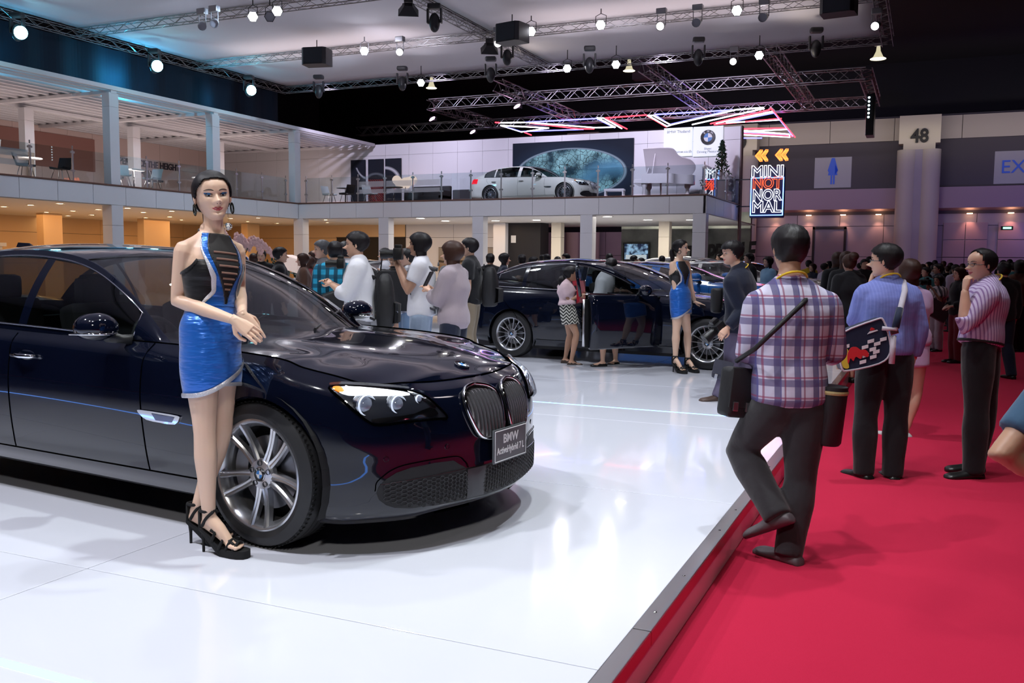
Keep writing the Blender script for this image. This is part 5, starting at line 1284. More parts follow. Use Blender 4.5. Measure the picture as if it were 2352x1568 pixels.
DECO = []
def fill2(pl, step):
    P = [V((x, y)) for x, y in pl]; n = len(P); xs = [p.x for p in P]; ys = [p.y for p in P]; g = []
    def inside(x, y):
        c = False; j = n - 1
        for i in range(n):
            if (P[i].y > y) != (P[j].y > y) and x < (P[j].x - P[i].x) * (y - P[i].y) / (P[j].y - P[i].y) + P[i].x: c = not c
            j = i
        return c
    x = min(xs) + step / 2
    while x < max(xs):
        y = min(ys) + step / 2
        while y < max(ys):
            if inside(x, y) and min((V((x, y)) - p).length for p in P) > step * .4: g.append(V((x, y)))
            y += step
        x += step
    r = delaunay_2d_cdt(P + g, [(i, (i + 1) % n) for i in range(n)], [], 1, 1e-6)
    return r[0], r[2]
def put(mb, name, m, parent=None, mir=True, smooth=50):
    out = []
    for s_ in ((1, -1) if mir else (1,)):
        q = MB(); q.add([V((p[0], p[1] * s_, p[2])) for p in mb.v], [f if s_ > 0 else tuple(reversed(f)) for f in mb.f]); q.m = mb.m[:]
        par = parent if not isinstance(parent, (list, tuple)) else parent[0 if s_ > 0 else 1]
        o = q.build(name, m, par or car7, smooth); out.append(o)
        if par is None: DECO.append(o)
    return out
def patch(pl, off, mb=None, front=False, step=5, k=3, rim=0.):
    """conforming patch; pl in picture px (or (y,z) when front) raised by off"""
    mb = mb or MB(); pl = smooth_poly(pl, k) if k else pl; vs, fs = fill2(pl, step)
    P = [(fhit(v.x, v.y) if front else hit(v.x, v.y)) for v in vs]
    mb.add([p + n * off for p, n in P], fs)
    if rim:
        E = [(fhit(x, y) if front else hit(x, y)) for x, y in pl]; n = len(E)
        mb.add([p + q * off for p, q in E] + [p - q * rim for p, q in E], [(i, (i + 1) % n, n + (i + 1) % n, n + i) for i in range(n)])
    return mb
def outline(pl, off, r, front=False, k=4, closed=True, n=6):
    pl = smooth_poly(pl, k) if (k and closed) else (pl if closed else [(v.x, v.y) for v in cr([(a, b, 0) for a, b in pl], 8)]); E = [(fhit(x, y) if front else hit(x, y)) for x, y in pl]
    return MB().tube([p + q * off for p, q in E], r, n, closed=closed)
# headlamp (one each side)
HL = [(756, 892), (775, 887), (805, 887), (870, 891), (935, 898), (975, 910), (1003, 932), (1026, 958), (1000, 962), (930, 969), (870, 976), (845, 968), (815, 945), (785, 918)]
hl = put(patch(HL, .003, rim=.003), 'headlight', mat('lamp_inner_dark', (.02, .022, .03), .25))
put(outline(HL, .004, .006), 'seal', M_GAPB, hl)
M_CHR2 = mat('lamp_silver', (.80, .82, .86), .14, metal=1.); M_DRL = mat('led_bar', (.85, .88, .95), .2, emit=(.95, .97, 1), es=1.6)
put(patch([(768, 893), (800, 890), (860, 894), (925, 902), (940, 908), (905, 910), (850, 910), (800, 909), (778, 901)], .010, rim=-.002, k=2), 'led_brow', M_DRL, hl)
put(patch([(764, 893), (772, 890), (784, 892), (790, 900), (780, 902)], .012, rim=-.002, k=2), 'amber_marker', mat('amber', (1, .25, .03), .2, emit=(1, .25, .03), es=1.2), hl)
put(patch([(852, 963), (905, 957), (950, 950), (985, 936), (1003, 946), (998, 955), (945, 962), (900, 967), (868, 972)], .008, rim=-.002, k=2), 'chrome_trim', M_CHR2, hl)
put(patch([(935, 900), (965, 908), (990, 924), (1000, 934), (992, 936), (975, 922), (950, 910)], .008, rim=-.002, k=2), 'chrome_trim', M_CHR2, hl)
for (x, y, r) in ((843, 931, .050), (915, 929, .044), (962, 917, .022)):
    p, n = hit(x, y); d = (n * .25 + V((1, -.18, 0))).normalized(); R = d.to_track_quat('Z', 'Y').to_matrix(); p = p - d * .030
    mb = MB()
    for q in range(7): mb.lathe([(r * (1.05 + .03 * q), .030 - .007 * q), (r * (1.08 + .03 * q), .026 - .007 * q), (r * (1.06 + .03 * q), .024 - .007 * q)], p, 24, M=R)
    put(mb, 'lamp_bezel', M_CHR2, hl)
    mb = MB(); mb.lathe([(0, .045), (r * .4, .042), (r * .72, .032), (r * .86, .016)], p, 24, M=R); put(mb, 'projector_lens', mat('projector', (.25, .28, .36), .02, metal=.0, coat=1., spec=1.), hl)
    mb = MB(); mb.lathe([(r * .86, .012), (r * .95, .040), (r * 1.02, .036), (r * 1.0, .012)], p, 24, M=R); put(mb, 'halo_ring', mat('halo', (.7, .75, .85), .15, emit=(.8, .88, 1), es=.5), hl)
put(patch(HL, .030, rim=-.002), 'cover_lens', M_CLENS, hl)
# kidney grilles
cz = lambda z: V(proj_px(M7 @ V((c7.F, 0, z))))
def proj_px(p):
    c = RM.transposed() @ (V(p) - CAM); return (CXP + F_PX * c.x / -c.z, CYP - F_PX * c.y / -c.z)
KP = [(.035, .735), (.10, .765), (.19, .770), (.262, .745), (.285, .68), (.262, .60), (.215, .535), (.13, .515), (.06, .525), (.035, .58), (.028, .66)]
KP = [(-y, z - .008) for y, z in KP]
kd = put(patch(KP, .004, front=True, step=.02, rim=.004), 'kidney_grille', M_BLK)
def ysl(y):   # vertical extent of the opening at y
    pl = smooth_poly(KP, 4); zz = []
    for i in range(len(pl)):
        a, b = pl[i - 1], pl[i]
        if (a[0] - y) * (b[0] - y) < 0: t = (y - a[0]) / (b[0] - a[0]); zz.append(lerp(a[1], b[1], t))
    return (min(zz), max(zz)) if len(zz) > 1 else None
M_SLAT = mat('slat_satin', (.55, .55, .58), .25, metal=.9)
for k in range(9):
    y = -(.052 + .0265 * k); e = ysl(y)
    if not e: continue
    rings = []
    for q in range(9):
        z = lerp(e[0] + .006, e[1] - .006, q / 8); p, n = fhit(y, z); rings.append([p + V((.006, -.0045, 0)), p + V((.030, -.0025, 0)), p + V((.030, .0025, 0)), p + V((.006, .0045, 0))])
    put(MB().loft(rings), 'slat', M_SLAT, kd)
put(outline(KP, .020, .0095, front=True, n=8), 'chrome_frame', M_CHROME, kd)
put(outline(KP, .010, .010, front=True, n=8), 'inner_frame', M_BLKG, kd)
# lower intake with honeycomb, splitter lines
IN = [(0, .375), (-.30, .375), (-.38, .425), (-.60, .42), (-.70, .375), (-.735, .31), (-.70, .25), (-.60, .222), (-.3, .212), (0, .208)]
IN2 = [(y, z) for y, z in IN] + [(-y, z) for y, z in IN[::-1][1:-1]]
def f_clear(y, z): return fhit(y, z)
ik = put(patch(IN2, .003, front=True, step=.035, rim=.003, k=2), 'lower_intake', M_BLK, None, mir=False)[0]
spl = smooth_poly(IN2, 2)
def pin(x, y, P):
    c = False; j = len(P) - 1
    for i in range(len(P)):
        if (P[i][1] > y) != (P[j][1] > y) and x < (P[j][0] - P[i][0]) * (y - P[i][1]) / (P[j][1] - P[i][1]) + P[i][0]: c = not c
        j = i
    return c
mb = MB(); hs_ = .0125
for a in range(-34, 35):
    for b in range(8):
        y = a * .0225; z = .232 + b * .0195 + (.00975 if a % 2 else 0)
        if z > .352 or not pin(y * 1.04, z, spl) or not pin(y, z - .012, spl): continue
        pts = []
        for q in range(6):
            yy, zz = y + hs_ * cos(q * pi / 3), z + hs_ * .9 * sin(q * pi / 3); p, n = fhit(yy, zz); pts.append(p + n * .007)
        mb.tube(pts, .0018, 3, closed=True)
tag(mb.build('honeycomb', mat('mesh_grey', (.045, .045, .05), .35), ik), kind='stuff')
M_SLV = mat('thin_silver_line', (.55, .55, .6), .2, metal=1.)
o = outline([(y, z) for y, z in ((-.722, .350), (-.60, .362), (-.45, .370), (-.31, .374))], .004, .0022, front=True, closed=False, k=0); put(o, 'intake_line', M_SLV)
o = outline([(-.74, .32), (-.725, .375), (-.63, .435), (-.38, .445), (-.31, .41), (-.29, .378)], .004, .0022, front=True, closed=False, k=0); put(o, 'intake_line', M_GAPB)
put(patch([(-.30, .37), (-.17, .37), (-.17, .22), (-.29, .22)], .010, front=True, step=.03, k=0, rim=0), 'radar_panel', mat('radar_grey', (.035, .035, .04), .3), None, mir=False)
# bumper seam, parking sensors, lip slot
for y, z in ((-.42, .50), (-.70, .47)):
    p, n = fhit(y, z); R = n.to_track_quat('Z', 'Y').to_matrix(); put(MB().lathe([(0, .003), (.009, .003), (.010, .001)], p, 16, M=R).lathe([(.0125, .0), (.013, .002), (.0145, .0)], p, 16, M=R), 'parking_sensor', M_BP)
put(outline([(-.20, .155 + .01), (-.42, .163)], .004, .006, front=True, closed=False, k=0), 'lip_slot', M_GAPB)
# name plate
p, n = fhit(0, .40); pl = bpy.data.objects.new('name_plate', None); COL.objects.link(pl); pl.parent = car7; pl.location = (p.x + .035, 0, .462); pl.rotation_euler = (0, 0, pi / 2)
MB().cbox((0, 0, 0), (.335, .012, .175), .006).build('plate', mat('plate_grey', (.10, .11, .12), .35), pl)
MB().tube([(-.158, -.008, -.078), (.158, -.008, -.078), (.158, -.008, .078), (-.158, -.008, .078)], .0022, 6, closed=True).build('plate_border', mat('plate_white', (.8, .8, .82), .4), pl)
text_mesh('lettering', 'BMW', .065, mat('plate_white'), pl, .001, 'CENTER', Matrix.Translation((0, -.0075, .030)) @ RX, bold=.001)
text_mesh('lettering', 'ActiveHybrid 7 L', .050, mat('plate_white'), pl, .001, 'CENTER', Matrix.Translation((0, -.0075, -.028)) @ RX, sx=.80, bold=.0008)
MB().bb((-.02, 0, -.05), (.02, .05, .05)).build('plate_bracket', M_PLAS, pl)
# round emblem on the hood
r = BH.ray_cast(V((c7.F - .265, 0, 2)), V((0, 0, -1))); n = r[1] if r[1].z > 0 else -r[1]
R = n.to_track_quat('Z', 'X').to_matrix().to_4x4(); em = emblem(car7, Matrix.Translation(r[0] + n * .002) @ R @ Matrix.Rotation(pi, 4, 'Z'), .043, .008); DECO.append(em)
# chrome side vent and its blade
put(patch([(318, 941), (332, 941), (372, 947), (411, 954), (415, 960), (405, 974), (372, 970), (340, 963), (326, 952)], .010, rim=.002, k=2), 'side_vent', M_CHROME)
put(patch([(352, 948), (404, 957), (398, 969), (362, 964)], .013, rim=-.004, k=1), 'side_vent_blade', mat('vent_dark', (.20, .20, .24), .2, metal=1.))
# wipers
for (x0, y0, x1, y1) in ((.10, .36, .62, .30), (-.55, -.36, .05, -.28)): pass
for s_, ya, yb_ in ((1, .05, .62), (1, -.60, -.05)):
    a = V((c7.xa - .50, ya, .992)); b = V((c7.xa - .80, yb_, 1.07)); MB().rod(a, b, .008, 6).build('wiper', M_PLAS, car7)
# shark fin / roof detail
MB().loft([[V((x, y, 1.478 + z)) for y, z in ((-.02, 0), (.02, 0), (.004, h), (-.004, h))] for x, h in ((-1.75, .035), (-1.62, .03), (-1.55, .002))]).build('roof_aerial', M_BP, car7)
# tail lamps by surface parameters
def tv_patch(c, root, t0, t1, v0, v1, off, m, name):
    for s_ in (1, -1):
        vs = []; fs = []; A, B = 10, 8
        for a in range(A + 1):
            for b in range(B + 1):
                t = lerp(t0, t1, a / A); v = lerp(v0, v1, b / B); p = c.S(t, v); _, n = c.plan(t); vs.append(V((p.x - n[0] * off, s_ * (p.y - n[1] * off), p.z + off * .3)))
        for a in range(A):
            for b in range(B): i = a * (B + 1) + b; fs.append((i, i + 1, i + B + 2, i + B + 1))
        MB().add(vs, fs).build(name, m, root, 60)
M_TAIL = mat('tail_red', (.6, .01, .02), .12, coat=1., emit=(1, .02, .04), es=.8)
# ---- second black saloon with its front door open
a5 = atan2(12.074 - 12.342, -2.614 + 5.575); r5 = V((-5.575, 12.342, 0)); f5 = V((-2.614, 12.074, 0)); d5 = (f5 - r5).normalized(); n5 = V((-d5.y, d5.x, 0))
c5 = Car(wb=2.968, fo=.83, ro=1.10, hw=.93, h=1.464, nx=120, nv=30, tyre=.345, arch=.375, gap=.64)
car5 = thing('car', 'second black saloon with front door open behind the foreground one', 'car', (f5 + r5) / 2 + n5 * .93, a5)
M_BP2 = paint('sapphire_black_paint', (.003, .005, .014)); build_car(car5, c5, M_BP2, 'multi', lod=1, door_open=60, rim=.245)
tv_patch(c5, car5, 12.2, 14.2, .66, .88, .008, M_TAIL, 'tail_light'); tv_patch(c5, car5, 2.9, 5.2, .66, .88, .008, M_CLENS, 'headlight')
MB().cbox((-.52, -.98, .70), (.26, .03, .05), .01).build('side_vent', M_CHROME, car5) if False else None
# ---- white saloon on the upper deck
M_WP = paint('white_paint', (.80, .82, .74)); k7 = c7
a_ = V((-15.6, 32.55, 0)); b_ = V((-12.42, 32.2, 0)); dd = (b_ - a_).normalized(); nn_ = V((-dd.y, dd.x, 0))
cw = Car(fo=.845, h=1.48, nx=120, nv=30); carw = thing('car', 'white saloon parked on the upper deck before the wide poster', 'car', (a_ + b_) / 2 + nn_ * .95 + V((0, 0, ZD - .02)), atan2(dd.y, dd.x))
build_car(carw, cw, M_WP, 'multi', lod=1, rim=.262, seatm=M_SEATL)
tv_patch(cw, carw, 12.2, 14.6, .66, .88, .008, M_TAIL, 'tail_light')
for o in DECO:
    q = o.copy(); COL.objects.link(q); q.parent = carw
    for ch in o.children: w = ch.copy(); COL.objects.link(w); w.parent = q
# ---- cars farther back
def far_car(lb, fx, y, ang, col, kind='saloon', **kw):
    c = Car(kind=kind, nx=90, nv=24, **kw); t = thing('car', lb, 'car', (fx - c.xa, y, 0), radians(ang)); m = paint('paint_' + lb.split()[0] + lb.split()[1], col); build_car(t, c, m, 'multi', lod=1, rim=.24)
    tv_patch(c, t, 12.2, 14.0, .66, .88, .008, M_TAIL, 'tail_light'); return t
far_car('blue estate car behind the second black saloon', onY(1750, 700, 15.9).x, 16.7, -4, (.02, .12, .40), 'suv', wb=2.85, hw=.92, h=1.44, fo=.8, ro=.9)
far_car('white low car behind the men in shirts at the right', onY(1870, 700, 22.5).x, 23.2, -5, (.80, .80, .78), 'suv', wb=2.8, hw=.92, h=1.50, fo=.8, ro=.85)
far_car('white estate car with flat roof left of the standing suited man', onY(1740, 700, 27).x, 27.5, -2, (.80, .80, .76), 'suv', wb=2.85, hw=.92, h=1.62, fo=.8, ro=.9)
far_car('white hatchback parked behind the group of photographers', onY(985, 700, 19).x, 19.6, -8, (.78, .79, .80), 'saloon', wb=2.9, hw=.92, h=1.43, fo=.8, ro=1.0)
# ================================================================== PEOPLE
WORK = bpy.data.scenes.new('work')
def remesh(mb, vox, it=2):
    me = bpy.data.meshes.new('t'); me.from_pydata([tuple(v) for v in mb.v], [], mb.f); o = bpy.data.objects.new('t', me); WORK.collection.objects.link(o)
    md = o.modifiers.new('r', 'REMESH'); md.mode = 'VOXEL'; md.voxel_size = vox
    if it: sm = o.modifiers.new('s', 'SMOOTH'); sm.iterations = it; sm.factor = .5
    
    with bpy.context.temp_override(scene=WORK, view_layer=WORK.view_layers[0]): dg = bpy.context.evaluated_depsgraph_get()
    e = o.evaluated_get(dg); m2 = e.to_mesh()
    vs = np.zeros(len(m2.vertices) * 3, 'f'); m2.vertices.foreach_get('co', vs); fs = [tuple(p.vertices) for p in m2.polygons]
    e.to_mesh_clear(); bpy.data.objects.remove(o); bpy.data.meshes.remove(me)
    q = MB(); q.add(vs.reshape(-1, 3).tolist(), fs); return q
def capsule(mb, pts, rad, n=12, ends=(True, True)):
    P = [V(p) for p in pts]; R = list(rad)
    if ends[0]:
        d = (P[0] - P[1]).normalized(); P = [P[0] + d * R[0] * .95, P[0] + d * R[0] * .7] + P; R = [R[0] * .3, R[0] * .75] + R
    if ends[1]:
        d = (P[-1] - P[-2]).normalized(); r = R[-1]; P = P + [P[-1] + d * r * .7, P[-1] + d * r * .95]; R = R + [r * .75, r * .3]
    mb.tube(P, R, n)
def bez(a, b, c, n=5):
    return [a * (1 - t) ** 2 + b * 2 * t * (1 - t) + c * t * t for t in [i / n for i in range(n + 1)]]
M_SKIN = mat('skin_light', (.74, .45, .32), .42, sss=.12); M_SKINP = mat('skin_pale', (.84, .57, .42), .38, sss=.12); M_SKIND = mat('skin_tan', (.48, .27, .18), .45, sss=.1)
M_LIP = mat('lips', (.50, .09, .10), .3); M_BROW = mat('brow', (.05, .03, .025), .7); M_EYEW = mat('eye_white', (.75, .73, .72), .2); M_IRIS = mat('iris', (.02, .012, .01), .1); M_SHDW = mat('eye_shadow', (.02, .14, .36), .4)
def hair_mat(name, c):
    if name in MATS: return MATS[name]
    m, nt, N, L, p = _new(name); x, y, z, oc = xyz(nt); n = nd(nt, 'ShaderNodeTexNoise'); n.inputs['Scale'].default_value = 60; mp = N.new('ShaderNodeMapping'); mp.inputs['Scale'].default_value = (1, 1, .08); L.new(oc, mp.inputs[0]); L.new(mp.outputs[0], n.inputs['Vector'])
    p.inputs['Base Color'].default_value = (*c, 1); p.inputs['Roughness'].default_value = .5; p.inputs['Specular IOR Level'].default_value = .3; b = N.new('ShaderNodeBump'); b.inputs['Strength'].default_value = .5; b.inputs['Distance'].default_value = .004; L.new(n.outputs['Fac'], b.inputs['Height']); L.new(b.outputs['Normal'], p.inputs['Normal']); MATS[name] = m; return m
M_HAIR = hair_mat('hair_black', (.010, .008, .010)); M_HAIRB = hair_mat('hair_brown', (.045, .018, .012)); M_HAIRG = hair_mat('hair_grey', (.10, .10, .11))
HW = [(0, .13), (.05, .19), (.1, .225), (.2, .275), (.3, .31), (.4, .33), (.5, .345), (.6, .352), (.7, .345), (.8, .305), (.88, .245), (.95, .155), (1., .0)]
HF = [(0, .26), (.04, .35), (.09, .385), (.15, .372), (.2, .385), (.3, .39), (.4, .40), (.5, .395), (.57, .415), (.66, .42), (.76, .39), (.86, .30), (.94, .17), (1., 0)]
HB = [(0, .16), (.1, .18), (.2, .24), (.3, .34), (.4, .43), (.5, .48), (.6, .50), (.7, .49), (.8, .43), (.88, .345), (.95, .21), (1., 0)]
def hpt(a, z, off=0., face=True, jaw=1.):
    """head surface point (unit head height), a = azimuth from the face, z 0 chin .. 1 crown"""
    zz = min(max(z, 0), 1); w = interp(HW, zz) + off; f = interp(HF, zz) + off; b = interp(HB, zz) + off
    if jaw < .89: w *= .955
    if zz < .35: w = lerp(w * jaw, w, zz / .35)
    s, c = sin(a), cos(a); x = w * (abs(s) ** .92) * (1 if s >= 0 else -1); y = (f if c > 0 else b) * (abs(c) ** .92) * (1 if c >= 0 else -1)
    if face and c > 0.15:
        g = lambda cx, cz, sx, sz, A: A * math.exp(-((abs(x) - cx) / sx) ** 2 - ((zz - cz) / sz) ** 2)
        nose = (.125 * math.exp(-((zz - .345) / .055) ** 2) + .075 * ss(.30, .36, zz) * ss(.57, .37, zz)) * math.exp(-(x / (.035 + .02 * ss(.45, .33, zz))) ** 2)
        y += nose + g(.055, .33, .025, .03, .035) - g(.135, .495, .07, .045, .042) + g(.13, .565, .10, .025, .012)
        zk = zz; zz = zz - (1.5 * x * x if abs(x) < .13 else .025)
        y += g(0, .235, .075, .016, .022) + g(0, .190, .065, .018, .024) - g(0, .213, .09, .006, .014) - g(0, .145, .07, .02, .014) + g(0, .07, .07, .04, .02) + g(.20, .36, .07, .07, .018)
    return V((x, y, z))
def ysurf(x, z):
    lo, hi = 0., 1.5
    for _ in range(18):
        m = (lo + hi) / 2
        if hpt(m, z).x < abs(x): lo = m
        else: hi = m
    return hpt(lo, z).y
def add_head(mb, pos, fd, up, hh, det, ears=True, makeup=False, jaw=1., smile=False):
    """appends a head (materials 0 skin 1 lip 2 brow 3 eye white 4 iris 5 shadow); pos = chin-level point on the ear axis"""
    up = up.normalized(); f = (fd - up * fd.dot(up)).normalized(); l = f.cross(up)
    T = lambda p: pos + (l * p.x + f * p.y + up * p.z) * hh
    nz, na = ((64, 72), (36, 40), (18, 20))[det]
    zs = [i / nz for i in range(nz + 1)]; zs = [z if det == 2 else z for z in zs]; A = []
    for j in range(na):
        u = j / na * 2 - 1; A.append(pi * (abs(u) ** 1.35) * (1 if u >= 0 else -1))
    vs = []; fs = []; mi = []
    for z in zs: vs += [hpt(a, z, 0, True, jaw) for a in A]
    for i in range(nz):
        for j in range(na):
            j2 = (j + 1) % na; c = (vs[i * na + j] + vs[(i + 1) * na + j2]) / 2; m = 0
            if det < 2 and c.y > 0 and abs(c.x) < .110 and (c.z - .213 - 1.5 * c.x ** 2) < .034 * (1 - (c.x / .115) ** 2) * (1 - .25 * math.exp(-(c.x / .02) ** 2)) and (c.z - .213 - 1.5 * c.x ** 2) > -.042 * (1 - (c.x / .115) ** 2) : m = 1
            fs.append((i * na + j, i * na + j2, (i + 1) * na + j2, (i + 1) * na + j)); mi.append(m)
    o = len(mb.v); mb.v += [tuple(T(p)) for p in vs]; mb.f += [tuple(i + o for i in q) for q in fs]; mb.m += mi
    mb.f.append(tuple(o + j for j in reversed(range(na)))); mb.m.append(0)
    Rm = Matrix((l, f, up)).transposed()
    for s in (-1, 1):
        if ears:
            mb.mi = 0; mb.ell(T(V((s * .345, -.03, .47))), (.03 * hh, .075 * hh, .125 * hh), 10 if det else 14, 8, M=Rm @ Matrix.Rotation(s * -.35, 3, 'Z') @ Matrix.Rotation(.15, 3, 'X'))
        x = s * .140; y = ysurf(x, .497)
        if det < 2:
            mb.mi = 3; mb.ell(T(V((x, y - .010, .495))), ((.072 if makeup else .062) * hh, .028 * hh, (.034 if makeup else .028) * hh), 12, 8, M=Rm @ Matrix.Rotation(-s * .32, 3, 'Z') @ Matrix.Rotation(s * -.08, 3, 'Y'))
            mb.mi = 4; mb.ell(T(V((x * .99, y + .010, .496))), (.026 * hh, .012 * hh, .026 * hh), 10, 6, M=Rm @ Matrix.Rotation(-s * .32, 3, 'Z'))
            mb.mi = 2; e = [V((x + s * q * .066, ysurf(x + s * q * .066, .50) + .016 - .006 * q * q, .508 + .018 * (1 - q * q) + .006 * q)) for q in (-1, -.5, 0, .5, 1.2)]; mb.tube([T(p) for p in e], [q * hh * (1.25 if makeup else 1) for q in (.005, .010, .012, .013, .004)], 5)
            if makeup: e = [V((x + s * q * .06, ysurf(x + s * q * .06, .47) + .014, .476 - .010 * (1 - q * q) + .012 * q)) for q in (-1, 0, 1.1)]; mb.tube([T(p) for p in e], [.003 * hh, .005 * hh, .006 * hh], 5)
            br = [V((x + s * q * .085, ysurf(x + s * q * .085, .585) + .002, .580 + .018 * (1 - q * q) + .008 * q)) for q in (-1, -.5, 0, .5, 1.1)]; mb.tube([T(p) for p in br], [q * hh for q in (.009, .013, .012, .009, .004)], 5)
            if makeup: mb.mi = 5; mb.ell(T(V((x + s * .022, y + .004, .530))), (.080 * hh, .022 * hh, .030 * hh), 12, 8, M=Rm @ Matrix.Rotation(-s * .42, 3, 'Z') @ Matrix.Rotation(-s * .15, 3, 'Y'))
        elif True:
            mb.mi = 2; mb.ell(T(V((x, y + .0, .50))), (.05 * hh, .02 * hh, .022 * hh), 6, 4, M=Rm)
    if det < 2:
        mb.mi = 2
        for s in (-1, 1): mb.ell(T(V((s * .028, hpt(0, .30).y + .045, .302))), (.012 * hh, .010 * hh, .006 * hh), 6, 4, M=Rm)
        if smile: mb.mi = 3; mb.ell(T(V((0, hpt(0, .213).y - .002, .213))), (.070 * hh, .012 * hh, .011 * hh), 10, 6, M=Rm)
    mb.mi = 0
FMATS = lambda skin: [skin, M_LIP, M_BROW, M_EYEW, M_IRIS, M_SHDW]
def hair_mesh(root, pos, fd, up, hh, style, m, det, name='hair'):
    up = up.normalized(); f = (fd - up * fd.dot(up)).normalized(); l = f.cross(up); T = lambda p: pos + (l * p.x + f * p.y + up * p.z) * hh
    st = {  # z end, thickness, front hairline z, open half-angle at temple, at lower
        'short': (.20, .050, .80), 'slick': (.16, .036, .84), 'bob': (-.12, .075, .80), 'long': (-1.15, .065, .82), 'shoulder': (-.30, .07, .80), 'bald': (.22, .035, .86), 'fringe': (.20, .06, .70)}[style]
    zend, th, fz = st; nz = (60, 36, 22)[det]; na = (72, 44, 26)[det]; nz = int(nz * (1 + (max(0, -zend)) * .5)); vs = []; fs = []; rd = random.Random(3)
    for i in range(nz + 1):
        z = lerp(zend, 1.0, (i / nz) ** .85)
        for j in range(na):
            a = 2 * pi * j / na - pi; t = th * (1.0 if z > .35 or zend < 0 else lerp(.3, 1, (z - zend) / max(.35 - zend, .01)))
            if style in ('short', 'fringe'): t *= .75 + .5 * ss(.45, .85, z) + .10 * sin(a * 9 + z * 14) * (z > .5) + .12 * sin(a * 23 - z * 31)
            if style in ('bob', 'shoulder'): t *= 1 + .35 * ss(.6, .1, z)
            p = hpt(a, max(z, .18 if zend < 0 else z), t, False)
            if z < .3 and zend < 0:
                k = ss(.35, -.1, z); p.x *= 1 + .10 * k - .25 * ss(-.25, -1.2, z); p.y = p.y * (1 - .15 * k) - .05 * k - .10 * ss(-.2, -.8, z)
            p.z = z + (t if z > .6 else 0) * ss(.6, 1, z); vs.append(p)
    for i in range(nz):
        for j in range(na):
            j2 = (j + 1) % na; q = [i * na + j, i * na + j2, (i + 1) * na + j2, (i + 1) * na + j]; c = sum((vs[k] for k in q), V()) / 4
            a = abs(atan2(c.x, c.y)); z = c.z
            if style in ('short', 'slick', 'bald', 'fringe'):
                lim = interp([(0, fz), (.5, fz - .02), (.85, .70 if style != 'bald' else .80), (1.15, .60), (1.30, .46 if style != 'slick' else .50), (1.62, .44 if style == 'slick' else .34), (1.75, .30), (2.2, .20), (pi, .16)], a)
                if style == 'bald' and a < 1.0: lim = .96 - .14 * (a / 1.0) ** 2
                keep = z > lim
            else:
                op = interp([(-1.2, 1.75), (0, 1.30), (.3, 1.08), (.55, .92), (.7, .70), (.80, .35), (.84, 0)], z) if zend < 0 else 0
                keep = a > op
            if keep: fs.append(tuple(q))
    ids = sorted(set(i for q in fs for i in q)); mp = {a: b for b, a in enumerate(ids)}; mb = MB(); mb.add([T(vs[i]) for i in ids], [tuple(mp[i] for i in q) for q in fs])
    o = mb.build(name, m, root, 180); md = o.modifiers.new('s', 'SOLIDIFY'); md.thickness = th * hh * (.9 if style == 'slick' else .8); md.offset = -1; return o
def hand(mb, wr, d, pn, side, size=.18, curl=.35, spread=.06, vox=.0032, thumb=.6, grip=0.):
    """wr wrist, d finger direction, pn palm-facing normal, side +1 if the thumb lies towards d x pn"""
    d = V(d).normalized(); pn = (V(pn) - d * V(pn).dot(d)).normalized(); x = d.cross(pn) * side; k = size / .18; h = MB()
    P = lambda a, b, c: V(wr) + (x * a + d * b + pn * c) * k
    sec = [(-.02, .024, .019, 0), (.012, .027, .019, 0), (.045, .037, .017, .002), (.078, .040, .014, .003), (.092, .038, .012, .003)]
    h.loft([[P(w * cos(t) * (abs(cos(t)) ** -.25 if abs(cos(t)) > .01 else 1), b, c + hh_ * sin(t)) for t in [2 * pi * q / 14 for q in range(14)]] for b, w, hh_, c in sec])
    for q, (ox, L, r) in enumerate(((.029, .068, .0083), (.0095, .076, .0085), (-.0105, .070, .0080), (-.029, .056, .0070))):
        ang = 0.; p = V((ox, .083, .002)); pts = [V((ox * .9, .060, .002)), p]; sp = ox / .029 * spread
        for s_, fr in enumerate((.45, .30, .25)):
            ang += curl * (.8 + .25 * q) * (1 if s_ else .9) + grip; p = p + V((sin(sp) * cos(ang) * L * fr, cos(ang) * L * fr, sin(ang) * L * fr)); pts.append(p)
        capsule(h, [P(*p_) for p_ in pts], [r * k, r * 1.05 * k, r * k, r * .92 * k, r * .8 * k], 8, (False, True))
    t0 = V((.022, .018, .006)); t1 = V((.045, .042, .016 + .01 * thumb)); t2 = V((.055 - .012 * thumb, .070, .022 + .016 * thumb)); t3 = V((.056 - .026 * thumb, .094, .026 + .018 * thumb))
    capsule(h, [P(*t0), P(*t1), P(*t2), P(*t3)], [.013 * k, .0115 * k, .0095 * k, .008 * k], 8)
    if vox: h = remesh(h, vox, 2)
    o = len(mb.v); mb.v += h.v; mb.f += [tuple(i + o for i in q) for q in h.f]; mb.m += [0] * len(h.f)
def foot(mb, an, d, H, z0=None, mul=1., toe=0.):
    """shoe / foot as rings from heel to toe; an = ankle joint"""
    d = V(d).normalized(); s = V((-d.y, d.x, 0)).normalized(); u = s.cross(d) * -1 if s.cross(d).z < 0 else s.cross(d); L = .148 * H * mul; base = an - u * (.042 * H)
    rings = []
    for t, w, h in ((-.28, .012, .012), (-.25, .022, .034), (-.15, .026, .045), (0, .028, .050), (.18, .030, .046), (.36, .033, .036), (.52, .035, .032), (.62, .034, .030), (.70, .027, .024), (.735, .014, .014)):
        c = base + d * (L * t * 1.0) + u * (h * H / 2 * .9); rings.append([c + s * (w * H * cos(q)) + u * (h * H / 2 * sin(q)) for q in [2 * pi * k / 12 for k in range(12)]])
    mb.loft(rings)
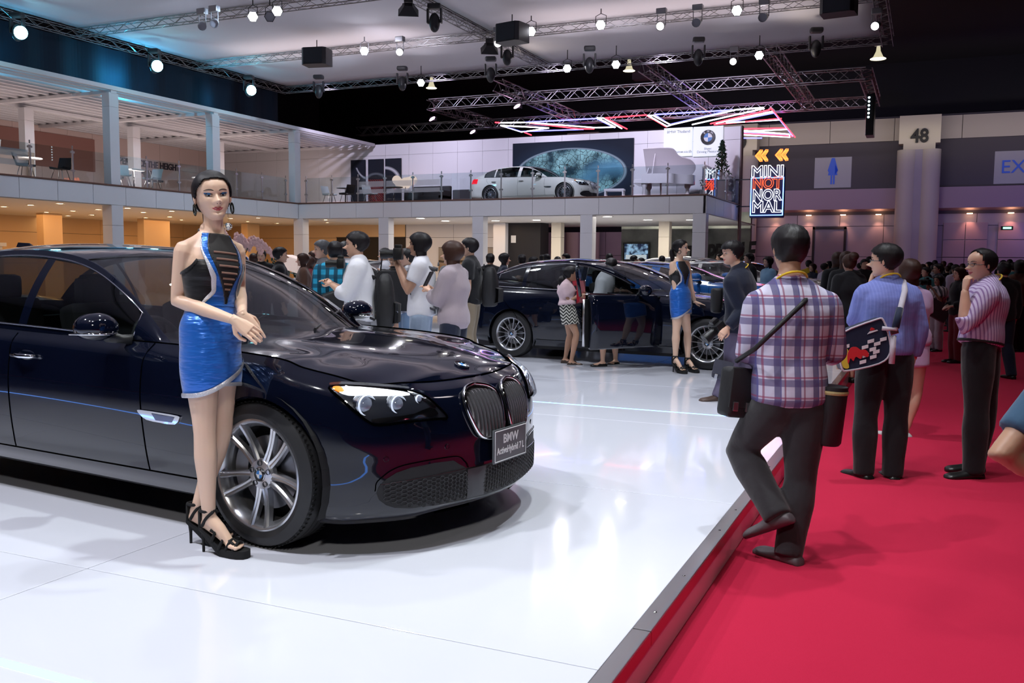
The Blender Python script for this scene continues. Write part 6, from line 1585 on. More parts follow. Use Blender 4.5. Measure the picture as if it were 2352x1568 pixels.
TS = {'m': [(-.05, .060, .052), (0, .092, .066), (.20, .094, .064), (.42, .086, .058), (.62, .094, .064), (.78, .102, .066), (.89, .086, .056), (.96, .062, .044), (1.01, .044, .038), (1.08, .036, .034)],
      'f': [(-.05, .056, .050), (0, .085, .064), (.18, .088, .062), (.42, .067, .047), (.60, .078, .056), (.74, .086, .067), (.86, .078, .054), (.95, .056, .040), (1.05, .030, .028)]}
def spine(J, t):
    a, b, c = J['pelvis'], J['chest'], J['neck']
    return a.lerp(b, t / .7) if t < .7 and t > 0 else (a + (b - a).normalized() * (t * (b - a).length / .7) if t <= 0 else b.lerp(c, (t - .7) / .3))
def torso_ring(J, H, sx, t, add=0., n=20, ex=.85, k=1.):
    w = interp([(a, b) for a, b, c in TS[sx]], t) * H * k + add; dp = interp([(a, c) for a, b, c in TS[sx]], t) * H * k + add
    c = spine(J, t); ax = (spine(J, t + .04) - spine(J, t - .04)).normalized(); hx = (J['hipL'] - J['hipR']).normalized(); sh = (J['shL'] - J['shR']).normalized()
    lx = hx.lerp(sh, min(1, max(0, t))).normalized(); lx = (lx - ax * lx.dot(ax)).normalized(); fy = ax.cross(lx) * -1
    return [c + lx * (w * (abs(cos(q)) ** ex) * (1 if cos(q) >= 0 else -1)) + fy * -1 * (dp * (abs(sin(q)) ** ex) * (1 if sin(q) >= 0 else -1)) for q in [2 * pi * i / n for i in range(n)]]
def torso(mb, J, H, sx, t0=-.05, t1=1.08, add=0., st=.06, k=1.):
    n = max(2, int((t1 - t0) / st)); mb.loft([torso_ring(J, H, sx, lerp(t0, t1, i / n), add, k=k) for i in range(n + 1)])
    if t1 > .9:
        for s in 'LR': a = J['neck'] + (J['neck'] - J['chest']) * .05; b = J['sh' + s]; q = .86 if sx == 'f' else 1.; capsule(mb, [a, a.lerp(b, .5) - J['up'] * .004 * H, b], [.030 * H * q + add, .030 * H * q + add, .030 * H * q + add], 12)
def arm(mb, J, s, H, add=0., f=1., t1=1., ends=(True, True), k=1.):
    a, b, c = J['sh' + s], J['el' + s], J['wr' + s]; P = [a, a.lerp(b, .35), a.lerp(b, .75), b, b.lerp(c, .25), b.lerp(c, .65), c]; R = [.033, .030, .0255, .0235, .0245, .0200, .0150]
    L = (0, .35, .75, 1, 1.25, 1.65, 2); t1 *= 2; Q = []; S_ = []
    for p, r, l_ in zip(P, R, L):
        if l_ <= t1 + 1e-6: Q.append(p); S_.append(r * H * k * f + add)
    if L[len(Q) - 1] < t1 - 1e-6:
        i = len(Q) - 1; u = (t1 - L[i]) / (L[i + 1] - L[i]); Q.append(P[i].lerp(P[i + 1], u)); S_.append(lerp(R[i], R[i + 1], u) * H * k * f + add)
    capsule(mb, Q, S_, 12, ends)
def leg(mb, J, s, H, add=0., t1=1., ends=(True, True), k=1., flare=0.):
    a, b, c = J['hip' + s], J['kn' + s], J['an' + s]; P = [a, a.lerp(b, .4), a.lerp(b, .8), b, b.lerp(c, .28), b.lerp(c, .7), c]; R = [.053, .049, .036, .032, .0345, .024, .0195]
    P[4] = P[4] + (a.lerp(c, .5) - b) * .0 ; L = (0, .4, .8, 1, 1.28, 1.7, 2); t1 *= 2; Q = []; S_ = []
    for p, r, l_ in zip(P, R, L):
        if l_ <= t1 + 1e-6: Q.append(p); S_.append(r * H * k + add + flare * max(0, l_ - .6))
    if L[len(Q) - 1] < t1 - 1e-6:
        i = len(Q) - 1; u = (t1 - L[i]) / (L[i + 1] - L[i]); Q.append(P[i].lerp(P[i + 1], u)); S_.append(lerp(R[i], R[i + 1], u) * H * k + add + flare * max(0, t1 - .6))
    capsule(mb, Q, S_, 14, ends)
def pose(H, sx='m', yaw=0., arms='down', lean=0., stride=0., head=0.):
    """joints of a figure standing at the origin facing +x turned by yaw"""
    J = {}; z = lambda q: q * H; y_ = lambda q: q * H; W_ = .104 if sx == 'm' else .088
    P = dict(pelvis=(0, 0, .52), chest=(.0 + lean * .5, 0, .72), neck=(lean * .9, 0, .835), chin=(.012 + lean, 0, .872), shL=(lean * .85, W_, .805), shR=(lean * .85, -W_, .805), hipL=(0, .052, .515), hipR=(0, -.052, .515),
             knL=(.015 + stride * .5, .052, .285), knR=(.015 - stride * .3, -.052, .285), anL=(stride, .050, .042), anR=(-stride, -.050, .042), elL=(lean * .6 - .01, W_ + .03, .635), elR=(lean * .6 - .01, -W_ - .03, .635), wrL=(.03, W_ + .035, .49), wrR=(.03, -W_ - .035, .49))
    if arms in ('camera', 'phone'):
        zz = .86 if arms == 'camera' else .74; P.update(elL=(.06, W_ + .02, .66), elR=(.06, -W_ - .02, .66), wrL=(.15, .035, zz - .02), wrR=(.15, -.035, zz - .02))
    if arms == 'front': P.update(elL=(.0, W_ + .03, .63), elR=(.0, -W_ - .03, .63), wrL=(.11, .04, .60), wrR=(.11, -.04, .60))
    R = Matrix.Rotation(yaw, 3, 'Z'); J = {k: R @ (V(v) * H) for k, v in P.items()}
    J['fd'] = Matrix.Rotation(yaw + head, 3, 'Z') @ V((1, 0, 0)); J['up'] = V((0, 0, 1)); J['bd'] = R @ V((1, 0, 0)); J['ftL'] = J['ftR'] = R @ V((1, 0, 0)); return J
def pxpose(d0, pts, root):
    """joints placed from picture positions with a depth offset"""
    J = {k: atd(p[0], p[1], d0 + (p[2] if len(p) > 2 else 0)) - root for k, p in pts.items() if isinstance(p, tuple)}
    J['chest'] = J.get('chest', J['pelvis'].lerp(J['neck'], .64)); J['up'] = pts.get('up', V((0, 0, 1))); J['fd'] = pts['fd']; J['bd'] = pts.get('bd', pts['fd'])
    J['ftL'] = pts.get('ftl', J['bd']); J['ftR'] = pts.get('ftr', J['bd']); return J
def tri(mb, name, m, root, vox, it=2, sm=True):
    q = remesh(mb, vox, it) if vox else mb; return q.build(name, m, root, 180 if sm else None)
def person(root, J, H, sx='m', skin=None, hair=('short', None), top=None, bottom=None, shoes=None, det=1, hands='rest', jaw=None, makeup=False, k=1., body_only=False, smile=False, hh=None):
    """top = (material, sleeve fraction 0..1, hem t, loosen); bottom = ('trousers'|'skirt'|'shorts', material, length)"""
    skin = skin or M_SKIN; vox = (.0075, .015, .026)[det]; jaw = jaw or (1.0 if sx == 'm' else .90); hh = hh or (.134 * H)
    b = MB(); torso(b, J, H, sx, k=k)
    for s in 'LR':
        arm(b, J, s, H, k=k * (1 if sx == 'm' else .86)); leg(b, J, s, H, k=k * (1 if sx == 'm' else .95))
        if shoes is None or shoes[0] in ('heels', 'flat', 'none'): foot(b, J['an' + s], J['ft' + s], H, mul=.95)
    hb = J['chin']; f = (J['fd'] - J['up'] * J['fd'].dot(J['up'])).normalized(); up = J['up'].normalized(); c0 = hb + f * (-.02 * H * 0) + up * .03 * H
    capsule(b, [J['neck'] - up * .03 * H, J['neck'].lerp(c0, .5), c0 + up * .02 * H], [.037 * H * (1 if sx == 'm' else .78), .033 * H * (1 if sx == 'm' else .78), .034 * H * (1 if sx == 'm' else .80)], 12)
    b = remesh(b, vox, 3 if det < 2 else 2)
    add_head(b, hb, J['fd'], J['up'], hh, det, makeup=makeup, jaw=jaw, smile=smile)
    for s in 'LR':
        w, e = J['wr' + s], J['el' + s]; d = J.get('hd' + s) or (w - e); pn = J.get('pn' + s) or ((J['pelvis'] + J['bd'] * .1) - w if (J['pelvis'] - w).length > .1 else J['bd'] * -1)
        side = J.get('sd' + s, (1 if s == 'L' else -1)); hand(b, w, d, pn, side, size=.104 * H, curl=J.get('cu' + s, .3), vox=(.0032, .0055, 0)[det], grip=J.get('gr' + s, 0))
    body = b.build('body', FMATS(skin), root, 180)
    if hair and hair[0]: hair_mesh(root, hb, J['fd'], J['up'], hh, hair[0], hair[1] or M_HAIR, det)
    if body_only: return body
    if bottom:
        kind, m, ln = bottom; q = MB()
        if kind in ('trousers', 'shorts'):
            torso(q, J, H, sx, -.06, .30, .012, k=k)
            J2 = dict(J)
            for s in 'LR':
                if kind == 'trousers': J2['an' + s] = J['an' + s] + (J['an' + s] - J['kn' + s]).normalized() * .020 * H
                leg(q, J2, s, H, .020, min(1, ln * 1.04), (True, False), k=k, flare=.014 if kind == 'trousers' else .012)
            tri(q, kind, m, root, vox, 3)
        else:
            kn = (J['knL'] + J['knR']) / 2; rings = [torso_ring(J, H, sx, t, .012) for t in (.34, .2, .05)]; base = torso_ring(J, H, sx, 0, .018); c0 = sum(base, V()) / len(base)
            for u in (.15, .35, .6, .8, 1.):
                c = c0.lerp(kn, u * ln); rings.append([c + (p - c0) * (1.0 + .10 * u) for p in base])
            q.loft(rings); tri(q, 'skirt', m, root, vox, 2)
    if top:
        m, sl, hem, ad = top; q = MB(); torso(q, J, H, sx, hem, .985, .014 + ad, k=k)
        if sl > 0:
            for s in 'LR': arm(q, J, s, H, .008 + ad * .8, 1.12, sl, (True, False), k=k)
        capsule(q, [J['neck'] - up * .05 * H, J['neck'] + up * .012 * H], [.052 * H, .040 * H * (1 if sx == 'm' else .85)], 14, (True, False))
        tri(q, 'shirt', m, root, vox, 3)
        if det < 2:
            cr_ = [J['neck'] + up * .008 * H + (f * cos(a) + f.cross(up) * sin(a)) * .041 * H * (1 if sx == 'm' else .85) + up * (-.016 * H * cos(a)) for a in [2 * pi * i / 20 for i in range(20)]]
            MB().tube(cr_, .007, 6, closed=True).build('collar', m, root, 180)
    if shoes:
        kind, m = shoes
        for s in 'LR':
            q = MB()
            if kind in ('shoe', 'sneaker', 'flat'):
                foot(q, J['an' + s] - V((0, 0, .003)), J['ft' + s], H, mul=1.16 if kind != 'flat' else 1.0)
                if kind == 'flat': q.v = [tuple(p) for p in q.v]
                tri(q, 'shoe', m, root, .009 if det < 2 else 0, 1)
    return body
# ---- cloth materials
def cloth(name, col, rough=.85, bump_=.25): return mat(name, col, rough, spec=.25, sheen=.2, bump=(14, bump_, .02))
def plaid(name, base, bands, rough=.85):
    if name in MATS: return MATS[name]
    m, nt, N, L, p = _new(name); x, y, z, oc = xyz(nt)
    # horizontal axis of the cloth runs round the figure: use x for front/back views
    col = None; c = base
    for (axis, freq, duty, ph, cc, al) in bands:
        v = {'x': x, 'y': y, 'z': z, 'd': mth(nt, 'ADD', x, mth(nt, 'MULTIPLY', y, .5))}[axis]; s = mth(nt, 'MULTIPLY', stripe(nt, v, freq, duty, ph), al); c = mixc(nt, s, c, cc)
    L.new(c, p.inputs['Base Color']); p.inputs['Roughness'].default_value = rough; p.inputs['Specular IOR Level'].default_value = .25
    n = nd(nt, 'ShaderNodeTexNoise'); n.inputs['Scale'].default_value = 12; L.new(oc, n.inputs['Vector']); b = N.new('ShaderNodeBump'); b.inputs['Strength'].default_value = .35; b.inputs['Distance'].default_value = .02; L.new(n.outputs['Fac'], b.inputs['Height']); L.new(b.outputs['Normal'], p.inputs['Normal'])
    MATS[name] = m; return m
C_BLACK = cloth('cloth_black', (.010, .010, .013)); C_NAVY = cloth('cloth_navy', (.012, .016, .035)); C_WHITE = cloth('cloth_white', (.72, .72, .78)); C_JEANS = cloth('denim_blue', (.16, .24, .36)); C_JEANSL = cloth('denim_light', (.30, .38, .50)); C_GREY = cloth('cloth_grey', (.14, .14, .16)); C_DARKJ = cloth('denim_dark', (.022, .022, .026))
M_SHOEB = mat('shoe_black', (.012, .012, .012), .3); M_SHOEW = mat('shoe_white', (.6, .6, .6), .5); M_SUEDE = mat('suede_black', (.008, .008, .009), .8)
M_LANY = cloth('lanyard_yellow', (.75, .50, .03)); M_BAG = mat('bag_black', (.012, .012, .014), .6, bump=(30, .2, .01)); M_CAMB = mat('camera_black', (.010, .010, .011), .4)
# ---- things people carry
def camera_prop(p, d, lb, s=1., flash=True):
    t = thing('photo_camera', lb, 'camera', p); d = V(d).normalized(); R = d.to_track_quat('Y', 'Z').to_matrix()
    MB().cbox((0, 0, 0), (.15 * s, .075 * s, .10 * s), .015, M=R).cbox(R @ V((0, 0, .06 * s)), (.06 * s, .06 * s, .04 * s), .01, M=R).cbox(R @ V((.055 * s, .03 * s, -.01 * s)), (.03 * s, .04 * s, .09 * s), .012, M=R).build('camera_body', M_CAMB, t, 40)
    MB().lathe([(0, .02), (.036 * s, .02), (.037 * s, .09 * s), (.042 * s, .10 * s), (.042 * s, .15 * s), (.036 * s, .152 * s), (0, .14 * s)], n=20, M=R @ Matrix.Rotation(-pi / 2, 3, 'X')).build('lens', M_CAMB, t, 40)
    t.rotation_euler = (0, 0, 0); return t
def pack_(p, fwd, lb, m, w=.30, h=.46, dp=.17):
    """backpack: p = centre, fwd = wearer's facing"""
    t = thing('backpack', lb, 'backpack', p); f = V((fwd[0], fwd[1], 0)).normalized(); s = V((-f.y, f.x, 0)); R = Matrix((s, -f, V((0, 0, 1)))).transposed()
    rings = []
    for z, a, b in ((-.5, .80, .6), (-.46, .95, .85), (-.2, 1, 1), (.1, .97, .95), (.35, .85, .75), (.47, .6, .5), (.5, .3, .25)):
        rings.append([R @ V((w / 2 * a * (abs(cos(q)) ** .6) * (1 if cos(q) > 0 else -1), dp * .5 + dp * .5 * b * (abs(sin(q)) ** .7) * (1 if sin(q) > 0 else -1), z * h)) for q in [2 * pi * i / 20 for i in range(20)]])
    MB().loft(rings).build('pack_body', m, t, 60)
    MB().loft([[R @ V((w * .36 * a * (1 if i in (1, 2) else -1), dp * (1.0 if i < 2 else .9) + b, z * h)) for i in range(4)] for z, a, b in ((-.42, .9, -.02), (-.38, 1, .045), (-.06, 1, .05), (-.02, .9, .0))]).build('front_pocket', m, t, 50)
    for sx in (-1, 1):
        MB().tube([R @ V((sx * w * .30, .0, .42 * h)), R @ V((sx * w * .34, -.07, .46 * h)), R @ V((sx * w * .36, -.21, .38 * h)), R @ V((sx * w * .42, -.27, .12 * h)), R @ V((sx * w * .46, -.20, -.16 * h)), R @ V((sx * w * .44, .0, -.34 * h))], [.02, .022, .024, .022, .012, .012], 8).build('strap', m, t, 180)
    MB().tube([R @ V((-.04, .02, .5 * h)), R @ V((0, .02, .56 * h)), R @ V((.04, .02, .5 * h))], .007, 6).build('top_loop', m, t, 180); return t
def sling_bag(p, n, lb, m, w=.34, h=.26, dp=.10, tilt=0., strap=None):
    t = thing('shoulder_bag', lb, 'bag', p); n = V((n[0], n[1], 0)).normalized(); s = V((-n.y, n.x, 0)); R = Matrix((s, -n, V((0, 0, 1)))).transposed() @ Matrix.Rotation(tilt, 3, 'Y')
    MB().cbox((0, 0, 0), (w, dp, h), .03, M=R).build('bag_body', m, t, 60); MB().cbox(R @ V((0, -dp * .52, .03)), (w * .98, .012, h * .8), .005, M=R).build('flap', m, t, 60)
    MB().cbox(R @ V((-w * .25, -dp * .6, -.07)), (.03, .01, .05), .003, M=R).cbox(R @ V((w * .25, -dp * .6, -.07)), (.03, .01, .05), .003, M=R).build('buckle', M_STEEL, t)
    if strap: MB().tube([V(q) - V(p) for q in strap], .014, 6).build('strap', m, t, 180)
    return t
def lanyard(root, J, H, m=None):
    up = J['up']; f = (J['bd']).normalized(); l = f.cross(up); c = J['neck'] + up * .012 * H
    P = [c + (f * cos(a) + l * sin(a)) * .048 * H + up * (-.030 * H * cos(a)) for a in [pi * .25 + 2 * pi * .75 * i / 16 + 0 for i in range(17)]]
    ch = J['chest'] + f * .085 * H; P = [ch - up * .05 * H] + P[::1] + [ch - up * .05 * H]
    o = MB().tube(P, .0065, 6).build('lanyard', m or M_LANY, root, 180); return o
# ---- the hostess in the blue dress
def satin(name, col, rough=.28):
    if name in MATS: return MATS[name]
    m, nt, N, L, p = _new(name); x, y, z, oc = xyz(nt); p.inputs['Base Color'].default_value = (*col, 1); p.inputs['Roughness'].default_value = rough; p.inputs['Metallic'].default_value = .25; p.inputs['Sheen Weight'].default_value = .3
    mp = N.new('ShaderNodeMapping'); mp.inputs['Scale'].default_value = (3, 3, 14); mp.inputs['Rotation'].default_value = (.25, .1, 0); L.new(oc, mp.inputs[0]); n = nd(nt, 'ShaderNodeTexNoise'); n.inputs['Scale'].default_value = 1.6; n.inputs['Detail'].default_value = 3; L.new(mp.outputs[0], n.inputs['Vector'])
    b = N.new('ShaderNodeBump'); b.inputs['Strength'].default_value = .75 if col[2] > .1 else .25; b.inputs['Distance'].default_value = .025; L.new(n.outputs['Fac'], b.inputs['Height']); L.new(b.outputs['Normal'], p.inputs['Normal']); MATS[name] = m; return m
M_SAT = satin('satin_blue', (.012, .15, .62)); M_SATK = satin('satin_black', (.008, .008, .010), .35); M_SEQ = mat('silver_sequin', (.75, .74, .78), .35, metal=.8, bump=(260, 1., .004)); M_NET = mat('black_net', (.015, .012, .012), .7)
def dress(root, J, H, det=0):
    sx = 'f'; NA = (132, 60)[det > 0]; NL = (150, 60)[det > 0]; up = V((0, 0, 1)); kn = (J['knL'] + J['knR']) / 2; base = None
    pv = []; lv = [lerp(-.70, 1.0, i / NL) for i in range(NL + 1)]
    def ring(t, n):
        if t >= 0: r = torso_ring(J, H, sx, t, .012, n, .95)
        else:
            b0 = torso_ring(J, H, sx, 0, .012, n, .95); c0 = sum(b0, V()) / n; c = c0.lerp(kn, -t * .82); kk = 1.0 + .05 * sin(pi * min(1, -t / .62)) - .05 * (-t / .62); r = [c + (p - c0) * kk for p in b0]
        return r
    # index q: angle 0 = her left, pi/2 = ? choose front from the body direction
    r0 = ring(.5, NA); c0 = sum(r0, V()) / NA; fr_ = ((J['shL'] - J['shR']).normalized() + (J['hipL'] - J['hipR']).normalized()).cross(up).normalized(); fi = max(range(NA), key=lambda i: (r0[i] - c0).dot(fr_)); li = max(range(NA), key=lambda i: (r0[i] - c0).dot(J['shL'] - J['shR'])); sg = 1 if ((li - fi) % NA) < NA / 2 else -1
    az = lambda i: ((((i - fi) * sg) % NA) / NA * 2 * pi + pi) % (2 * pi) - pi     # + towards her left, radians
    hemf = lambda a: -.68 + .55 * ss(-1.7, 1.3, a) ** 1.4 if a < 1.0 else -.53   # wrapped hem rises from her right side to the front left
    rows = []
    for t in lv: rows.append(ring(t, NA))
    wedge = lambda t: 0.03 + .62 * ss(.40, 1.0, t)            # dark net wedge, half angle
    blue = lambda t: interp([(.40, 1.05), (.45, .85), (.55, .50), (.66, .50), (.74, .62), (.84, .78), (.93, .95), (1.0, 1.1)], t)
    armh = lambda t: interp([(.60, 3.2), (.665, 3.1), (.70, 1.75), (.76, 1.15), (.84, .92), (.92, .98), (1.0, 1.2)], t)
    mb = {k: [] for k in ('blue', 'black', 'net')}; V_ = [p for r in rows for p in r]
    for i in range(NL):
        t = (lv[i] + lv[i + 1]) / 2
        for j in range(NA):
            a = az(j + .5 if sg > 0 else j + .5); q = (i * NA + j, i * NA + (j + 1) % NA, (i + 1) * NA + (j + 1) % NA, (i + 1) * NA + j); A = abs(a)
            if t < .42:
                if t < (min(hemf(a), -.53) if a > -.35 else (hemf(a) if a > -2.2 else -.66)) - (0 if a < 2.4 else .16 * ss(2.4, 4.08, a)): continue
                mb['blue'].append(q); continue
            if A > armh(t): continue
            if A < wedge(t): mb['net'].append(q)
            elif A < blue(t): mb['blue'].append(q)
            elif t < .80: mb['black'].append(q)
    out = []
    for k, m in (('blue', M_SAT), ('black', M_SATK), ('net', M_NET)):
        if not mb[k]: continue
        ids = sorted(set(i for q in mb[k] for i in q)); mp = {a: b for b, a in enumerate(ids)}; x = MB(); x.add([V_[i] for i in ids], [tuple(mp[i] for i in q) for q in mb[k]]); o = x.build('dress' if k == 'blue' else ('side_panel' if k == 'black' else 'net_panel'), m, root, 180)
        md = o.modifiers.new('s', 'SOLIDIFY'); md.thickness = .005; md.offset = 0
    def pt(t, a, off=.004):
        i = (a / (2 * pi) * NA * sg + fi) % NA; r = ring(t, NA); p = r[int(i) % NA].lerp(r[(int(i) + 1) % NA], i % 1); c = sum(r, V()) / NA; n = (p - c); n.z = 0; return p + n.normalized() * off
    def ribbon(pts, w, name, m, th=.003):
        k = len(pts); vs = []; fs = []
        for i, p in enumerate(pts):
            tg = (pts[min(i + 1, k - 1)] - pts[max(i - 1, 0)]).normalized(); c = V((sum(p_.x for p_ in r0) / NA, sum(p_.y for p_ in r0) / NA, p.z)); n = (p - c).normalized(); s_ = tg.cross(n).normalized()
            ww = w[i] if isinstance(w, list) else w; vs += [p + s_ * ww / 2, p + n * th, p - s_ * ww / 2]
        for i in range(k - 1): fs += [(i * 3, i * 3 + 1, i * 3 + 4, i * 3 + 3), (i * 3 + 1, i * 3 + 2, i * 3 + 5, i * 3 + 4)]
        MB().add(vs, fs).build(name, m, root, 180)
    K = 30
    for s in (1, -1):
        ribbon([pt(lerp(.40, .95, i / K), s * blue(lerp(.40, .95, i / K))) for i in range(K + 1)], [.010 + .016 * sin(pi * min(1, i / K * 1.25)) for i in range(K + 1)], 'silver_trim', M_SEQ)
        ribbon([pt(t_, s * armh(t_), .006) for t_ in [lerp(.69, .80, i / K) for i in range(K + 1)]], .012, 'armhole_edging', M_SATK)
        ribbon([pt(lerp(.43, 1.0, i / K), s * wedge(lerp(.43, 1.0, i / K)), .005) for i in range(K + 1)], .006, 'net_edging', M_SATK)
    ribbon([pt(hemf(a), a, .008) for a in [lerp(-2.2, .98, i / 50) for i in range(51)]], .022, 'silver_hem', M_SEQ)
    ribbon([pt(-.52, a, .005) for a in [lerp(-.35, 1.1, i / 20) for i in range(21)]], .018, 'silver_hem', M_SEQ)
    ribbon([pt(-.52 - .16 * ss(2.4, 4.08, a), a) for a in [lerp(1.0, 4.08, i / 50) for i in range(51)]], .018, 'silver_hem', M_SEQ)
    q = [pt(.405, a, .003) for a in [2 * pi * i / 60 for i in range(61)]]; ribbon(q, .006, 'waist_seam', M_SAT)
    up_ = J['up']; f = J['bd'].normalized(); l = f.cross(V((0, 0, 1)))
    nb = [J['neck'] + up_ * .010 * H + (f * cos(a) + l * sin(a)) * .033 * H - V((0, 0, .010 * H * cos(a))) for a in [2 * pi * i / 28 for i in range(28)]]
    MB().tube(nb, .007, 8, closed=True).build('halter_band', M_SATK, root, 180)
    for k in range(7):   # slits of the net front
        t = .56 + .05 * k; w = wedge(t) * .75
        if det == 0: ribbon([pt(t, a, .006) for a in [lerp(-w, w, i / 8) for i in range(9)]], .009, 'net_slit', mat('net_skin', (.35, .20, .15), .6))
def heels(root, J, H, s, zf, det=0):
    an, d = J['an' + s], V((J['ft' + s].x, J['ft' + s].y, 0)).normalized(); sd = V((-d.y, d.x, 0)); L = .14 * H; P = lambda a, b, c: V((an.x, an.y, zf)) + d * a + sd * b + V((0, 0, c))
    t = bpy.data.objects.new('sandal', None); COL.objects.link(t); t.parent = root
    hz = an.z - zf - .058      # heel height
    o = [(-.05, .018), (-.03, .026), (.03, .028), (.09, .034), (.15, .042), (.185, .040), (.215, .028), (.225, .010)]
    zz = lambda a: hz * ss(.13, -.035, a) + .028 * ss(.07, .12, a) * 1.0 + .0
    top = [P(a, w, zz(a) + .010) for a, w in o] + [P(a, -w, zz(a) + .010) for a, w in o[::-1]]; bot = [P(a, w, zz(a) - (.034 if a > .08 else .004)) for a, w in o] + [P(a, -w, zz(a) - (.034 if a > .08 else .004)) for a, w in o[::-1]]
    MB().loft([top, bot]).build('platform_sole', M_SUEDE, t, 40)
    MB().loft([[P(-.035 + .022 * r * cos(q) * 1.0 - .012 * (1 - r) * 0, .020 * r * sin(q), h_) for q in [2 * pi * i / 10 for i in range(10)]] for h_, r in ((0, .30), (hz * .5, .34), (hz * .85, .55), (hz, .95))]).build('stiletto_heel', M_SUEDE, t, 60)
    def strap(pts, r=.0065): MB().tube(cr([P(*p) for p in pts], 5), r, 6).build('strap', M_SUEDE, t, 180)
    f = hz + .0
    for u in (.045, .085, .125, .165):
        h = zz(u) + .058 - .14 * (u - .04); strap([(u - .012, .036, zz(u) + .005), (u, .026, h - .008), (u + .004, 0, h + .004), (u + .008, -.026, h - .008), (u - .005, -.036, zz(u) + .005)], .0075)
    for sg_ in (1, -1): strap([(.03, .030 * sg_, f * .9 + .02), (.07, .012 * sg_, zz(.07) + .062), (.11, -.008 * sg_, zz(.11) + .050), (.16, -.022 * sg_, zz(.16) + .034)], .0075)
    zt = an.z - zf + .035
    strap([(.03, .0, zt), (.0, .030, zt), (-.035, .020, zt), (-.045, 0, zt), (-.035, -.020, zt), (.0, -.030, zt), (.03, 0, zt)], .008)
    MB().loft([[P(-.045 + .008 * (1 - abs(v)), .024 * v, h_) for v in (-1, -.5, 0, .5, 1)] + [P(-.038 + .008 * (1 - abs(v)), .021 * v, h_) for v in (1, .5, 0, -.5, -1)] for h_ in (hz, hz + .03, zt)]).build('heel_counter', M_SUEDE, t, 180)
    strap([(-.02, .028, hz + .02), (.01, .032, zt - .03), (.035, .012, zt + .0)], .008); strap([(-.02, -.028, hz + .02), (.01, -.032, zt - .03), (.035, -.012, zt + .0)], .008)
def hostess_foot(b, J, s, H, zf):
    an, d = J['an' + s], V((J['ft' + s].x, J['ft' + s].y, 0)).normalized(); hz = an.z - zf - .058; heel = V((an.x, an.y, zf + hz + .024)) - d * .025; ball = V((an.x, an.y, zf + .056)) + d * .125; toe = ball + d * .062 - V((0, 0, .006))
    sd = V((-d.y, d.x, 0)); capsule(b, [an, heel.lerp(an, .4), heel], [.021 * H * .9, .024, .022]); capsule(b, [an, an.lerp(ball, .5) + V((0, 0, .008)), ball], [.034, .030, .022]); capsule(b, [heel, heel.lerp(ball, .5) + V((0, 0, .008)), ball], [.020, .022, .020])
    for k in range(5): o_ = (k - 2) * .0145; capsule(b, [ball + sd * o_ * .8, toe + sd * o_ * (1.15) - d * abs(k - 1.2) * .006], [.013, .009 if k else .011], 8)
def hostess(label, foot_px, pts, H, det=0, zf=0., hair='slick', smile=True, extra=None):
    o = onz(*foot_px, zf); t = thing('person', label, 'person', o, 0, 'hostesses in blue dresses'); J = pxpose(depth_of(o), pts, o)
    for k in ('hdL', 'hdR', 'pnL', 'pnR', 'cuL', 'cuR', 'sdL', 'sdR', 'grL', 'grR'):
        if k in pts.get('h', {}): J[k] = pts['h'][k]
    sx = 'f'; b = MB(); torso(b, J, H, sx)
    for s in 'LR': arm(b, J, s, H, k=.86); leg(b, J, s, H, k=.93); hostess_foot(b, J, s, H, 0)
    up = J['up'].normalized(); f = (J['fd'] - up * J['fd'].dot(up)).normalized(); hb = J['chin'] - f * 0
    capsule(b, [J['neck'] - V((0, 0, .03 * H)), J['neck'].lerp(hb, .5), hb + up * .05 * H], [.029 * H, .0265 * H, .028 * H], 14)
    b = remesh(b, .006 if det == 0 else .011, 6 if det == 0 else 3); hh = pts.get('hh', .128 * H); add_head(b, hb, J['fd'], J['up'], hh, det, makeup=True, jaw=.84, smile=smile)
    for s in 'LR':
        w, e = J['wr' + s], J['el' + s]; hand(b, w, J.get('hd' + s) or (w - e), J.get('pn' + s) or (J['pelvis'] - w), J.get('sd' + s, 1 if s == 'L' else -1), size=.102 * H, curl=J.get('cu' + s, .25), vox=.003 if det == 0 else .005)
    b.build('body', FMATS(M_SKINP), t, 180); hair_mesh(t, hb, J['fd'], J['up'], hh, hair, M_HAIR, det)
    l = f.cross(up); T = lambda p: hb + (l * p[0] + f * p[1] + up * p[2]) * hh
    MB().tube(cr([T((0, -.50, .42)), T((0, -.56, .25)), T((0, -.50, -.05)), T((0, -.45, -.40)), T((.03, -.42, -.75))], 4), [.018 + .012 * sin(pi * i / 16) for i in range(17)], 8).build('ponytail', M_HAIR, t, 180)
    for s in (1, -1):
        c = T((s * .375, -.01, .24)); MB().tube([c + (f * cos(a) + up * sin(a)) * .105 * hh for a in [2 * pi * i / 24 for i in range(24)]], .018 * hh, 8, closed=True).build('hoop_earring', mat('earring', (.04, .05, .045), .15, metal=.9), t, 180)
    dress(t, J, H, det)
    for s in 'LR': heels(t, J, H, s, 0)
    return t, J
rgt = (RM @ V((1, 0, 0))).normalized(); rgt.z = 0; rgt.normalize(); fwd = V((-rgt.y, rgt.x, 0))     # picture right, away from camera
D = lambda r, a, z=0.: (rgt * r + fwd * a + V((0, 0, z))).normalized()
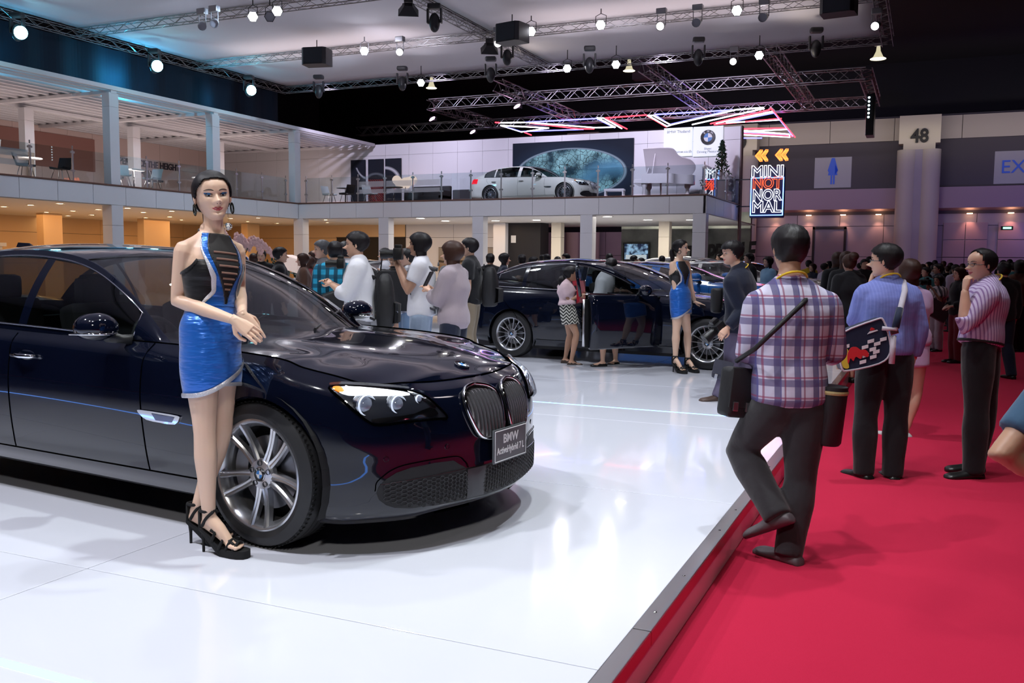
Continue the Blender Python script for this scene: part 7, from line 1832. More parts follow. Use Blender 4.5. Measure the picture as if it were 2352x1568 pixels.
hostess('hostess in blue satin dress standing at the foreground saloon front wheel', (500, 1268), dict(
    pelvis=(484, 800), neck=(487, 541, .02), chin=(494, 507, -.0), shR=(423, 576, -.08), shL=(541, 578, .15), elR=(407, 690, -.06), wrR=(538, 735, -.20), elL=(549, 668, .20), wrL=(557, 722, -.06),
    hipR=(463, 812, -.06), hipL=(507, 812, .07), knR=(470, 995, -.06), knL=(510, 988, .07), anR=(480, 1188, -.02), anL=(452, 1172, .12), fd=D(.50, -.86), bd=D(.72, -.69), up=V((0, 0, 1)) + rgt * -.10 , hh=.234,
    ftr=D(.93, -.36), ftl=D(.97, -.2), h=dict(hdR=D(.80, -.05, -.52), pnR=D(-.25, .8, -.5), cuR=.13, hdL=D(.55, -.05, -.8), pnL=D(-.6, .6, .3), cuL=.15)), 1.70, 0)
hostess('second hostess with one hand on the bonnet of the second black saloon', (1572, 854), dict(
    pelvis=(1563, 690), neck=(1558, 601, .0), chin=(1563, 588, 0), shR=(1545, 608, -.05), shL=(1577, 606, .10), elR=(1551, 668, -.08), wrR=(1563, 702, -.12), elL=(1588, 665, .12), wrL=(1596, 693, .16),
    hipR=(1558, 700, -.03), hipL=(1568, 700, .03), knR=(1553, 762, -.06), knL=(1579, 762, .08), anR=(1551, 824, -.06), anL=(1580, 828, .06), fd=D(.93, -.36), bd=D(.60, -.8), ftr=D(.5, -.86), ftl=D(.45, -.9),
    h=dict(hdR=D(.25, -.1, -.96), pnR=D(-.3, .9, 0), hdL=D(.95, .1, -.25), pnL=D(0, 0, -1), cuL=.05)), 1.66, 1)
hostess('third hostess seen above the windscreen of the foreground saloon', (560, 738), dict(
    pelvis=(560, 650), neck=(560, 590), chin=(558, 580, 0), shR=(544, 597, -.05), shL=(576, 597, .05), elR=(541, 626, -.06), wrR=(552, 648, -.16), elL=(582, 626, .0), wrL=(570, 647, -.14),
    hipR=(553, 655, -.03), hipL=(568, 655, .03), knR=(554, 690), knL=(567, 690), anR=(556, 722), anL=(566, 722), fd=D(.25, -.97), bd=D(.2, -.97), ftr=D(.3, -.95), ftl=D(.3, -.95)), 1.62, 1)
# ---- visitors
YR = atan2(rgt.y, rgt.x); DG = lambda a: D(cos(radians(a)), sin(radians(a)))
def standing(lb, px, py, d, ang, z0=0., det=1, grp=None, **kw):
    """px,py = crown in the picture at depth d; ang: 0 faces right, 90 away, 180 left, 270 towards"""
    p = atd(px, py, d); H = (p.z - z0) / 1.005; t = thing('person', lb, 'person', (p.x, p.y, z0), 0, grp); po = {k: kw.pop(k) for k in ('arms', 'lean', 'stride', 'head') if k in kw}
    sx = kw.get('sx', 'm'); J = pose(H, sx, radians(ang) + YR, **po); person(t, J, H, det=det, **kw); return t, J, H
# plaid man walking onto the red carpet edge
o = onz(1806, 1290, CZ); d0 = depth_of(o)
P_PL = plaid('plaid_navy_red', (.55, .53, .68), [('d', 9.0, .34, .1, (.06, .05, .16), .80), ('z', 9.5, .34, .0, (.09, .07, .20), .72), ('d', 9.0, .09, .62, (.22, .03, .08), .7), ('z', 9.5, .09, .60, (.28, .05, .12), .7), ('d', 9.0, .06, .82, (.10, .10, .30), .6)])
t = thing('person', 'man seen from behind in checked shirt and yellow lanyard lifting one foot on the red carpet edge', 'person', o)
t['label'] = 'man seen from behind in navy checked shirt, lifting one foot by the platform edge'
J = pxpose(d0, dict(pelvis=(1812, 925), neck=(1815, 655), chin=(1812, 622, .03), shL=(1742, 702), shR=(1898, 704), elL=(1716, 812, .03), wrL=(1722, 800, .28), elR=(1918, 810, .03), wrR=(1890, 815, .28), hipL=(1775, 935), hipR=(1848, 935),
    knL=(1700, 1030, .22), anL=(1782, 1178, -.05), knR=(1838, 1105, .05), anR=(1812, 1262), fd=D(-.12, .99), bd=D(-.1, 1), ftl=D(-.65, .55, -.45), ftr=D(-.55, .8)), o)
C_CHAR = cloth('trouser_charcoal', (.030, .028, .032)); body = person(t, J, 1.76, top=(P_PL, .93, -.04, .012), bottom=('trousers', C_CHAR, .97), shoes=('sneaker', mat('shoe_greyred', (.10, .08, .09), .5)), hair=('short', M_HAIR), skin=M_SKIND, det=1, k=1.06); lanyard(t, J, 1.76)
b0 = atd(1690, 900, d0 + .08); b = sling_bag(b0, D(.3, -1), 'soft black camera bag at the left hip of the man in the checked shirt', M_BAG, .15, .27, .13, .1, [b0 + V((0, 0, .17)), atd(1735, 800, d0 - .2), atd(1840, 700, d0 - .18), atd(1870, 668, d0)])
pp = atd(1906, 950, d0 - .03); t2 = thing('lens_pouch', 'black cylindrical lens pouch at the right hip of the man in the checked shirt', 'bag', pp); MB().lathe([(0, -.165), (.062, -.165), (.072, -.15), (.080, .12), (.078, .15), (0, .155)], n=28, M=Matrix.Rotation(.06, 3, 'Y')).build('pouch_body', M_BAG, t2, 50); MB().lathe([(.082, .11), (.084, .12), (.082, .13)], n=28, M=Matrix.Rotation(.06, 3, 'Y')).build('zip_band', mat('zip_gold', (.4, .33, .15), .5), t2); MB().tube([(-.07, 0, .12), (-.12, 0, .16), (-.15, .02, .10)], .012, 6).build('belt_strap', M_BAG, t2, 180)
# man in dark jacket walking left on the white floor
o = onz(1650, 918, 0); d0 = depth_of(o)
t = thing('person', 'smiling man in dark jacket with yellow lanyard, facing left, carrying camera gear', 'person', o)
J = pxpose(d0, dict(pelvis=(1700, 765), neck=(1700, 622), chin=(1682, 607), shL=(1680, 650, -.14), shR=(1716, 650, .16), elL=(1706, 715, -.18), wrL=(1672, 752, -.22), elR=(1700, 715, .18), wrR=(1655, 745, .05), hipL=(1690, 772, -.06), hipR=(1702, 772, .06), knL=(1678, 845, -.05), anL=(1652, 906, -.05), knR=(1712, 845, .08), anR=(1735, 906, .08), fd=D(-.97, -.2), bd=D(-.95, -.25), up=V((0, 0, 1)) + rgt * -.06), o)
person(t, J, 1.74, top=(C_NAVY, .98, -.10, .024), bottom=('trousers', mat('trouser_mauve', (.13, .11, .18), .8), .97), shoes=('shoe', mat('shoe_brown', (.08, .05, .04), .5)), hair=('fringe', M_HAIR), smile=True); lanyard(t, J, 1.74)
camera_prop(atd(1650, 752, d0 - .1), D(-.7, -.2, -.6), 'large black camera held low by the man in the dark jacket', 1.3)
bb_ = atd(1645, 690, d0 + .1); sling_bag(bb_, D(1, 0), 'dark bag in front of the chest of the man in the dark jacket', M_BAG, .14, .26, .10)
bb_ = atd(1660, 850, d0 - .1); sling_bag(bb_, D(-.3, -1), 'grey and black camera bag hanging at the knees of the man in the dark jacket', cloth('bag_grey', (.06, .06, .08)), .20, .19, .11, .2)
# man in blue shirt with messenger bag
o = onz(2015, 1096, CZ); d0 = depth_of(o); C_BLUE = plaid('shirt_blue', (.20, .24, .62), [('d', 42, .35, 0, (.27, .31, .70), .5)])
t = thing('person', 'man seen from behind in light blue shirt with hand at his mouth', 'person', o)
J = pxpose(d0, dict(pelvis=(2032, 812), neck=(2040, 650), chin=(2032, 634, .0), shL=(1988, 678), shR=(2090, 680), elL=(1964, 738, .10), wrL=(1998, 655, .26), elR=(2112, 752), wrR=(2098, 822, .05), hipL=(2005, 822), hipR=(2062, 822), knL=(1988, 960), anL=(1984, 1080), knR=(2058, 960), anR=(2050, 1084), fd=D(-.85, .52), bd=D(-.15, 1), ftl=D(-.35, .93), ftr=D(.1, 1)), o)
J['hdL'] = D(.25, .3, .9); J['cuL'] = .9; person(t, J, 1.74, top=(C_BLUE, .96, -.02, .015), bottom=('trousers', C_BLACK, .98), shoes=('shoe', M_SHOEB), hair=('short', M_HAIR), k=1.08); lanyard(t, J, 1.74)
def glasses(root, J, hh):
    up = J['up'].normalized(); f = J['fd']; l = f.cross(up); T = lambda p: J['chin'] + (l * p[0] + f * p[1] + up * p[2]) * hh; g = MB()
    for s in (-1, 1):
        g.tube([T((s * .15 + .085 * cos(a), .47 - .03 * abs(cos(a) * s + .5), .495 + .055 * sin(a))) for a in [2 * pi * i / 16 for i in range(16)]], .0022, 5, closed=True); g.tube([T((s * .235, .42, .51)), T((s * .36, .1, .51)), T((s * .37, -.08, .49))], .0022, 5)
    g.rod(T((-.065, .48, .505)), T((.065, .48, .505)), .0022, 5); g.build('glasses', mat('glasses_wire', (.25, .25, .27), .2, metal=1.), root, 180)
glasses(t, J, .128 * 1.74)
# messenger bag with printed bull and chequers
bp = atd(1992, 795, d0 - .26); mbag = thing('messenger_bag', 'navy messenger bag with red animal print, worn by the man in blue', 'bag', bp)
R = Matrix((D(1, 0), D(0, 1), V((0, 0, 1)))).transposed() @ Matrix.Rotation(radians(-16), 3, 'Y'); G_ = lambda x, z, y=0: R @ V((x, y, z)); M_NB = cloth('bag_navy', (.010, .016, .045), .7); M_PIPE = cloth('bag_piping', (.55, .50, .58)); M_REDP = cloth('print_red', (.60, .02, .03)); M_YELP = cloth('print_yellow', (.65, .52, .05)); M_WHP = cloth('print_white', (.75, .73, .80))
FL = [(-.16, .14), (.10, .17), (.155, .15), (.165, 0), (.14, -.10), (.05, -.145), (-.17, -.135), (-.215, -.10), (-.20, .05)]
sp = smooth_poly(FL, 3); MB().loft([[G_(x, z, y) for x, z in sp] for y in (0, .10)]).build('bag_body', M_NB, mbag, 50); MB().tube([G_(x, z, -.002) for x, z in sp], .007, 6, closed=True).build('piping', M_PIPE, mbag, 180)
MB().cbox(G_(.02, -.05, .07), (.34, .10, .18), .03, M=R).build('bag_bottom', M_NB, mbag, 50)
def flat(pl, name, m, y=-.005): MB().loft([[G_(x, z, yy) for x, z in pl] for yy in (y, y + .004)]).build(name, m, mbag)
flat(smooth_poly([(-.20, -.02), (-.155, .03), (-.14, 0), (-.16, -.05), (-.165, -.115), (-.205, -.10)], 3), 'yellow_disc', M_YELP)
flat(smooth_poly([(-.165, -.085), (-.155, -.02), (-.12, .022), (-.08, .018), (-.055, -.01), (-.02, -.02), (-.005, -.055), (-.02, -.075), (-.05, -.055), (-.07, -.075), (-.10, -.05), (-.125, -.075), (-.14, -.05)], 3), 'red_animal', M_REDP, -.010)
for i, (x, z) in enumerate(((-.02, .0), (.03, .03), (.03, -.03), (.07, 0), (-.03, -.06), (.02, -.085), (.12, .02), (-.06, -.10), (-.15, .04), (.05, -.055))): flat([(x - .025, z - .012), (x + .022, z - .012), (x + .028, z + .012), (x - .019, z + .012)], 'chequer', M_WHP, -.007)
flat([(.02, .085), (.10, .09), (.095, .098), (.04, .10)], 'small_print', M_WHP); flat(smooth_poly([(.045, .105), (.06, .125), (.08, .105)], 3), 'small_red_print', M_REDP)
MB().tube([G_(.13, .10, -.01), atd(2056, 757, d0 - .30) - bp, atd(2068, 710, d0 - .25) - bp, atd(2078, 668, d0 - .17) - bp, atd(2076, 646, d0 - .02) - bp], [.016, .020, .022, .022, .018], 8).build('strap', M_PIPE, mbag, 180)
MB().tube([atd(2057, 752, d0 - .305) - bp, atd(2067, 708, d0 - .262) - bp], .026, 8).build('strap_pad', M_NB, mbag, 180); MB().tube([atd(2052, 770, d0 - .28) - bp, atd(2048, 835, d0 - .26) - bp], .022, 6).build('strap_tail', M_PIPE, mbag, 180); MB().cbox(atd(2054, 762, d0 - .30) - bp, (.06, .012, .035), .004, M=R).build('buckle', M_STEEL, mbag)
# woman in pale dress behind him
o = onz(2060, 1000, CZ); d0 = depth_of(o); C_PINK = cloth('dress_pink_white', (.62, .42, .66)); t = thing('person', 'woman with black bob in pale pink dress behind the man in blue', 'person', o)
J = pxpose(d0, dict(pelvis=(2095, 792), neck=(2092, 668), chin=(2088, 650), shL=(2062, 682), shR=(2122, 684), elL=(2060, 745), wrL=(2058, 800, .1), elR=(2128, 745, .03), wrR=(2122, 800, .1), hipL=(2078, 800), hipR=(2110, 800), knL=(2062, 905), anL=(2040, 990), knR=(2106, 905), anR=(2080, 992), fd=D(-.1, 1), bd=D(-.15, 1)), o)
person(t, J, 1.60, 'f', top=(C_PINK, .30, -.04, .02), bottom=('skirt', C_PINK, .45), shoes=('shoe', M_SHOEW), hair=('bob', M_HAIRB))
# striped shirt man
o = onz(2225, 1092, CZ); d0 = depth_of(o); C_STR = plaid('shirt_stripe', (.62, .52, .74), [('d', 38, .38, 0, (.20, .08, .30), .75)]); t = thing('person', 'man in glasses and striped shirt facing left with raised fist', 'person', o)
J = pxpose(d0, dict(pelvis=(2252, 790), neck=(2272, 652), chin=(2252, 642), shL=(2268, 680, -.20), shR=(2282, 676, .20), elL=(2215, 748, -.22), wrL=(2217, 668, -.22), elR=(2250, 742, .22), wrR=(2226, 742, .0), hipL=(2248, 800, -.08), hipR=(2258, 800, .08), knL=(2243, 945, -.08), anL=(2236, 1078, -.08), knR=(2262, 935, .10), anR=(2238, 1062, .12), fd=D(-.98, -.15), bd=D(-.95, -.2), ftl=D(-1, -.05), ftr=D(-1, .05)), o)
J['hdL'] = D(.1, .1, 1); J['pnL'] = D(1, .2); J['cuL'] = .75; J['sdL'] = 1; person(t, J, 1.73, top=(C_STR, .62, -.02, .016), bottom=('trousers', C_BLACK, .97), shoes=('shoe', M_SHOEB), hair=('bald', M_HAIR), k=1.13); glasses(t, J, .128 * 1.73); lanyard(t, J, 1.73)
MB().tube([p for p in torso_ring(J, 1.73, 'm', .03, .022, k=1.13)], .012, 6, closed=True).build('belt', M_BAG, t, 180)
# arm of a passer-by entering at the lower right
o = V((1.00, 2.75, CZ)); t = thing('person', 'passer-by in denim shirt, only a bent arm in the lower right corner', 'person', o); ya = radians(120)
J = pose(1.74, 'm', ya); d0 = 2.95; J['shL'] = atd(2640, 620, d0 + .1) - o; J['elL'] = atd(2312, 1040, d0) - o; J['wrL'] = atd(2520, 1130, d0 + .05) - o; R2 = J['shL'] - V((J['bd'].y * -1, J['bd'].x, 0)) * .18
sh_ = atd(2640, 620, d0 + .1); off = V((sh_.x, sh_.y, 0)) + rgt * .22; J = {k: (v if k in ('fd', 'up', 'bd', 'ftL', 'ftR') else v + V((off.x - o.x, off.y - o.y, 0))) for k, v in pose(1.74, 'm', ya).items()}; J['shL'] = sh_ - o; J['elL'] = atd(2292, 1052, d0 - .02) - o; J['wrL'] = atd(2520, 1110, d0 + .1) - o
person(t, J, 1.74, top=(cloth('denim_mid', (.045, .10, .18)), .44, -.05, .014), bottom=('trousers', C_NAVY, .97), shoes=('shoe', M_SHOEB), skin=M_SKIND)
# ---- group of photographers behind the bonnet
GP = 'visitors taking photographs behind the saloon'
t, J, H = standing('woman with bob in long grey-mauve blazer holding a phone', 1043, 556, 8.6, 160, grp=GP, sx='f', arms='phone', top=(cloth('blazer_mauve', (.36, .30, .34)), .80, -.10, .030), bottom=('trousers', C_NAVY, .97), hair=('bob', M_HAIRB), shoes=('shoe', M_SHOEB))
q = standing  # phone
ph = thing('phone', 'slim phone held by the woman in the mauve blazer', 'phone', atd(984, 640, 8.45)); MB().cbox((0, 0, 0), (.075, .01, .15), .004, M=Matrix.Rotation(.5, 3, 'Y') @ Matrix.Rotation(YR + 1.2, 3, 'Z')).build('handset', M_CAMB, ph)
t, J, H = standing('long-haired man in white T-shirt and pale jeans aiming a camera', 968, 536, 9.1, 178, grp=GP, arms='camera', top=(C_WHITE, .30, -.02, .020), bottom=('trousers', C_JEANSL, .97), hair=('shoulder', M_HAIR), shoes=('shoe', M_SHOEB), skin=M_SKIND); camera_prop(atd(915, 583, 9.0), DG(180), 'black camera with long lens raised by the long-haired man', 1.15)
pack_(t.location + J['chest'] - J['bd'] * .15 - V((0, 0, .10)), J['bd'], 'grey backpack on the long-haired man', cloth('pack_grey', (.09, .09, .10)), .30, .52, .18)
t, J, H = standing('young man in white shirt looking down at his camera', 824, 534, 8.4, 185, grp=GP, arms='phone', top=(C_WHITE, .72, -.02, .024), bottom=('trousers', C_GREY, .97), hair=('short', M_HAIR), shoes=('shoe', M_SHOEB)); camera_prop(atd(783, 605, 8.35), DG(185), 'small black camera held by the young man in the white shirt', .9)
pack_(t.location + J['chest'] - J['bd'] * .15 - V((0, 0, .15)), J['bd'], 'large navy backpack hanging low on the young man in the white shirt', M_BAG, .30, .50, .18)
P_BL = plaid('plaid_turquoise', (.03, .38, .62), [('d', 10, .45, 0, (.01, .03, .05), .85), ('z', 10, .45, 0, (.01, .05, .09), .75)])
t, J, H = standing('man in turquoise checked shirt with black hair and a bag on his back', 770, 556, 10.2, 110, grp=GP, top=(P_BL, .70, -.05, .02), bottom=('trousers', C_NAVY, .97), shoes=('shoe', M_SHOEB), hair=('short', M_HAIR)); p_ = t.location + J['waist'] if 'waist' in J else t.location + J['pelvis'].lerp(J['chest'], .35) - J['bd'] * .19
sling_bag(p_, -J['bd'] * -1, 'black square camera bag on the back of the man in turquoise checks', M_BAG, .36, .28, .12, .35, [p_ + V((0, 0, .1)), t.location + J['shR'] + V((0, 0, .06)) - J['bd'] * .12])
standing('grey-haired man right behind the man in turquoise checks', 743, 553, 11.4, 200, grp=GP, top=(C_GREY, .4, -.05, .02), bottom=('trousers', C_NAVY, .97), hair=('short', M_HAIRG), shoes=('shoe', M_SHOEB))
t, J, H = standing('man in white hooded top seen from behind beside the checked shirt', 793, 556, 10.9, 80, grp=GP, top=(C_WHITE, .98, -.06, .03), bottom=('trousers', C_JEANS, .97), hair=('short', M_HAIR), shoes=('shoe', M_SHOEB)); pack_(t.location + J['chest'] - J['bd'] * .15 - V((0, 0, .12)), J['bd'], 'grey and purple backpack on the man in the white hooded top', cloth('pack_mauve', (.20, .16, .22)), .28, .44, .15)
P_CH = plaid('plaid_grey', (.60, .60, .64), [('d', 14, .5, 0, (.10, .10, .14), .6), ('z', 14, .5, 0, (.12, .12, .16), .6)])
t, J, H = standing('man in pale grey checked shirt and jeans behind the camera lens', 938, 572, 11.0, 200, grp=GP, arms='front', top=(P_CH, .70, -.06, .024), bottom=('trousers', C_JEANS, .97), hair=('short', M_HAIR), shoes=('shoe', M_SHOEB)); lanyard(t, J, H)
standing('woman in black skirt half hidden behind the photographers', 913, 590, 12.2, 215, grp=GP, sx='f', arms='camera', top=(C_BLACK, .3, 0, .015), bottom=('skirt', C_BLACK, .5), hair=('long', M_HAIR), shoes=('flat', M_SHOEB)); camera_prop(atd(902, 625, 12.0), DG(200), 'black camera of the woman in the black skirt', 1.)
t, J, H = standing('man in glasses and black polo with rucksack behind the second saloon', 1082, 548, 11.6, 170, grp=GP, top=(C_BLACK, .32, -.02, .02), bottom=('trousers', cloth('trouser_tan', (.25, .20, .14)), .97), hair=('short', M_HAIR), shoes=('shoe', M_SHOEB)); pack_(t.location + J['chest'] - J['bd'] * .15 - V((0, 0, .12)), J['bd'], 'black rucksack on the man in the black polo', M_BAG, .32, .5, .2); glasses(t, J, .128 * H)
bx_ = thing('tote_bag', 'stiff black tote bag between the photographers', 'bag', atd(893, 668, 9.6)); MB().cbox((0, 0, 0), (.40, .12, .42), .01, rz=YR + .3).build('bag_body', M_BAG, bx_, 40); MB().tube([(-.1, 0, .2), (-.08, 0, .36), (.08, 0, .36), (.1, 0, .2)], .008, 6).build('handle', M_BAG, bx_, 180)
# girl in zigzag skirt and the woman leaning into the car
def zig():
    m, nt, N, L, p = _new('zigzag_skirt'); x, y, z, oc = xyz(nt); a = mth(nt, 'PINGPONG', mth(nt, 'MULTIPLY', mth(nt, 'ADD', x, mth(nt, 'MULTIPLY', y, .6)), 22), 1.0); v = mth(nt, 'ADD', mth(nt, 'MULTIPLY', z, 22), mth(nt, 'MULTIPLY', a, 1.0)); L.new(mixc(nt, stripe(nt, v, 1., .5), (.015, .015, .015), (.68, .66, .60)), p.inputs['Base Color']); p.inputs['Roughness'].default_value = .85; return m
o = onz(1310, 836, 0); d0 = depth_of(o); t = thing('person', 'girl in pink T-shirt and black-white zigzag skirt holding red brochures', 'person', o)
J = pxpose(d0, dict(pelvis=(1303, 706), neck=(1300, 652), chin=(1311, 645), shL=(1292, 661, .10), shR=(1298, 661, -.10), elL=(1310, 690, .12), wrL=(1328, 678, .08), elR=(1304, 692, -.12), wrR=(1330, 680, -.06), hipL=(1303, 712, .06), hipR=(1303, 712, -.06), knL=(1309, 770, .10), anL=(1298, 824, .12), knR=(1324, 768, -.08), anR=(1312, 830, -.06), fd=D(.95, .1), bd=D(.95, -.1)), o)
person(t, J, 1.50, 'f', top=(cloth('tee_pink', (.75, .55, .60)), .32, .12, .02), bottom=('skirt', zig(), .62), hair=('slick', M_HAIR), skin=M_SKIND, shoes=('flat', mat('sandal_brown', (.05, .03, .02), .5))); MB().ell(atd(1291, 646, d0) - o, (.06, .06, .08), 12, 8).build('ponytail', M_HAIR, t, 180)
br = thing('red_brochures', 'stack of red brochures held by the girl in pink', 'brochure', atd(1332, 672, d0 - .02))
for k in range(3): MB().cbox((.012 * k, .01 * k, .01 * k), (.21, .012, .29), .003, rz=YR + 1.1).build('brochure', mat('brochure_red', (.50, .02, .04), .35), br)
o = onz(1388, 842, 0); d0 = depth_of(o); t = thing('person', 'woman in white short-sleeved top leaning into the open front door', 'person', o)
J = pxpose(d0, dict(pelvis=(1372, 712, .35), neck=(1398, 625, .75), chin=(1404, 628, .86), shL=(1390, 645, .85), shR=(1382, 650, .50), elL=(1400, 690, .9), wrL=(1410, 720, .95), elR=(1376, 696, .30), wrR=(1386, 716, .42), hipL=(1386, 720, .40), hipR=(1374, 720, .30), knL=(1412, 780, .30), anL=(1414, 828, .38), knR=(1386, 780, .12), anR=(1384, 831, .05), fd=D(.3, .9, -.3), bd=D(.2, .95), ftr=D(-.9, -.3), ftl=D(-.6, -.6)), o)
person(t, J, 1.60, 'f', top=(C_WHITE, .36, -.02, .02), bottom=('shorts', C_NAVY, .35), hair=('shoulder', M_HAIR), shoes=('flat', M_SHOEB))
# ---- smaller figures in the middle distance
def far(lb, px, py, d, ang, top=C_BLACK, bot=C_NAVY, hair='short', hm=None, sx='m', z0=0., grp='far visitors', det=2, sl=.9, sk=False, **kw):
    return standing(lb, px, py, d, ang, z0, det, grp, sx=sx, top=(top, sl, -.06, .02), bottom=('skirt' if sk else 'trousers', bot, .5 if sk else .97), hair=(hair, hm or M_HAIR), shoes=('shoe', M_SHOEB), **kw)
C_YEL = cloth('cloth_yellow', (.65, .45, .03)); C_SKY = cloth('cloth_sky', (.25, .45, .65)); C_LAV = cloth('cloth_lavender', (.50, .46, .60)); C_DRED = cloth('cloth_dark_red', (.18, .02, .03)); C_TEAL = cloth('cloth_teal', (.03, .16, .18)); C_BRN = cloth('cloth_brown', (.12, .06, .04))
M1 = 'visitors in the middle distance'
far('man in black shirt with cropped hair facing right under the left balcony', 641, 569, 13, 15, det=1, grp=M1); far('red-faced young man in black far behind the windscreen', 601, 575, 17, 270, det=1, grp=M1)
far('woman with auburn hair left of the red-faced young man', 582, 583, 18, 100, C_DRED, hair='bob', hm=M_HAIRB, sx='f', grp=M1); far('woman in dark brown suit by the lit white box', 697, 583, 15, 190, C_BRN, hair='bob', hm=M_HAIRB, sx='f', grp=M1); far('woman with long brown hair right of the dark brown suit', 722, 577, 17, 200, C_BRN, hair='long', hm=M_HAIRB, sx='f', grp=M1); far('woman with curly brown hair beside the grey-haired man', 712, 590, 16, 170, C_DRED, hair='bob', hm=M_HAIRB, sx='f', grp=M1)
far('man in white polo between the two front columns', 886, 571, 16, 180, C_WHITE, grp=M1, det=1); far('man in dark suit behind the black rucksack', 1126, 583, 17, 90, grp=M1); far('woman with long black hair looking at a phone', 1157, 582, 16.8, 10, C_NAVY, hair='long', sx='f', det=1, grp=M1, arms='phone')
t, J, H = far('man in black T-shirt with yellow lettering on the back', 1199, 585, 17.2, 90, sl=.35, det=1, grp=M1); tx = text_mesh('lettering', 'Tyres', .16, C_YEL, t, .004, 'CENTER', Matrix.Translation(J['chest'] - J['bd'] * .155 - V((0, 0, .02))) @ Matrix.Rotation(YR, 4, 'Z') @ RX, shear=.3)
far('man with orange-lit face right of the lettered T-shirt', 1224, 590, 18, 10, C_BRN, det=1, grp=M1)
for i, (x, y, d, a, hs, lb) in enumerate(((1246, 586, 21.5, 80, 'short', 'black-haired visitor just above the rear roof of the second saloon'), (1256, 584, 21, 90, 'long', 'woman with long black hair above the second saloon rear window'), (1281, 590, 22, 95, 'bob', 'visitor with bob above the second saloon roof'), (1301, 583, 22, 200, 'short', 'man with white collar above the second saloon roof'), (1455, 587, 25, 10, 'short', 'man in black in front of the wall screen'), (1474, 592, 25.5, 190, 'slick', 'woman in blue in front of the wall screen'), (1521, 588, 24.5, 90, 'short', 'visitor before the graffiti wall, left'), (1577, 599, 25, 90, 'bob', 'visitor with bob right of the second hostess, small'), (1593, 598, 25.3, 90, 'short', 'visitor right of the second hostess beside the white roof'), (1654, 584, 31, 180, 'short', 'visitor behind the white estate car'), (1722, 582, 18.5, 190, 'short', 'visitor between dark jacket and checked shirt'), (1766, 590, 18, 200, 'bob', 'visitor left of the checked shirt collar'), (1400, 583, 22, 90, 'bob', 'visitor above the open front door'))):
    far(lb, x, y, d, a, (C_BLACK, C_NAVY, C_NAVY, C_WHITE, C_BLACK, C_SKY)[i % 6], hair=hs, sx='f' if hs in ('bob', 'long', 'slick') else 'm', grp=M1)
wb_ = thing('lit_box', 'glowing white box held up behind the black-shirted man', 'box', atd(676, 606, 15.5)); MB().cbox((0, 0, 0), (.34, .24, .24), .02, M=Matrix.Rotation(.25, 3, 'Y')).build('box_body', mat('paper_lit', (.9, .75, .68), .5, emit=(1, .75, .65), es=.3), wb_)
bp_ = thing('planter_box', 'white counter with plants behind the second row of visitors', 'planter', (atd(705, 650, 20).x, atd(705, 650, 20).y, 0)); MB().cbox((0, 0, .5), (2.2, .6, 1.0), .02).build('counter_body', M_WHITE, bp_)
mb = MB(); [bush(mb, (-.9 + .45 * k, 0, 1.2), (.25, .2, .3), 45, .09, k) for k in range(5)]; tag(mb.build('foliage', M_LEAF, bp_), kind='stuff')
# ---- the right-hand aisle crowd
RG = 'aisle visitors'
far('woman in black suit with long wavy brown hair, left of the suited pair', 1925, 580, 15.2, 80, hair='long', hm=M_HAIRB, sx='f', z0=CZ, det=1, grp=RG, sk=True, bot=C_BLACK); t, J, H = far('woman in black suit with brown hair tied up and white cuff', 1953, 584, 12.3, 95, hair='slick', hm=M_HAIRB, sx='f', z0=CZ, det=1, grp=RG, sk=True, bot=C_BLACK, arms='front'); MB().ell(J['chin'] + V((0, 0, .20)) - J['bd'] * .12, (.07, .07, .06), 12, 8).build('hair_bun', M_HAIRB, t, 180)
far('woman in black blazer with dark hair between the suited women', 1944, 579, 14.0, 60, hair='bob', hm=M_HAIRB, sx='f', z0=CZ, grp=RG, sk=True, bot=C_BLACK)
t, J, H = far('kneeling-height woman photographer with long hair and striped top', 2158, 633, 17, 200, plaid('top_stripe', (.6, .5, .52), [('d', 18, .5, 0, (.05, .04, .05), .9)]), cloth('legging_pink', (.55, .45, .50)), 'long', sx='f', z0=CZ, det=1, grp=RG, arms='camera', sl=.3, skin=M_SKIND); t['label'] = 'short woman photographer with long black hair, striped top and pale leggings'
camera_prop(atd(2128, 648, 16.8), DG(200), 'black camera raised by the woman in the striped top', 1.1); pb_ = thing('paper_bag', 'dark grey paper carrier bag hanging from the striped woman', 'bag', atd(2153, 712, 16.5)); MB().cbox((0, 0, 0), (.40, .12, .30), .006, M=Matrix.Rotation(YR, 3, 'Z') @ Matrix.Rotation(.5, 3, 'Y')).build('bag_body', mat('carrier_grey', (.06, .065, .07), .5), pb_); MB().tube([(-.1, 0, .18), (0, 0, .42), (.1, 0, .12)], .006, 5).build('handle', M_BAG, pb_, 180)
far('young man in white collar facing left above the photographer', 2157, 606, 20, 175, C_NAVY, z0=CZ, det=1, grp=RG); far('man in dark suit walking away, behind the striped-shirt man', 2308, 603, 13.0, 95, C_BLACK, C_NAVY, z0=CZ, det=1, grp=RG, stride=.1)
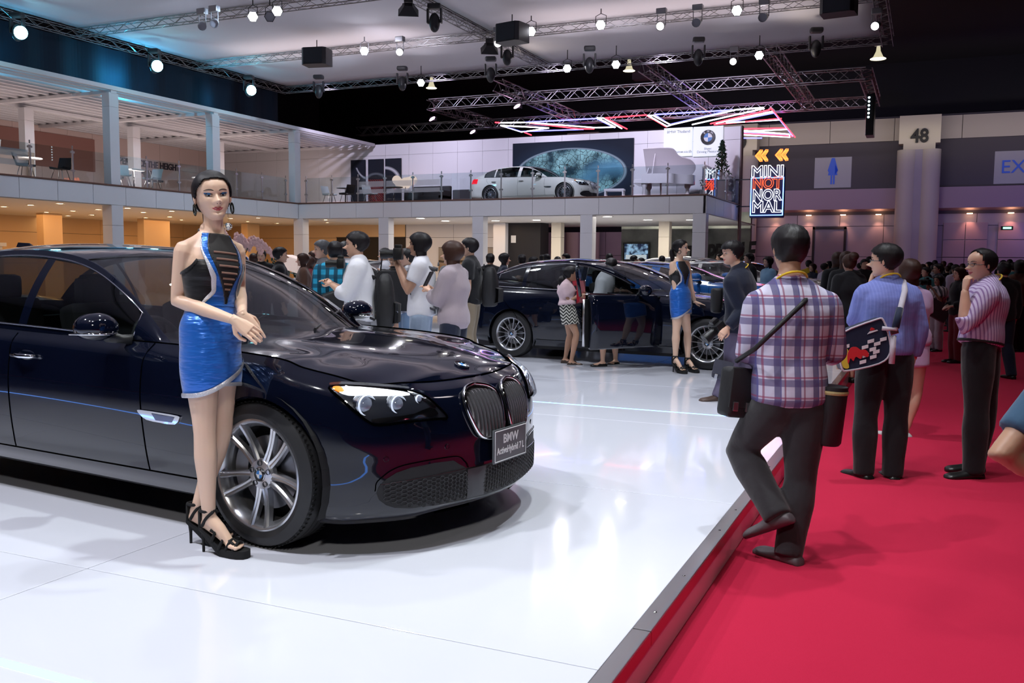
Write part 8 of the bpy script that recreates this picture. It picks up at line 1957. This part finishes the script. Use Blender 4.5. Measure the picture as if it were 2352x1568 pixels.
t, J, H = far('woman in black top with paper sheet left of the striped-shirt man', 2206, 615, 15, 185, sx='f', hair='bob', hm=M_HAIRB, z0=CZ, det=1, grp=RG, arms='front', bot=C_DRED)
tops = (C_BLACK, C_NAVY, C_LAV, C_BLACK, C_DRED, C_BLACK, C_TEAL, C_BRN, C_WHITE)
crowd = [(1858, 598, 26, 90, 'in yellow headscarf right of the checked collar'), (1868, 606, 25, 200, 'beside the yellow headscarf'), (1893, 605, 24, 10, 'in lavender leaning over the white bonnet'), (1985, 596, 22, 270, 'with curly hair facing the camera between suit and blue shirt'), (1998, 590, 26, 90, 'directly left of the blue shirt head'), (2120, 607, 24, 90, 'right of the woman with the bob'), (2129, 614, 20, 190, 'in pale pink holding something up beside the bob'), (2135, 602, 30, 180, 'just behind the raised small camera'),
         (2145, 608, 26, 80, 'in the gap above the striped woman'), (2178, 611, 28, 95, 'right of the white-collared young man, far'), (2190, 618, 24, 90, 'with red-brown hair near the fist'), (2196, 608, 22, 100, 'with broad dark back near the fist'), (2184, 604, 32, 90, 'farthest left of the fist'), (2212, 606, 30, 90, 'far behind the fist'), (2312, 606, 24, 200, 'right of the striped-shirt man, far'), (2330, 603, 22, 100, 'near the right frame edge, half cut'), (2345, 598, 17, 90, 'cut by the right frame edge'), (2338, 612, 27, 260, 'small at the right frame edge'),
         (2305, 598, 30, 90, 'behind the dark suit walking away'), (1906, 600, 30, 180, 'left of the wavy-haired woman'), (1975, 604, 28, 0, 'low between the suited woman and blue shirt'), (2168, 600, 34, 90, 'tiny above the young man'), (2148, 598, 36, 90, 'tiny left of the young man'), (2320, 596, 34, 90, 'tiny right of the striped collar')]
for i, (x, y, d, a, lb) in enumerate(crowd):
    f = i % 3 == 1; far(('woman ' if f else 'visitor ') + lb, x, y, d, a, C_YEL if i == 0 else (C_LAV if i == 2 else tops[i % 9]), C_NAVY if i % 2 else C_BLACK, hair='bob' if f else 'short', hm=M_HAIRB if i % 4 == 1 else M_HAIR, sx='f' if f else 'm', z0=CZ, grp=RG)
bpy.data.scenes.remove(WORK)
